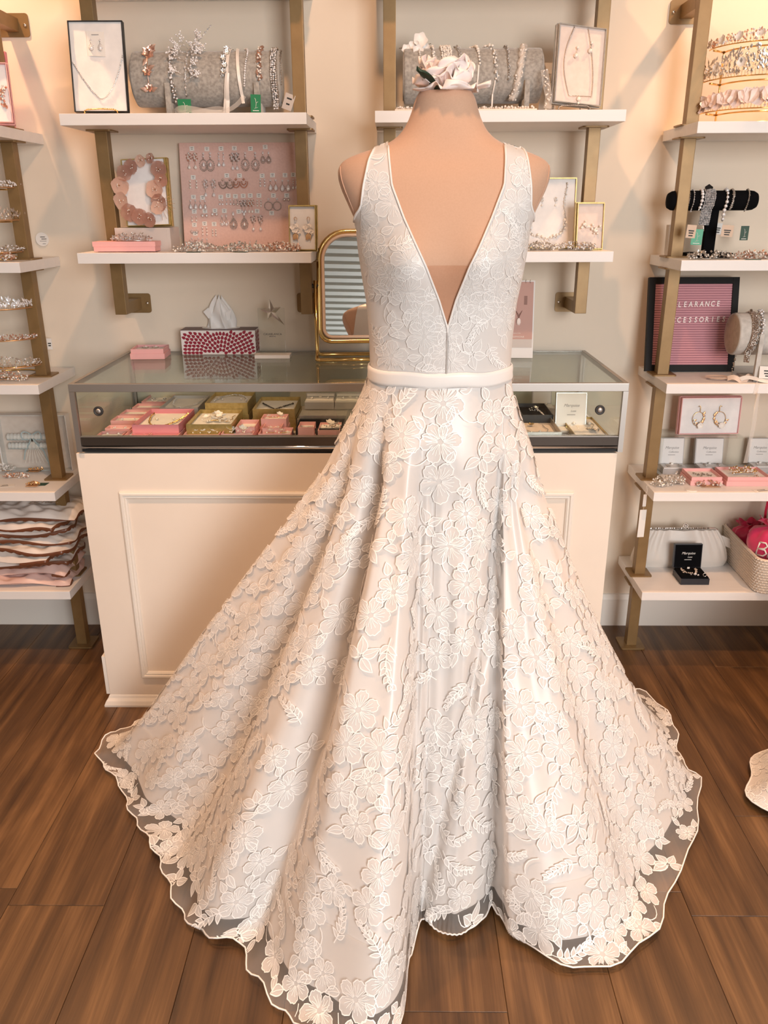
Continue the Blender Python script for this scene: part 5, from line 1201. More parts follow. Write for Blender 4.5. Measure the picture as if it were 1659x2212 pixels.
# ================================================================ shelves right of the gown
CZU, CZL = 1.715, 1.352
QX0, QX1 = at(872, 160, 2.60).x, at(1166, 160, 2.60).x
QY, QR = 2.60, .070; QZ = at(1000, 106, 2.59).z-QR+.003
roll('grey velvet headband roll behind the peony on the top right shelf', QX0, QX1, QY, QZ, QR, 'velvet_grey', 'suede_light', (at(1137, 220, 2.53).x, QX0+.12), CZU, .085)
def dq(px, px2=None, **k): return drape(px, px2, y=QY, zc=QZ, r=QR, **k)
G2 = 'headbands draped over the right grey roll'
P = dq(905, 912, a0=95, a1=-40, tail=.02); rq = random.Random(21)
fw = [('flower', blossom(P[i]+Vector((dx, -.008, dz-.011)), R, 5, (rq.uniform(-.4, .4), -1, .3), .45, i), 'satin_white') for i, dx, dz, R in ((2, -.012, .004, .020), (5, -.004, 0, .016), (1, .004, .024, .021), (2, -.034, .002, .014), (1, .022, .006, .012))]
put('floral_headpiece', 'white fabric flower headpiece on the left end of the right grey roll', 'headpiece', fw+[('wire', MB().tube(P, .001, 5).tube([P[2]+Vector((-.055, -.004, -.004)), P[2], P[1]+Vector((.035, -.004, .008))], .001, 5), 'silver'), ('beads', beads(P[8:], .0028, 'ball', .001), 'pearl')], G2)
def band(label, px, px2, r, jit, m, kind='ball', a1=-35, tail=0.0, rows_=(0,), step=None, nm='headband', cat='headband', back=0.0, wire='silver', gem2=True, ribbon=0.0):
    P = dq(px, px2, a0=100, a1=a1, tail=tail)
    if back: P = [Vector((p.x-back*(1-i/8)**2 if i < 8 else p.x, p.y, p.z)) for i, p in enumerate(P)]
    pt = [('wire', MB().tube(P, .0009, 5), wire), ('beads', merge(*[beads([p+Vector((dx, 0, 0)) for p in P], r, kind, jit, step=step) for dx in rows_]), m)]
    if gem2: pt.append(('crystals', beads([p+Vector((.002, -.003, 0)) for p in P], r*.8, 'gem', jit*1.5, step=r*2.6), 'crystal'))
    if ribbon: pt.append(('ribbon', MB().ribbon([p+Vector((0, .001, 0)) for p in P], ribbon, (0, -1, .2)), 'organza'))
    return put(nm, label, cat, pt, G2)
band('narrow pearl headband second from the left on the right grey roll', 932, 941, .0042, .0025, 'pearl', a1=-20)
band('wide five row pearl headband on the right grey roll', 962, 968, .0034, .0014, 'pearl', a1=-10, rows_=(-.012, -.006, 0, .006, .012), step=.0058, ribbon=.028)
band('slim silver leaf vine right of the wide pearl headband', 986, 999, .0028, .003, 'silver', 'gem', a1=-10, nm='hair_vine', cat='hair vine')
band('single row large pearl headband right of the peony', 1030, 1036, .0050, .0002, 'pearl', a1=15, gem2=False, back=.012)
put('ribbon_tie', 'thin satin tie hanging from the single row pearl headband', 'ribbon', [('tie', MB().ribbon(dq(1035, 1031, a0=15, a1=-38, th=.003), .004, (0, -1, 0)), 'ribbon_white')])
band('pearl and crystal spray headband trailing a long tie', 1062, 1075, .0038, .0045, 'pearl', a1=-18, back=.018)
put('ribbon_tie', 'long thin tie below the pearl and crystal spray headband', 'ribbon', [('tie', MB().ribbon(dq(1072, 1066, a0=-15, a1=-45, tail=.035, th=.003), .004, (0, -1, 0)), 'ribbon_white')])
band('thin dark leaf vine near the right foot of the grey roll', 1095, 1099, .0026, .002, 'dark_silver', 'gem', a1=-15, nm='hair_vine', cat='hair vine')
P = dq(1139, 1108, a0=100, a1=-48, tail=.01); tw = []
for q in (0, 1): tw.append([p+Vector((.006*math.cos(i*.9+q*PI), -.003-.004*math.sin(i*.9+q*PI), 0)) for i, p in enumerate(P)])
put('braided_headband', 'thick braided organza and pearl headband near the right end of the roll', 'headband', [('braid', MB().tube(tw[0], .0058, 8).tube(tw[1], .0058, 8), 'organza'), ('core', MB().tube(P, .006, 8), 'ribbon_white'), ('pearls', merge(beads(tw[0], .0032, 'ball', .005, step=.007), beads(tw[1], .0032, 'ball', .005, step=.007)), 'pearl')], G2)
swing_tag('dark green tag lying under the braided headband', 1084, 232, 1110, 240, 2.48, 'green_dark', base=CZU+.001)
def slab(name, label, cat, px0, px1, yc, Yc, z, m, m2, dep=.05, n=60):
    a, b = at(px0, yc, Yc), at(px1, yc, Yc); w = b.x-a.x; t = thing(name, label, cat, ((a.x+b.x)/2, Yc, z))
    MB().box(-w/2, w/2, -dep/2, dep/2, 0, .005, None, bev=.001).build('packet', m, t)
    q = MB()
    for k in range(n): q.ball((rq.uniform(-.45, .45)*w, rq.uniform(-.45, .45)*dep, .007+rq.random()*.004), rq.uniform(.002, .004), 1)
    q.build('pearls', m2, t)
slab('sash_packet', 'flat blush packet with pearl trim lying left of the neck', 'packet', 853, 912, 239, 2.47, CZU+.0003, 'ribbon_peach', 'pearl')
slab('sash_packet', 'flat clear packet with pearl trim lying right of the neck', 'packet', 1030, 1157, 238, 2.47, CZU+.0003, 'ribbon_peach', 'pearl', n=90)
# barcode card and lace panel
a, b = at(1168, 224, 2.58), at(1206, 131, 2.58)
M = stand_M((a.x+b.x)/2, 2.60, CZU+.012, b.z-CZU-.012, .12, -.1, -.08); hh_ = b.z-CZU-.012; ww_ = (b.x-a.x)*1.15
t = thing('barcode_card', 'white card with barcode standing behind the silver necklace box', 'card', M=M); MB().box(-ww_/2, ww_/2, -hh_/2, hh_/2, 0, .001).build('card', 'paper', t)
q = MB()
for k in range(9): q.box(-.018+.0032*k, -.018+.0032*k+(.0010 if k % 3 else .0020), .012, .036, .001, .0014)
q.build('print', 'ink', t)
put('lace_trim', 'beaded lace trim draped down the right end of the grey roll', 'trim', [('lace', MB().ribbon([at(1176, 150, 2.5), at(1180, 180, 2.485), at(1186, 210, 2.475), at(1182, 234, 2.465)], .020, (0, -1, 0)), 'organza'), ('beads', beads([at(1176, 150, 2.495), at(1180, 180, 2.48), at(1186, 210, 2.47), at(1180, 232, 2.46)], .0026, 'ball', .006, step=.004), 'pearl')])
# silver necklace box on easel
xc_ = at(1240, 232, 2.50).x; w = at(1290, 230, 2.5).x-at(1183, 232, 2.5).x; h = at(1265, 57, 2.53).z-CZU-.006
M = stand_M(xc_, 2.505, CZU+.010, h, .16, .22, -.075)
tray('necklace_box', 'silver rimmed box with pale pad and long pendant necklace on a wire easel', M, w, h-.012, .026, 'box_silver', 'velvet_cream')
f = on(M, .026)
pts = [f(-.024+.022*-math.sin(PI*u)*1.0-.002*u, h*.45-h*.83*u, .003) for u in np.linspace(0, 1, 24)]+[f(.010+.030*math.sin(PI*(1-u)*.55)+.006*u, -h*.38+h*.83*u, .003) for u in np.linspace(0.02, 1, 24)]
put('necklace', 'long crystal pendant necklace in the silver rimmed box', 'necklace', [('chain', MB().tube(pts, .0009, 5), 'dark_silver'), ('stones', beads(pts, .0019, 'gem', .0005, step=.0046), 'silver'), ('pendant', MB().ball(f(.002, -h*.41, .004), .006, 2).ball(f(.002, -h*.46, .004), .0035, 2), 'pearl')])
for q, nm in ((-1, 'left'), (1, 'right')): earring(nm+' slim drop earring in the silver rimmed box', 'pearl2', M @ T4(q*.020+.008, .050+.008*q, .022) @ rot(0, 0, -.15), 1.7, 'dark_silver', 'pearl', 'drop earrings in the silver rimmed box')
easel('silver twisted wire easel under the silver rimmed necklace box', xc_-.002, 2.488, CZU, .092, 'dark_silver', .22)
# lower right shelf
bz = at(1238, 388, 2.62).z; xr = at(1237, 520, 2.58).x; w = .165
M = stand_M(xr-w/2, 2.585, CZL+.002, bz-CZL, .11, .0)
tray('necklace_box', 'gold rimmed necklace box behind the mannequin shoulder on the lower right shelf', M, w, bz-CZL, .024, 'box_gold')
f = on(M, .024); hq = (bz-CZL)/2
pts = [f(-.050+.004*math.sin(9*u), hq*.88-u*hq*1.25, .003) for u in np.linspace(0, 1, 14)]+[f(-.05*math.cos(PI*u*.5)+.0 if u < 1 else 0, -hq*.37-hq*.36*math.sin(PI*u*.5), .003) for u in np.linspace(0.1, 1, 8)]+[f(.052*math.sin(PI*u*.5), -hq*.73+hq*.36*(1-math.cos(PI*u*.5)), .003) for u in np.linspace(0.1, 1, 8)]+[f(.052+.003*math.sin(9*u), -hq*.37+u*hq*1.25, .003) for u in np.linspace(0.05, 1, 14)]
put('necklace', 'silver vine necklace with pearl clusters in the gold rimmed necklace box', 'necklace', [('chain', MB().tube(pts, .0008, 5), 'dark_silver'), ('leaves', beads(pts, .0024, 'gem', .0025, step=.005), 'silver'), ('pearls', beads(pts[12:-12], .0042, 'ball', .005, step=.008), 'pearl')])
for q, nm in ((-1, 'left'), (1, 'right')): earring(nm+' pearl cluster earring in the gold rimmed necklace box', 'leafy', M @ T4(q*.020+.004, .045, .020), .75, 'silver', 'pearl', 'pearl earrings in the gold rimmed necklace box')
x0, x1 = at(1241, 500, 2.50).x, at(1303, 500, 2.50).x; zt = at(1275, 441, 2.5).z
M = stand_M((x0+x1)/2, 2.505, CZL+.002, zt-CZL, .10, .10)
tray('gift_box', 'small gold rimmed box with pearl spray earrings at the end of the lower right shelf', M, x1-x0-.004, zt-CZL, .020, 'box_gold', 'velvet_cream')
f = on(M, .020)
for q, nm in ((-1, 'left'), (1, 'right')):
    a = MB(); b = MB(); rr_ = random.Random(q+5)
    for k in range(15):
        an = rr_.random()*6.3; R = rr_.uniform(.002, .017); u, v = q*.017+R*math.cos(an), -.002-q*.006+R*math.sin(an)*.9; a.ball(f(u, v, .008), rr_.uniform(.0018, .0046), 1); b.tube([f(q*.017, -.002-q*.006, .004), f(u, v, .007)], .0005, 4)
    put('earring', nm+' pearl spray earring in the small gold box on the right shelf', 'earring', [('wire', b, 'silver'), ('pearls', a, 'pearl')], 'pearl spray earrings')
for i, (xa, xb, nm) in enumerate(((1138, 1198, 'pearl and crystal comb beside the gown on the lower right shelf'), (1196, 1290, 'long silver comb with fine teeth on the lower right shelf'))):
    a, b = at(xa, 535, 2.47), at(xb, 535, 2.47); comb_thing(nm, ((a.x+b.x)/2, 2.475, CZL+.0005), b.x-a.x, 'silver', 'pearl' if i == 0 else 'crystal', (.25, -1, .15), 120, .022, .012, teeth=18, m_t='dark_silver', tooth=.020)

# ================================================================ rightmost unit
mat('packet_edge', (0.20, 0.11, 0.06), 0.4)
# tiara stand, top shelf
S1, S2, S3, S4, S5 = 1.685, 1.327, .972, .628, .28
def tiara_ring(c, R, a0, a1, n=30): return [Vector(c)+Vector((R*math.cos(a), -R*math.sin(a), 0)) for a in np.linspace(math.radians(a0), math.radians(a1), n)]
def tiara(label, c, R, m, dec, seed, hgt=.028, a0=-8, a1=188, group=None, dense=1.0, m2='crystal', flower=None, gold='gold'):
    r = random.Random(seed); P = tiara_ring(c, R, a0, a1, 60); wire = MB().tube(P, .0018, 6); st = MB(); A, B = MB(), MB(); FL = []
    for i in range(2, 58):
        p = P[i]; out = (p-Vector(c)); out.z = 0; out.normalize(); env = math.sin(PI*i/60)
        for k in range(max(1, int(2*dense))):
            hz = hgt*(.25+.75*env)*r.random(); q = p+out*r.uniform(-.003, .006)+Vector((0, 0, .003+hz))+Vector((r.uniform(-.004, .004), 0, 0))
            if dec == 'leaf' and r.random() < .6: leaf3(A, q, Vector((r.uniform(-.7, .7), -.1, 1)), r.uniform(.009, .017), .0036, out)
            else: (A.gem(q, r.uniform(.0022, .0042)) if r.random() < .6 else B.ball(q, r.uniform(.002, .0036), 1))
            if k == 0: st.tube([p, q], .0005, 4)
        if flower and i % flower == 1: FL.append(('flower', blossom(p+out*.006+Vector((0, 0, hgt*.5*(.5+.5*env))), (.024 if dec == 'flower' else .013), 5, out+Vector((.5*math.sin(i), 0, .35+.3*math.cos(i))), .45, i), 'porcelain' if dec != 'flower' else 'petal_blush'))
    return put('tiara', label, 'tiara', [('band', wire, gold), ('stems', st, gold), ('leaves', A, m), ('beads', B, m2)]+FL, group)
def tier_stand(label, c, ztop, R, levels, z0, m='gold'):
    t = thing('tiara_stand', label, 'display stand', (c.x, c.y, z0))
    MB().tube([(R*math.cos(a), -R*math.sin(a)*.8, .003) for a in np.linspace(0, 2*PI, 30)[:-1]], .0028, 6, closed=True).build('base_ring', m, t)
    for s in (-1, 1): MB().tube([(s*R*.80, .012, .003), (s*R*.80, .012, ztop-z0)], .0026, 6).build('upright', m, t)
    for z in levels:
        MB().tube([(R*.80*math.cos(a), .012-R*.9*math.sin(a), z-z0) for a in np.linspace(0, PI, 20)], .0024, 6).build('support_arc', m, t)
        for s in (-1, 1): MB().tube([(s*R*.80, .012, z-z0), (s*R*1.0, -.01, z-z0), (s*R*1.0+s*.014, -.014, z-z0+.001)], .0028, 6).build('side_peg', m, t)
    return t
cx_ = at(1652, 120, 2.56).x; Ys = 2.585; zl = [at(1556, 112, Ys).z, at(1548, 183, Ys).z, at(1548, 243, Ys).z]
tier_stand('gold tiered tiara stand on the top right shelf, cut by the right edge', Vector((cx_, Ys, 0)), zl[0]+.004, .125, zl[:2]+[S1+.03], S1)
GT = 'tiaras on the gold stand at the top right'
tiara('topmost rose gold flower tiara on the top right stand', (cx_, Ys, zl[0]+.006), .140, 'rose_gold', 'gem', 31, .030, group=GT, dense=3, flower=6)
tiara('middle tall silver leaf tiara on the top right stand', (cx_, Ys, zl[1]+.006), .150, 'silver', 'leaf', 32, .070, group=GT, dense=5, flower=8, m2='porcelain')
tiara('lowest blush silk flower crown on the top right stand', (cx_, Ys, S1+.034), .145, 'petal_blush', 'flower', 33, .052, group=GT, dense=1, flower=2)
# bracelet bar
x0, x1 = at(1446, 430, 2.58).x, at(1641, 430, 2.58).x; zt, zb = at(1540, 411, 2.56).z, at(1540, 455, 2.56).z; rB = (zt-zb)/2; zB_ = (zt+zb)/2; yB = 2.60
xs = at(1536, 480, 2.6).x
t = thing('bracelet_bar', 'black velvet T shaped bracelet bar on the second right shelf', 'display stand', (xs, yB, S2)); iv = T4(-xs, -yB, -S2); L = x1-x0
Mx = iv @ T4(x0, yB, zB_) @ rot(0, PI/2); MB().lathe([(.001, 0), (rB*.75, .002), (rB*.95, .012), (rB, .022), (rB, L-.022), (rB*.95, L-.012), (rB*.75, L-.002), (.001, L)], 32, c=Mx.translation, M=Mx.to_3x3()).build('bar', 'velvet_black', t)
MB().box(-.017, .017, -.010, .010, .006, zB_-S2-rB*.9, None, bev=.003).build('post', 'velvet_black', t); MB().prism([(x_*.068, y_*.055) for x_, y_ in ((-1, -.5), (-.6, -1), (.6, -1), (1, -.5), (1, .5), (.6, 1), (-.6, 1), (-1, .5))], .0003, .012).build('base', 'velvet_black', t)
GB = 'bracelets on the black velvet bar'
def wrap(px, px2, a0, a1, tail, th=.003):
    P = [Vector((0, yB-(rB+th)*math.cos(math.radians(a)), zB_+(rB+th)*math.sin(math.radians(a)))) for a in np.linspace(a0, a1, 18)]
    if tail: P += [P[-1]+Vector((0, 0, -tail*k/6)) for k in range(1, 7)]
    xa, xb = at(px, 430, 2.56).x, at(px2, 430, 2.56).x
    for i, p in enumerate(P): p.x = xa+(xb-xa)*i/(len(P)-1)
    return P
def bracelet(label, px, px2, r, step, tail, rows_=(0,), kind='gem', m='crystal', a1=-40, sc=(1, 1, 1)):
    P = wrap(px, px2, 110, a1, tail); put('bracelet', label, 'bracelet', [('links', MB().tube(P, r*.45, 5), 'dark_silver'), ('stones', merge(*[beads([p+Vector((d_, -.002, 0)) for p in P], r, kind, .0003, step=step) for d_ in rows_]), m)], GB)
bracelet('thin leaf link bracelet just right of the gold post', 1495, 1489, .0026, .006, .012, m='silver')
bracelet('thin bar link bracelet second from the gold post', 1505, 1499, .0024, .007, .012)
bracelet('round stone bracelet left of the wide crystal cuff', 1523, 1516, .0052, .010, .008, kind='ball')
P = wrap(1541, 1532, 115, -50, .045); cuff = [beads([p+Vector((d_, -.002, 0)) for p in P], .0024, 'gem', .0004, step=.0047) for d_ in np.linspace(-.014, .014, 7)]
put('crystal_cuff', 'wide mesh crystal cuff hanging at the middle of the black bar', 'bracelet', [('mesh_strip', MB().ribbon(P, .031, (0, -1, .1)), 'box_black'), ('stones', merge(*cuff), 'crystal'), ('extender', MB().tube([P[-1], P[-1]+Vector((.002, 0, -.018))], .0025, 6), 'silver')], GB)
bracelet('large teardrop stone bracelet right of the wide cuff', 1577, 1571, .0060, .0125, .038, kind='ball')
bracelet('square link tennis bracelet beside the teardrop bracelet', 1591, 1583, .0036, .0060, .006, rows_=(-.001, .001), m='silver')
bracelet('slim tennis bracelet at the right end of the black bar', 1625, 1616, .0030, .0050, .012, m='silver')
for lab, px, py, w_, h_, m, yy in (('blush price tag beside the gold post under the bracelet bar', 1493, 500, .027, .036, 'paper_kraft', 2.50), ('blush price tag right of the bracelet bar stem', 1571, 499, .034, .032, 'paper_kraft', 2.52), ('white price tag behind the stem of the bracelet bar', 1552, 494, .020, .032, 'paper', 2.63)):
    p = at(px, py, yy); price_tag(lab, T4(p.x, yy, p.z) @ rot(PI/2, 0, 0) @ rot(0, 0, -.07), w_, h_, m, ((.05, .6), (-.12, .5), (-.32, .45)))
swing_tag('mint green hang tag left of the bracelet bar stem', 1491, 495, 1519, 529, 2.56, 'mint', roll_=-.03)
swing_tag('dark green hang tag with white emblem right of the bar stem', 1597, 488, 1619, 519, 2.62, 'green_dark')
a = at(1436, 551, 2.62); t = thing('white_card', 'blank white card leaning behind the gold post on the second right shelf', 'card', M=stand_M(at(1446, 520, 2.66).x, 2.66, S2+.001, .090, .08)); MB().box(-.012, .012, -.045, .045, 0, .0015).build('card', 'paper', t)
for i, (xa, xb, nm, m1, m2) in enumerate(((1490, 1594, 'pearl and dark crystal hair vine lying left on the second right shelf', 'dark_silver', 'pearl'), (1590, 1672, 'blush pearl cluster hair vine lying at the right edge of the second shelf', 'rose_gold', 'pearl'))):
    a, b = at(xa, 548, 2.46), at(xb, 548, 2.46); comb_thing(nm, ((a.x+b.x)/2, 2.475, S2+.0005), b.x-a.x, m1, m2, nb=140, hgt=.020, dep=.016, teeth=0)
tag(MB().prism([(-.025, -.01), (.020, -.014), (.03, .008), (-.01, .012)], 0, .001).build('card', 'green_dark', None, T4(at(1625, 550, 2.45).x, 2.447, S2+.0004)), 'dark green card under the blush pearl hair vine', 'card')
# letter board
a, b = at(1395, 790, 2.62), at(1587, 790, 2.62); zt = at(1500, 600, 2.69).z; wF = b.x-a.x; hF = (zt-S3)/math.cos(.20)
M = stand_M((a.x+b.x)/2, 2.625, S3+.002, hF, .20)
mat('felt_pink', (0.62, 0.30, 0.34), 0.95, **{'Sheen Weight': .3}); mat('felt_groove', (0.30, 0.10, 0.14), 0.95); mat('frame_black', (0.010, 0.009, 0.009), 0.6, **{'Specular IOR Level': 0.2}); mat('letter_pink', (0.95, 0.83, 0.80), 0.5)
t = thing('letter_board', 'black framed pink felt letter board with white letters on the middle right shelf', 'sign', M=M); fw_ = .020; x, y = wF/2, hF/2
for nm, c in (('frame_side', (-x, -x+fw_, -y, y)), ('frame_side', (x-fw_, x, -y, y)), ('frame_side', (-x+fw_, x-fw_, -y, -y+fw_)), ('frame_side', (-x+fw_, x-fw_, y-fw_, y))): MB().box(*c, -.012, .006, None, bev=.001).build(nm, 'frame_black', t)
MB().box(-x+fw_, x-fw_, -y+fw_, y-fw_, -.010, -.002).build('backing', 'felt_groove', t)
ns = 34; hs = (hF-2*fw_)/ns
me_ = None
for k in range(ns):
    yk = -y+fw_+hs*(k+.5)
    if me_ is None: me_ = MB().box(-x+fw_, x-fw_, -hs*.40, hs*.40, -.002, .0012, None, bev=.0006).build('felt_slat', 'felt_pink', t, T4(0, yk, 0)).data
    else: link('felt_slat', me_, t, T4(0, yk, 0))
def plane_uv(M, px, py):
    n = M.to_3x3() @ Vector((0, 0, 1)); d = ray(px, py); s_ = (M.translation-cO).dot(n)/d.dot(n); return M.inverted() @ (cO+d*s_)
for word, xl_, xr_, yy, nvis in (('CLEARANCE', 1449, 1556, 657.5, 9), ('ACCESSORIES', 1435, 1568, 691, 11)):
    u0, u1 = plane_uv(M, xl_, yy+1.5), plane_uv(M, xr_, yy-1.0); n = len(word)
    for i, ch in enumerate(word):
        u = u0.lerp(u1, (i+.5)/n); mesh_text('letter', ch, .0235, 'letter_pink', T4(u.x, u.y, .0025) @ Matrix.Diagonal((.80, 1, 1, 1)), t, depth=.0014, shear=.12, font_off=.0004)
# suede roll at the right edge
a = at(1586, 769, 2.50); cX = at(1583, 724, 2.53).x; zt, zb = at(1600, 677, 2.52).z, at(1600, 770, 2.50).z; rS = (zt-zb)/2; zS = (zt+zb)/2; yS = 2.535
t = thing('headband_roll', 'light grey suede roll in front of the letter board, cut by the right edge', 'display stand', (cX, yS, S3)); iv = T4(-cX, -yS, -S3)
Mx = iv @ T4(cX, yS, zS) @ rot(0, PI/2); MB().lathe([(rS*.985, 0), (rS, .004), (rS, .25), (rS*.98, .254)], 44, c=Mx.translation, M=Mx.to_3x3()).build('roll', 'suede_light', t)
Mc = iv @ T4(cX-.0015, yS, zS) @ rot(0, PI/2); MB().lathe([(rS*.90, 0), (rS*.93, .001), (rS*.93, .0014)], 40, c=Mc.translation, M=Mc.to_3x3()).build('end_cap', 'suede_tan', t)
MB().box(.055, .068, -rS-.008, -rS+.004, .0003, (zS-S3)+.01, None, bev=.001).build('foot', 'suede_light', t); MB().box(.05, .25, -.045, .045, .0003, .005).build('base_board', 'suede_light', t)
def wrs(dx, dx2, a0, a1, tail): 
    P = [Vector((0, yS-(rS+.003)*math.cos(math.radians(q)), zS+(rS+.003)*math.sin(math.radians(q)))) for q in np.linspace(a0, a1, 24)]
    if tail: P += [P[-1]+Vector((0, -.002*k, -tail*k/6)) for k in range(1, 7)]
    for i, p in enumerate(P): p.x = cX+dx+(dx2-dx)*i/(len(P)-1)
    return P
P = wrs(.052, .030, 120, -45, .03); put('bridal_sash', 'wide copper and crystal sash strip around the suede roll', 'sash', [('backing', MB().ribbon(P, .018, (0, -1, .1)), 'packet_edge'), ('stones', merge(*[beads([p+Vector((d_, -.002, 0)) for p in P], .0026, 'gem', .0012, step=.0045) for d_ in (-.007, -.0023, .0023, .007)]), 'silver')])
P = wrs(.078, .044, 105, -42, .0); put('crystal_hair_vine', 'crystal flower hair vine around the suede roll, right of the wide sash', 'hair vine', [('leaves', beads(P, .0040, 'gem', .004, step=.003), 'dark_silver'), ('stones', beads([p+Vector((0, -.004, 0)) for p in P[:16]], .0040, 'ball', .006, step=.005), 'crystal')])
put('bead_strand', 'short dark bead strand hanging below the end of the suede roll', 'strand', [('beads', beads([Vector((cX+.010, yS-.02, zb-.001)), Vector((cX+.006, yS-.03, zb-.02)), Vector((cX-.004, yS-.045, S3+.006))], .0035, 'gem', .0015), 'dark_silver')])
rb_ = [Vector((at(1537, 808, 2.50).x+.02+.030*math.cos(a_), 2.50+.022*math.sin(a_), S3+.008)) for a_ in np.linspace(.3, 6.6, 26)]
rc_ = [Vector((cX-.02+.06*u, 2.475-.02*math.sin(PI*u), S3+.008+.006*math.sin(7*u))) for u in np.linspace(0, 1.6, 30)]
put('satin_ribbon', 'curled cream satin ribbon lying in front of the suede roll', 'ribbon', [('loop', MB().ribbon(rb_, .014, (0, 0, 1) if False else (0, -.2, 1)).ribbon([p+Vector((0, 0, .0)) for p in rc_], .016, (0, -.8, .6)), 'ribbon_peach'), ('tail', MB().ribbon([Vector((cX+.01+.09*u, 2.455+.01*math.sin(6*u), S3+.009+.004*math.sin(5*u))) for u in np.linspace(0, 1, 16)], .014, (0, -.7, .7)), 'ribbon_white')])
hx_ = at(1632, 850, 2.425).x
put('ribbon_tail', 'pale ribbon hanging over the edge of the middle right shelf', 'ribbon', [('tail', MB().ribbon([Vector((hx_+.012, 2.45, S3+.002)), Vector((hx_+.004, 2.4265, S3+.0015)), Vector((hx_, 2.426, S3-.03)), at(1637, 850, 2.425), at(1628, 920, 2.43), at(1610, 1000, 2.44)], .0125, (0, -1, 0)), 'organza')])
p = at(1651, 800, 2.46); price_tag('white price tag at the right edge in front of the suede roll', stand_M(p.x+.008, 2.452, S3+.012, .036, .25, .05, -.06), .050, .036, 'paper', ((.12, .45), (-.10, .40), (-.3, .25)))
# acrylic riser with pink earring box
x0, x1 = at(1428, 940, 2.64).x, at(1609, 940, 2.62).x; zr = S4+.128
t = thing('acrylic_riser', 'clear acrylic riser carrying the pink hoop earring box', 'riser', ((x0+x1)/2, 2.672, S4)); w2 = (x1-x0)/2; hr = zr-S4
MB().box(-w2, w2, -.055, .055, hr-.004, hr).build('top', 'acrylic', t)
for s in (-1, 1): MB().box(s*w2-(.004 if s > 0 else 0), s*w2+(0 if s > 0 else .004), -.055, .055, .0002, hr-.004).build('leg', 'acrylic', t)
a, b = at(1462, 930, 2.66), at(1592, 928, 2.66); w = b.x-a.x; h = .122
M = stand_M((a.x+b.x)/2+.001, 2.672, zr+.002, h, .06, .04)
tray('gift_box', 'pink box with gold leaf hoop earrings standing on the clear riser', M, w, h, .026, 'box_pink')
f = on(M, .026)
for q, nm in ((-1, 'left'), (1, 'right')):
    u0 = q*.036-.003; wire = MB().tube([f(u0+.0195*math.cos(a_), -.010+.0235*math.sin(a_), .004) for a_ in np.linspace(0, 2*PI, 30)[:-1]], .0008, 5, closed=True)
    wire.tube([f(u0-.004*q, .014, .004), f(u0-.004*q, .022, .004), f(u0-.004*q, .030, .004), f(u0-.001*q, .034, .004), f(u0+.003*q, .030, .004)], .0010, 5)
    lv = MB(); pr_ = MB()
    for k, (an, L) in enumerate(((.6, .014), (.3, .013), (-.2, .012), (-.8, .016), (-1.2, .014), (-2.3, .014), (-2.8, .015))):
        c_ = f(u0+.019*math.cos(an)*(-q), -.010+.023*math.sin(an), .005); leaf3(lv, c_, M.to_3x3() @ Vector((math.cos(an*2+k), math.sin(an*2+k), 0)), L, .0042, M.to_3x3() @ Vector((0, 0, 1))); pr_.ball(c_+Vector((.003, -.002, .002)), .0028, 1)
    fl_ = blossom(f(u0+.006, -.031, .007), .011, 5, M.to_3x3() @ Vector((0, 0, 1)), .4, q)
    put('earring', nm+' gold leaf hoop earring in the standing pink box', 'earring', [('hoop', wire, 'gold'), ('leaves', lv, 'copper'), ('flower', fl_, 'porcelain'), ('beads', pr_, 'crystal')], 'gold leaf hoop earrings')
for i, (xa, xb, yl, yh, yb_, nm, sty, Y_) in enumerate(((1426, 1475, 944, 992, 1020, 'white open earring box left under the clear riser', 'halo', 2.618), (1503, 1560, 945, 992, 1016, 'white open earring box in the middle under the clear riser', 'leafy', 2.622), (1618, 1662, 945, 992, 1010, 'white open earring box right of the clear riser', 'drop', 2.632))):
    r_ = ring_box(nm, xa, xb, yl, yh, yb_, S4+.0004, 'box_white', 'box_grey', True, words_=('Marquise', 'Collection'), open_y=Y_, base_d=.050, base_h=.022); studs_on(nm.replace('white open earring ', ''), *r_, sty, .75, 'dark_silver', 'silver', .5)
def lay4(label, fx0, fx1, yf, yb, h, m, z0, **k):
    return lay(label, fx0, fx1, yf, yb, z0+h, m, z0=z0+.0022, **k)
M, w, h, d = lay4('pink box with two silver pins on the fourth right shelf', 1494, 1562, 1031, 1011, .028, 'box_pink', S4, pad_d=.010); f = on(M, d-.003)
for i, u in enumerate((-.012, .016)): put('hair_pin', '%s silver leaf pin in the pink box on the fourth right shelf' % ('left', 'right')[i], 'hair pin', [('leaves', beads([f(u-.014, .012, .003), f(u, .0, .003), f(u+.012, -.012, .003)], .0030, 'gem', .002, step=.0035), 'dark_silver')])
M, w, h, d = lay4('wide pink box with pearl comb at the right edge of the fourth shelf', 1572, 1668, 1031, 1008, .030, 'box_pink', S4, pad_d=.010)
comb_thing('pearl and gold comb in the wide pink box', M @ Vector((.0, 0, d-.004)), .085, 'gold', 'pearl', (0, 1, 0), 90, .020, .014, teeth=0)
p = az(1445, 1048, S4); comb_thing('large silver and pearl spray comb beside the gold post', (p.x, p.y, S4+.0005), .115, 'silver', 'pearl', (0, -1, 0), 150, .034, .018, teeth=0, ax=(1, .25, 0))
p = az(1530, 1050, S4); comb_thing('rose gold comb with long teeth at the front of the fourth right shelf', (p.x, p.y, S4+.0005), .085, 'rose_gold', 'pearl', (.15, -1, 0), 60, .016, .007, teeth=16, m_t='copper', tooth=.022)
p = az(1628, 1046, S4); comb_thing('gold and crystal hair vine at the right edge of the fourth shelf', (p.x, p.y, S4+.0005), .100, 'rose_gold', 'crystal', (0, -1, 0), 110, .022, .010, teeth=0)
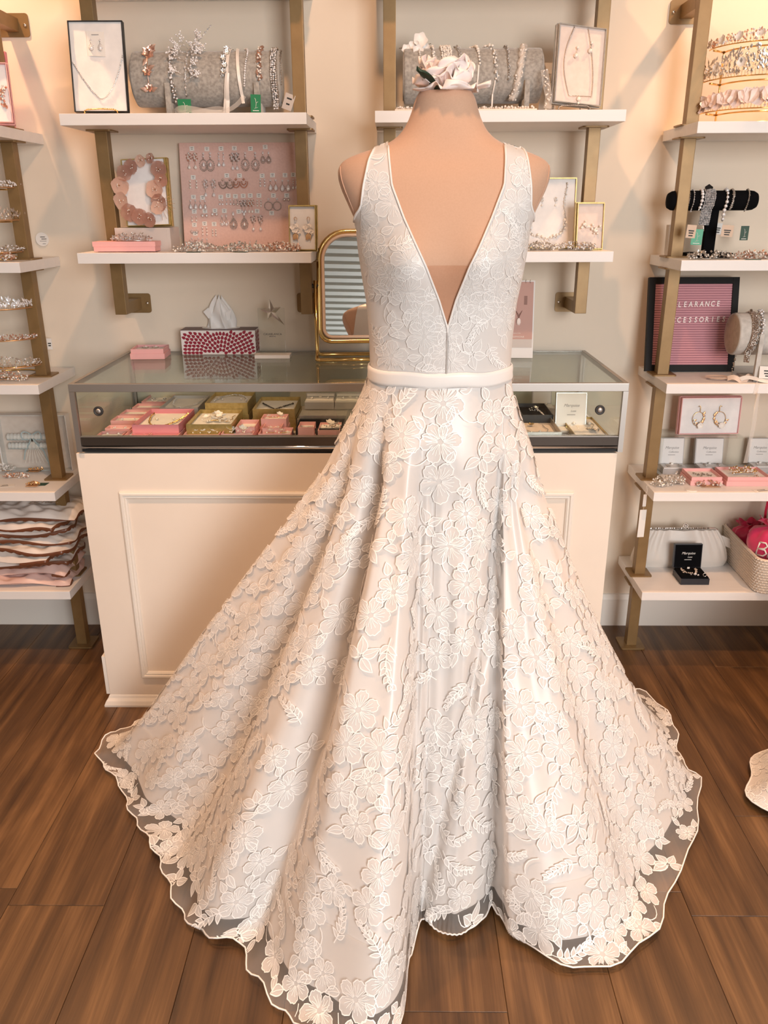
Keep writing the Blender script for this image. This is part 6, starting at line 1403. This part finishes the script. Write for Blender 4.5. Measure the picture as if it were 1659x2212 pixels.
p = az(1494, 1061, S4); t = thing('round_tag', 'small oval white disc tag at the front edge of the fourth right shelf', 'tag', (p.x, p.y+.003, S4+.0004), rz=-.2); MB().prism([(.017*math.cos(a_), .009*math.sin(a_)) for a_ in np.linspace(0, 2*PI, 25)[:-1]], 0, .002).build('disc', 'paper', t)
p = az(1640, 1062, S4); t = price_tag('white printed card lying at the right edge of the fourth shelf', T4(p.x+.012, p.y+.008, S4+.0004) @ rot(0, 0, .2), .055, .028, 'paper', ((.2, .5), (-.2, .6)))
# tags hanging from the fourth shelf
xh = .8175
for lab, px, y0_, y1_, w_, yy in (('long blank white price tag hanging below the fourth right shelf', 1383, 1101, 1160, .022, 2.47), ('small white tag folded over the corner of the fourth right shelf', 1391, 1068, 1094, .011, 2.485)):
    a, b = at(px, y1_, yy), at(px, y0_, yy); t = thing('price_tag', lab, 'price tag', M=stand_M(a.x, yy, a.z, b.z-a.z, 0.0, .1, .0)); MB().box(-w_/2, w_/2, -(b.z-a.z)/2, (b.z-a.z)/2, 0, .0008).build('card', 'paper', t)
    q = M0 = t.matrix_world.inverted() if False else None
    MB().tube([(0, (b.z-a.z)/2, .0004), (.002, (b.z-a.z)/2+.03, .0004), (.006, S4-(a.z+b.z)/2+.002, .0006)], .0005, 4).build('string', 'ribbon_white', t)
# bottom shelf
mat('clutch_satin', (0.74, 0.68, 0.62), 0.42, **{'Sheen Weight': .3})
a, b = az(1352, 1208, S5), az(1556, 1206, S5); cw = b.x-a.x; ch = at(1450, 1150, 2.63).z-S5
t = thing('clutch_bag', 'ivory pleated satin clutch with jewelled clasp on the bottom right shelf', 'bag', ((a.x+b.x)/2, 2.655, S5))
rows = []
for i in range(15):
    v = i/14; z = ch*v; hw = cw/2*(1-.02*v-.26*v**2.2)*(.93+.07*math.sin(PI*min(1, v*4+.1)/2)); dep = .036*(1-.72*v**1.5)*(.7+.3*min(1, v*5)); row = []
    for k in range(72):
        th = 2*PI*k/72; c_, s_ = math.cos(th), math.sin(th); pl_ = .0065*math.sin(th*20+1.5*v)*max(0, v-.15)**.6*(1 if abs(c_) < .93 else .3)
        row.append(Vector((hw*math.copysign(abs(c_)**.55, c_), (dep+pl_)*math.copysign(abs(s_)**.8, s_), z+.0004)))
    rows.append(row)
m = MB(); m.grid(rows, wrap=True); m.add(rows[-1], [tuple(range(72))], True); m.add(rows[0], [tuple(range(72))[::-1]], True); m.build('body', 'clutch_satin', t)
hw = cw/2*.72; fr_ = [(-hw, 0, ch-.012), (-hw*.97, 0, ch+.002), (-hw*.9, 0, ch+.006), (hw*.9, 0, ch+.006), (hw*.97, 0, ch+.002), (hw, 0, ch-.012)]
MB().tube(fr_, .0035, 8).build('frame_bar', 'silver', t); beads([Vector((-hw*.85, -.004, ch+.006)), Vector((hw*.75, -.004, ch+.006))], .0042, 'gem', .001, step=.008).build('frame_crystals', 'dark_silver', t)
cl_ = MB()
for k in range(9): cl_.ball((.008+.008*math.cos(k*.7), -.003, ch+.016+.008*math.sin(k*.7)), .0036, 1)
cl_.ball((.008, -.005, ch+.016), .005, 1); cl_.build('clasp', 'silver', t)
MB().ribbon([(cw*.37, .01, ch*.74), (cw*.46, .0, ch*.66), (cw*.56, -.004, ch*.55)], .030, (0, -1, .3)).build('wrist_strap', 'clutch_satin', t)
# navy jewellery box
a, b = az(1476, 1267, S5), az(1536, 1265, S5); Yf = a.y
r_ = ring_box('open black jewellery box with silver necklace at the middle of the bottom right shelf', 1456, 1512, 1174, 1228, 1262, S5+.0004, 'velvet_black', 'box_navy', True, words_=('Marquise', 'Luxe'), ink='white_print', open_y=Yf+.012, base_d=.085, base_h=.026, lean=.12, pad='velvet_black')
c = r_[0]; pts = [Vector((c.x-.004+.024*math.cos(a_), c.y+.058+.034*math.sin(a_), S5+.030)) for a_ in np.linspace(-PI-.1, .1, 22)]
put('necklace', 'silver leaf necklace curled in the open black jewellery box', 'necklace', [('leaves', beads(pts, .0042, 'gem', .003, step=.0035), 'silver'), ('drop', MB().gem((c.x+.004, c.y+.018, S5+.032), .006).gem((c.x+.012, c.y+.012, S5+.031), .004), 'crystal')])
put('ring', 'silver ring in the corner of the open black jewellery box', 'ring', [('band', MB().tube([Vector((c.x+.034+.006*math.cos(a_), c.y+.012, S5+.032+.006*math.sin(a_))) for a_ in np.linspace(0, 2*PI, 16)[:-1]], .0012, 6, closed=True), 'silver')])
# woven basket with pink pouches
mat('basket', (0.72, 0.62, 0.53), 0.85); mat('pouch_pink', (0.66, 0.025, 0.12), 0.38, **{'Sheen Weight': .4}); mat('pouch_ribbon', (0.60, 0.015, 0.06), 0.4)
pA, pB = az(1634, 1283, S5), az(1565, 1205, S5); zb1 = at(1580, 1150, pB.y).z; bw, bd = .225, pB.y-pA.y+.05
yaw = math.atan2(pB.x-pA.x, pB.y-pA.y); bh = .125
Mb = T4(pA.x, pA.y, S5) @ rot(0, 0, -math.atan2(pB.x-pA.x, pB.y-pA.y)*1.0); bd = (pB-pA).length+.02
t = thing('woven_basket', 'cream rope basket full of hot pink pouches at the bottom right', 'basket', M=Mb)
def bring(z, gr): 
    P = []; r = .03; x0, x1, y0, y1 = -gr, bw+gr, -gr, bd+gr
    for cx__, cy__, q in ((x1-r, y1-r, 0), (x0+r, y1-r, 90), (x0+r, y0+r, 180), (x1-r, y0+r, 270)):
        for k in range(5): an = math.radians(q+22.5*k); P.append(Vector((cx__+r*math.cos(an), cy__+r*math.sin(an), z)))
    return P
for k in range(13): 
    z = .006+k*bh/13; gr = .012*(k/13); MB().tube(bring(z, gr), bh/13*.56, 8, closed=True).build('rope_coil', 'basket', t)
sts = MB(); rs_ = random.Random(2)
for k in range(13):
    z = .006+k*bh/13; ring_ = bring(z, .012*(k/13)+.0045)
    for i in range(len(ring_)):
        a_, b_ = ring_[i], ring_[(i+1) % len(ring_)]; n = max(1, int((b_-a_).length/.009))
        for j in range(n): p = a_.lerp(b_, (j+.5*(k % 2))/n); sts.ball(p, .0030, 1, (1, 1, .6))
o = sts.build('stitching', 'paper', t); o['kind'] = 'stuff'
MB().prism([(p.x, p.y) for p in bring(0, -.004)], .0006, .006).build('bottom', 'basket', t)
hp_ = Vector((.040, -.020, .060)); MB().tube([hp_+Vector((.012*math.cos(a_), -.002, .016*math.sin(a_))) for a_ in np.linspace(0, 2*PI, 20)[:-1]], .0026, 6, closed=True).build('ring_handle', 'ribbon_peach', t)
STRK = {'B': [[(0, 0), (.15, 1)], [(.15, 1), (.5, 1.02), (.62, .82), (.45, .6), (.1, .52)], [(.1, .52), (.5, .52), (.62, .28), (.45, .04), (0, 0)]], 'r': [[(0, 0), (.1, .55)], [(.06, .35), (.2, .55), (.36, .54)]], 'i': [[(0, 0), (.1, .52)], [(.13, .72), (.15, .78)]], 'd': [[(.35, .5), (.15, .5), (.02, .2), (.12, 0), (.3, .1)], [(.52, 1), (.32, 0)]], 'e': [[(.05, .28), (.32, .32), (.3, .5), (.12, .5), (.02, .2), (.12, 0), (.34, .1)]]}
def pouch(label, loc, R, tilt, yawp, word=True, sz=.052, off=-.055):
    M = Mb @ T4(*loc) @ rot(0, 0, yawp) @ rot(tilt); t = thing('gift_pouch', label, 'pouch', M=M, group='hot pink pouches in the basket'); rows = []
    for i in range(15):
        v = i/14; z = R*1.5*v; w_ = R*math.sin(PI*min(.93, .06+.86*v))**.62; row = []
        if v > .80: w_ = R*(.30+2.2*(v-.80))
        for k in range(40): th = 2*PI*k/40; rr = w_*(1+(.10 if v > .62 else .02)*math.sin(9*th+2)*min(1, v*1.3)); row.append(Vector((rr*math.cos(th), rr*.62*math.sin(th), z+(.008*math.sin(7*th) if v > .95 else 0))))
        rows.append(row)
    m = MB(); m.grid(rows, wrap=True); m.add(rows[0], [tuple(range(40))[::-1]], True); m.build('bag', 'pouch_pink', t)
    zt_ = R*1.5*.80; MB().tube([(R*.34*math.cos(a_), R*.34*.62*math.sin(a_), zt_) for a_ in np.linspace(0, 2*PI, 22)[:-1]], .004, 6, closed=True).build('drawstring', 'pouch_ribbon', t)
    MB().ribbon([(0, -R*.22, zt_), (.012, -R*.3, zt_-.02), (.02, -R*.45, zt_-.045)], .008, (0, -1, .2)).ribbon([(0, -R*.22, zt_), (-.01, -R*.3, zt_+.012), (-.03, -R*.4, zt_+.002)], .008, (0, -1, .2)).build('ribbon', 'pouch_ribbon', t)
    if word:
        m = MB(); cx = off
        for ch in 'Bride':
            for s_ in STRK[ch]:
                P = []
                for x_, y_ in s_:
                    x = cx+x_*sz; z = R*.40+y_*sz*.95; v = z/(R*1.5); w_ = R*math.sin(PI*min(.93, .06+.86*v))**.62
                    P.append(Vector((x, -.62*w_*math.sqrt(max(0, 1-min(1, (x/w_))**2))-.0022, z)))
                m.tube(P, .0030, 6)
            cx += sz*{'B': .72, 'r': .40, 'i': .26, 'd': .55, 'e': .4}[ch]
        m.build('lettering', 'white_print', t)
    return t
pouch('hot pink satin pouch lettered in white script at the front of the basket', (.080, .062, .070), .105, -.10, -.42, True, .050, -.070)
pouch('hot pink pouch at the back left corner of the basket', (.060, bd-.075, .055), .070, -.15, .25, True, .040, -.02)
pouch('hot pink pouch behind the lettered one at the right edge', (.175, bd-.10, .075), .075, 0, 0, False)
put('ribbon_loop', 'red ribbon loop rising from the rear pouch in the basket', 'ribbon', [('loop', MB().ribbon([Mb @ Vector((.085, bd-.10, .16)), Mb @ Vector((.082, bd-.10, .21)), Mb @ Vector((.084, bd-.10, .255))], .009, (0, -1, 0)).ribbon([Mb @ Vector((.10, bd-.10, .16)), Mb @ Vector((.104, bd-.10, .21)), Mb @ Vector((.100, bd-.10, .255))], .009, (0, -1, 0)), 'pouch_ribbon')])
put('paper_slip', 'white folded paper slip tucked between the pink pouches', 'paper', [('slip', MB().add([Mb @ Vector(p) for p in ((.075, bd-.12, .12), (.082, bd-.12, .205), (.150, bd-.13, .175), (.14, bd-.13, .14))]+[Mb @ Vector((p[0], p[1]+.001, p[2])) for p in ((.075, bd-.12, .12), (.082, bd-.12, .205), (.150, bd-.13, .175), (.14, bd-.13, .14))], [(0, 1, 2, 3), (7, 6, 5, 4), (0, 4, 5, 1), (1, 5, 6, 2), (2, 6, 7, 3), (3, 7, 4, 0)]), 'paper')])

# ================================================================ leftmost unit
# top shelf: pink boxes
xe = at(20, 160, 2.66).x
M = stand_M(xe-.056, 2.67, S1+.002, .215, .06, .0); tray('gift_box', 'tall rose pink box standing at the back of the top left shelf', M, .09, .205, .022, 'box_rose')
xe = at(17, 220, 2.50).x; M = stand_M(xe-.036, 2.50, S1+.002, .165, .20, .30); tray('gift_box', 'pink box leaning at the left edge of the photo, before the tall rose one', M, .085, .155, .024, 'box_pink', pad_d=.012)
f = on(M, .018); put('hair_comb', 'rose gold comb in the pink box at the left edge', 'hair comb', [('leaves', beads([f(.03, .02, .004), f(.018, -.01, .004), f(.028, -.04, .004)], .0045, 'gem', .006, step=.003), 'rose_gold'), ('pearls', beads([f(.026, .02, .006), f(.020, -.02, .006)], .003, 'ball', .006, step=.005), 'pearl')])
# tiaras on the two tiered stands
cxl = at(-20, 500, 2.59).x
def lefts(label, z0, lv, spec, gname, seed):
    zs_ = [at(60, y, 2.57).z for y in lv]
    tier_stand(label, Vector((cxl, 2.60, 0)), zs_[0]+.004, .085, zs_, z0)
    for i, (nm, m, dec, hg, fl_) in enumerate(spec): tiara(nm, (cxl, 2.595, zs_[i]+.005), .104, m, dec, seed+i, hg, group=gname, dense=2, flower=fl_, gold='copper')
lefts('gold tiara stand on the second left shelf, mostly outside the frame', S2, (409, 479, 547), (('small crystal tiara highest on the second left shelf', 'crystal', 'gem', .024, None), ('open leaf tiara in the middle of the second left shelf', 'silver', 'leaf', .030, None), ('dense crystal flower tiara lowest on the second left shelf', 'dark_silver', 'gem', .024, None)), 'tiaras on the second left shelf', 51)
lefts('gold tiara stand on the third left shelf, mostly outside the frame', S3, (667, 733, 790), (('crystal leaf tiara highest on the third left shelf', 'crystal', 'leaf', .026, None), ('sparse crystal tiara in the middle of the third left shelf', 'rose_gold', 'gem', .018, None), ('bushy silver tiara lowest on the third left shelf', 'silver', 'gem', .034, None)), 'tiaras on the third left shelf', 61)
for nm, xa, xb, z, yy in (('copper leaf hair vine lying on the second left shelf', -30, 42, S2, 563), ('rose gold pearl vine lying on the third left shelf', -20, 82, S3, 812)):
    a, b = az(xa, yy, z), az(xb, yy, z); comb_thing(nm, ((a.x+b.x)/2, min(max(a.y, 2.46), 2.50), z+.0005), b.x-a.x, 'rose_gold', 'pearl', (0, -1, 0), 130, .024, .018, teeth=0, m_t='copper')
p = at(72, 517, 2.66); t = thing('round_tag', 'round white printed tag on the wall behind the left gold post', 'tag', M=T4(p.x, 2.728, at(72, 517, 2.728).z) @ rot(PI/2)); MB().prism([(.021*math.cos(a_), .021*math.sin(a_)) for a_ in np.linspace(0, 2*PI, 29)[:-1]], 0, .001).build('disc', 'paper', t)
q = MB(); q.box(-.005, .010, .006, .008, .001, .0014).box(-.002, .014, .0, .002, .001, .0014).box(-.008, .013, -.006, -.005, .001, .0014).box(.0, .010, -.014, -.013, .001, .0014); q.build('print', 'ink', t)
p = at(107, 743, 2.70); price_tag('small white price tag hanging behind the left gold post, third shelf', T4(p.x, 2.70, p.z) @ rot(PI/2), .017, .036, 'paper', ((.05, .6), (-.15, .5)))
# garter box
a, b = az(12, 1007, S4), az(150, 1007, S4); yG = 2.66; xg0, xg1 = at(6, 1000, yG).x, at(154, 1000, yG).x; hG = at(80, 897, yG).z-S4
t = thing('garter_box', 'clear lidded box with lace garters tied in blue ribbon, fourth left shelf', 'box', ((xg0+xg1)/2, yG, S4)); w2 = (xg1-xg0)/2
MB().box(-w2, w2, -.002, 0, .0005, hG).build('front_pane', 'acrylic', t); MB().box(-w2+.001, w2-.001, .03, .034, .0005, hG-.001).build('backing', 'velvet_cream', t)
for s in (-1, 1): MB().box(s*w2-.002, s*w2+.002, -.002, .034, .0005, hG).build('side_wall', 'box_white', t)
MB().box(-w2+.002, w2-.002, 0, .03, .0005, .003).build('floor_panel', 'box_white', t); MB().box(-w2+.002, w2-.002, 0, .03, hG-.003, hG).build('top_panel', 'box_white', t)
mat('ribbon_blue', (0.47, 0.56, 0.59), 0.5); mat('backing_beige', (0.68, 0.56, 0.46), 0.8); c = Vector(((xg0+xg1)/2, yG, S4))
for k, (zz, nm) in enumerate(((hG*.60, 'upper'), (hG*.44, 'lower'))):
    P = [c+Vector((-w2*.78+u*w2*1.4, .012, zz)) for u in np.linspace(0, 1, 40)]
    ruff = MB().tube(P, [.011*(1+.22*math.sin(i*2.2)) for i in range(40)], 10)
    put('garter', '%s ruffled white lace garter in the clear box' % nm, 'garter', [('ruffle', ruff, 'satin_white'), ('trim', MB().tube([p+Vector((0, -.0105, -.008)) for p in P], .0011, 5), 'ribbon_blue')], 'lace garters in the clear box')
bw_ = MB(); 
for s in (-1, 1):
    bw_.ribbon([c+Vector((-.005+s*(.034*math.sin(PI*u)), .002+.004*math.cos(2*PI*u), hG*.60+.014*math.sin(2*PI*u)+.006)) for u in np.linspace(0, 1, 16)], .0045, (0, -1, 0))
bw_.ribbon([c+Vector((-.005, .001, hG*.60)), c+Vector((.03, .001, hG*.35)), c+Vector((.045, .001, .006))], .006, (0, -1, 0)).ribbon([c+Vector((-.005, .001, hG*.60)), c+Vector((-.035, .001, hG*.35)), c+Vector((-.042, .001, hG*.2))], .005, (0, -1, 0))
st_ = MB()
for k in range(7): st_.ribbon([c+Vector((-.005, .0, hG*.58)), c+Vector((-.04+.013*k, .0, hG*.14))], .0022, (0, -1, 0))
put('ribbon_bow', 'pale blue bow with white streamers on the garters', 'bow', [('bow', bw_, 'ribbon_blue'), ('streamers', st_, 'ribbon_white')])
for i, (px, py, nm, m) in enumerate(((78, 1018, 'gold comb on a green card at the back of the fourth left shelf', 'copper'), (74, 1049, 'gold comb on a green card at the front of the fourth left shelf', 'copper'))):
    p = az(px, py, S4); comb_thing(nm, (p.x, p.y, S4+.002), .052, m, 'gold', (-.1, -1, 0), 26, .008, .004, teeth=14, m_t='copper', tooth=.022)
    tag(MB().prism([(-.028, -.012), (.022, -.016), (.028, .012), (-.022, .016)], 0, .0008).build('card', 'green_dark', None, T4(p.x+(.012 if i else -.008), p.y+.012, S4+.0004) @ rot(0, 0, .1)), 'dark green card under the %s gold comb, fourth left shelf' % ('front' if i else 'rear'), 'card')
p = az(34, 1032, S4); comb_thing('rose gold bead vine lying beside the gold combs', (p.x, p.y, S4+.0005), .085, 'rose_gold', 'pearl', (0, -1, 0), 70, .014, .008, teeth=0, m_t='copper')
p = az(8, 1018, S4); comb_thing('white ceramic flower vine at the left edge of the fourth shelf', (p.x, p.y, S4+.0005), .075, 'porcelain', 'porcelain', (0, -1, 0), 50, .022, .014, teeth=0, m_t='copper')
p = az(10, 1050, S4); price_tag('white printed card lying at the left edge of the fourth shelf', T4(p.x, p.y, S4+.0005) @ rot(0, 0, .25), .060, .030, 'paper', ((.2, .3), (-.1, .4)))
# stack of plastic garment packets
noise_col(mat('packet_white', (0.72, 0.65, 0.60), 0.35), (0.76, 0.69, 0.64), (0.86, 0.79, 0.74), 9, bump=.3)
noise_col(mat('packet_pink', (0.74, 0.52, 0.48), 0.35), (0.70, 0.47, 0.43), (0.78, 0.58, 0.53), 9, bump=.3); mat('packet_brown', (0.16, 0.055, 0.025), 0.3)
rk = random.Random(17); zc_ = S5+.001
specs = [('pink', 'lowest pale pink'), ('pink', 'second lowest pink'), ('white', 'third lowest white'), ('white', 'crumpled white fourth'), ('white', 'fifth white'), ('white', 'sixth white'), ('white', 'seventh white'), ('white', 'eighth white'), ('white', 'topmost white')]
for i, (cm, nm) in enumerate(specs):
    th = (.030, .030, .026, .034, .030, .026, .030, .030, .032)[i]; W2 = .145+rk.uniform(-.02, .015); D2 = .108+rk.uniform(-.012, .008); cxp = -1.075-.03-.135+(.022 if i > 3 else -.014)+rk.uniform(-.025, .02); cyp = 2.572+rk.uniform(-.006, .012)
    t = thing('garment_packet', '%s plastic garment packet in the stack on the bottom left shelf' % nm, 'packet', (cxp, cyp, zc_), rz=rk.uniform(-.16, .16), group='garment packets on the bottom left shelf')
    NB = 34; ph = [rk.random()*6 for _ in range(6)]; tl = rk.uniform(-.06, .06)
    def bag_z(u, v, top):
        e = max(0, 1-abs(u)**3.2)*max(0, 1-abs(v)**3.2); f_ = e**.45
        cr_ = .0035*math.sin(7*u+4*v+ph[0])+.0025*math.sin(11*v-6*u+ph[1])+.0018*math.sin(17*u+ph[2])+.0016*math.sin(19*v+9*u+ph[3])
        fl_ = .008*math.sin(3*u+ph[4])*(1-f_)+.006*math.sin(5*v+ph[5])*(1-f_)
        z = th*.42+tl*u*.05+fl_+(f_*(th*.55+cr_*1.5) if top else -f_*th*.40)
        return max(.0003, z)
    def bxy(u, v): k = 1-.05*(u*u*v*v); return W2*u*k+.004*math.sin(4*v+ph[2]), D2*v*k+.004*math.sin(5*u+ph[3])
    us = np.linspace(-1, 1, NB)
    MB().grid([[Vector((*bxy(u, v), bag_z(u, v, True))) for u in us] for v in us]).grid([[Vector((*bxy(u, v), bag_z(u, v, False)-.0004)) for u in us[::-1]] for v in us]).build('bag', 'packet_'+cm, t)
    eg = [(u, -1.0) for u in np.linspace(-1, 1, 30)]+[(1.0, v) for v in np.linspace(-.93, 1, 22)]
    if i <= 1: eg = eg[24:34]
    if i == 3: eg = eg[20:]
    ep = []
    for n_, (u, v) in enumerate(eg):
        x, y = bxy(u, v); z = bag_z(u, v, True); wv = .0045*math.sin(2.1*n_+ph[1])*.6; ep.append((Vector((x*1.0, y*1.0, z+.0004)), Vector((x+(.004 if v > -1 else 0), y-(.005 if v <= -1 else 0), max(.0004, z-.006+wv))), Vector((x+(.001 if v > -1 else 0), y-(.001 if v <= -1 else 0), max(.0002, z-.012+wv)))))
    MB().grid([[e[k] for e in ep] for k in range(3)]).build('sealed_edge', 'packet_brown', t)
    if i == 8: mesh_text('print', 'bridal', .045, 'paper_kraft', T4(.03, -.01, th+.006) @ rot(0, 0, .1), t, shear=.3, depth=.0002)
    zc_ += th*.96

# ================================================================ the second gown, right edge
c2 = Vector((1.62, 1.70, 0)); g2 = thing('lace_gown', 'second lace gown whose train corner shows at the right edge', 'dress', c2)
N2, R2 = 200, 40; SG2 = np.zeros((R2, N2, 3)); ph = np.linspace(0, 2*PI, N2)
for j, a_ in enumerate(ph):
    d = abs((a_-PI+PI) % (2*PI)-PI); R = .62+.055*math.exp(-((a_-3.10)/.17)**2)*1.0+.03*math.sin(9*a_+.4)+.012*math.sin(23*a_)
    for i in range(R2):
        u = i/(R2-1); q = u**1.15; z = 1.10*(1-(q/.985)**.62) if q < .985 else 0; zf = .010+.016*math.exp(-((a_-3.1)/.14)**2)*(u > .9)*(1-u)/.1
        SG2[i, j] = (c2.x+(.14+(R-.14)*q)*math.cos(a_), c2.y+(.11+(R-.11)*q)*math.sin(a_), max(.004, .5*(z+zf+math.sqrt((z-zf)**2+.0006))))
def np_grid2(name, G, m, parent, org):
    nr, nc, _ = G.shape; idx = np.arange(nr*nc).reshape(nr, nc); f = np.stack([idx[:-1, :-1], idx[1:, :-1], idx[1:, 1:], idx[:-1, 1:]], -1).reshape(-1, 4)
    me = bpy.data.meshes.new(name); me.from_pydata((G.reshape(-1, 3)-np.array(org)).tolist(), [], f.tolist()); me.polygons.foreach_set('use_smooth', [True]*len(f)); me.materials.append(MATS[m]); me.update(); return link(name, me, parent)
np_grid2('skirt', SG2, 'satin', g2, c2)
SN2 = grid_normals(SG2); 
if SN2[20, N2//2, 0] > 0: SN2 = -SN2
hm2 = MB(); hm2.tube([Vector(p)-c2 for p in SG2[-1, :-1]], .0022, 5, closed=True); hm2.build('hem_cord', 'lace_cord', g2)
SAVE = (SG, SN, CUM, MER, NRW, NPH, MX, MY); SG, SN = SG2, SN2; NRW, NPH = R2, N2; MX, MY = c2.x, c2.y
CUM = np.concatenate([np.zeros((NRW, 1)), np.cumsum(np.linalg.norm(np.diff(SG, axis=1), axis=2), axis=1)], axis=1); MER = np.concatenate([np.zeros((1, NPH)), np.cumsum(np.linalg.norm(np.diff(SG, axis=0), axis=2), axis=0)], axis=0)
mf, mc = MB(), MB(); sp2 = []
lay_m = lay_motif
for k in range(900):
    col, row = rl_.randrange(int(.34*N2), int(.66*N2)), int(R2*(.45+.54*rl_.random())); p = SG[row, col]
    if all((p[0]-s[0])**2+(p[1]-s[1])**2+(p[2]-s[2])**2 > .05**2 for s in sp2):
        sp2.append(p); F, Ls = motif(rl_, 1.0); lay_m(F, Ls, lambda pts, h, r=row, c=col: cloth(r, c, pts, h), mf, mc)
lo_ = mf.build('lace_flowers', 'lace_fill', g2); mc.build('embroidery_cord', 'lace_cord', lo_)
MB().tube([(0, 0, .02), (0, 0, 1.10)], .018, 12).build('stand_pole', 'steel', g2)
SG, SN, CUM, MER, NRW, NPH, MX, MY = SAVE
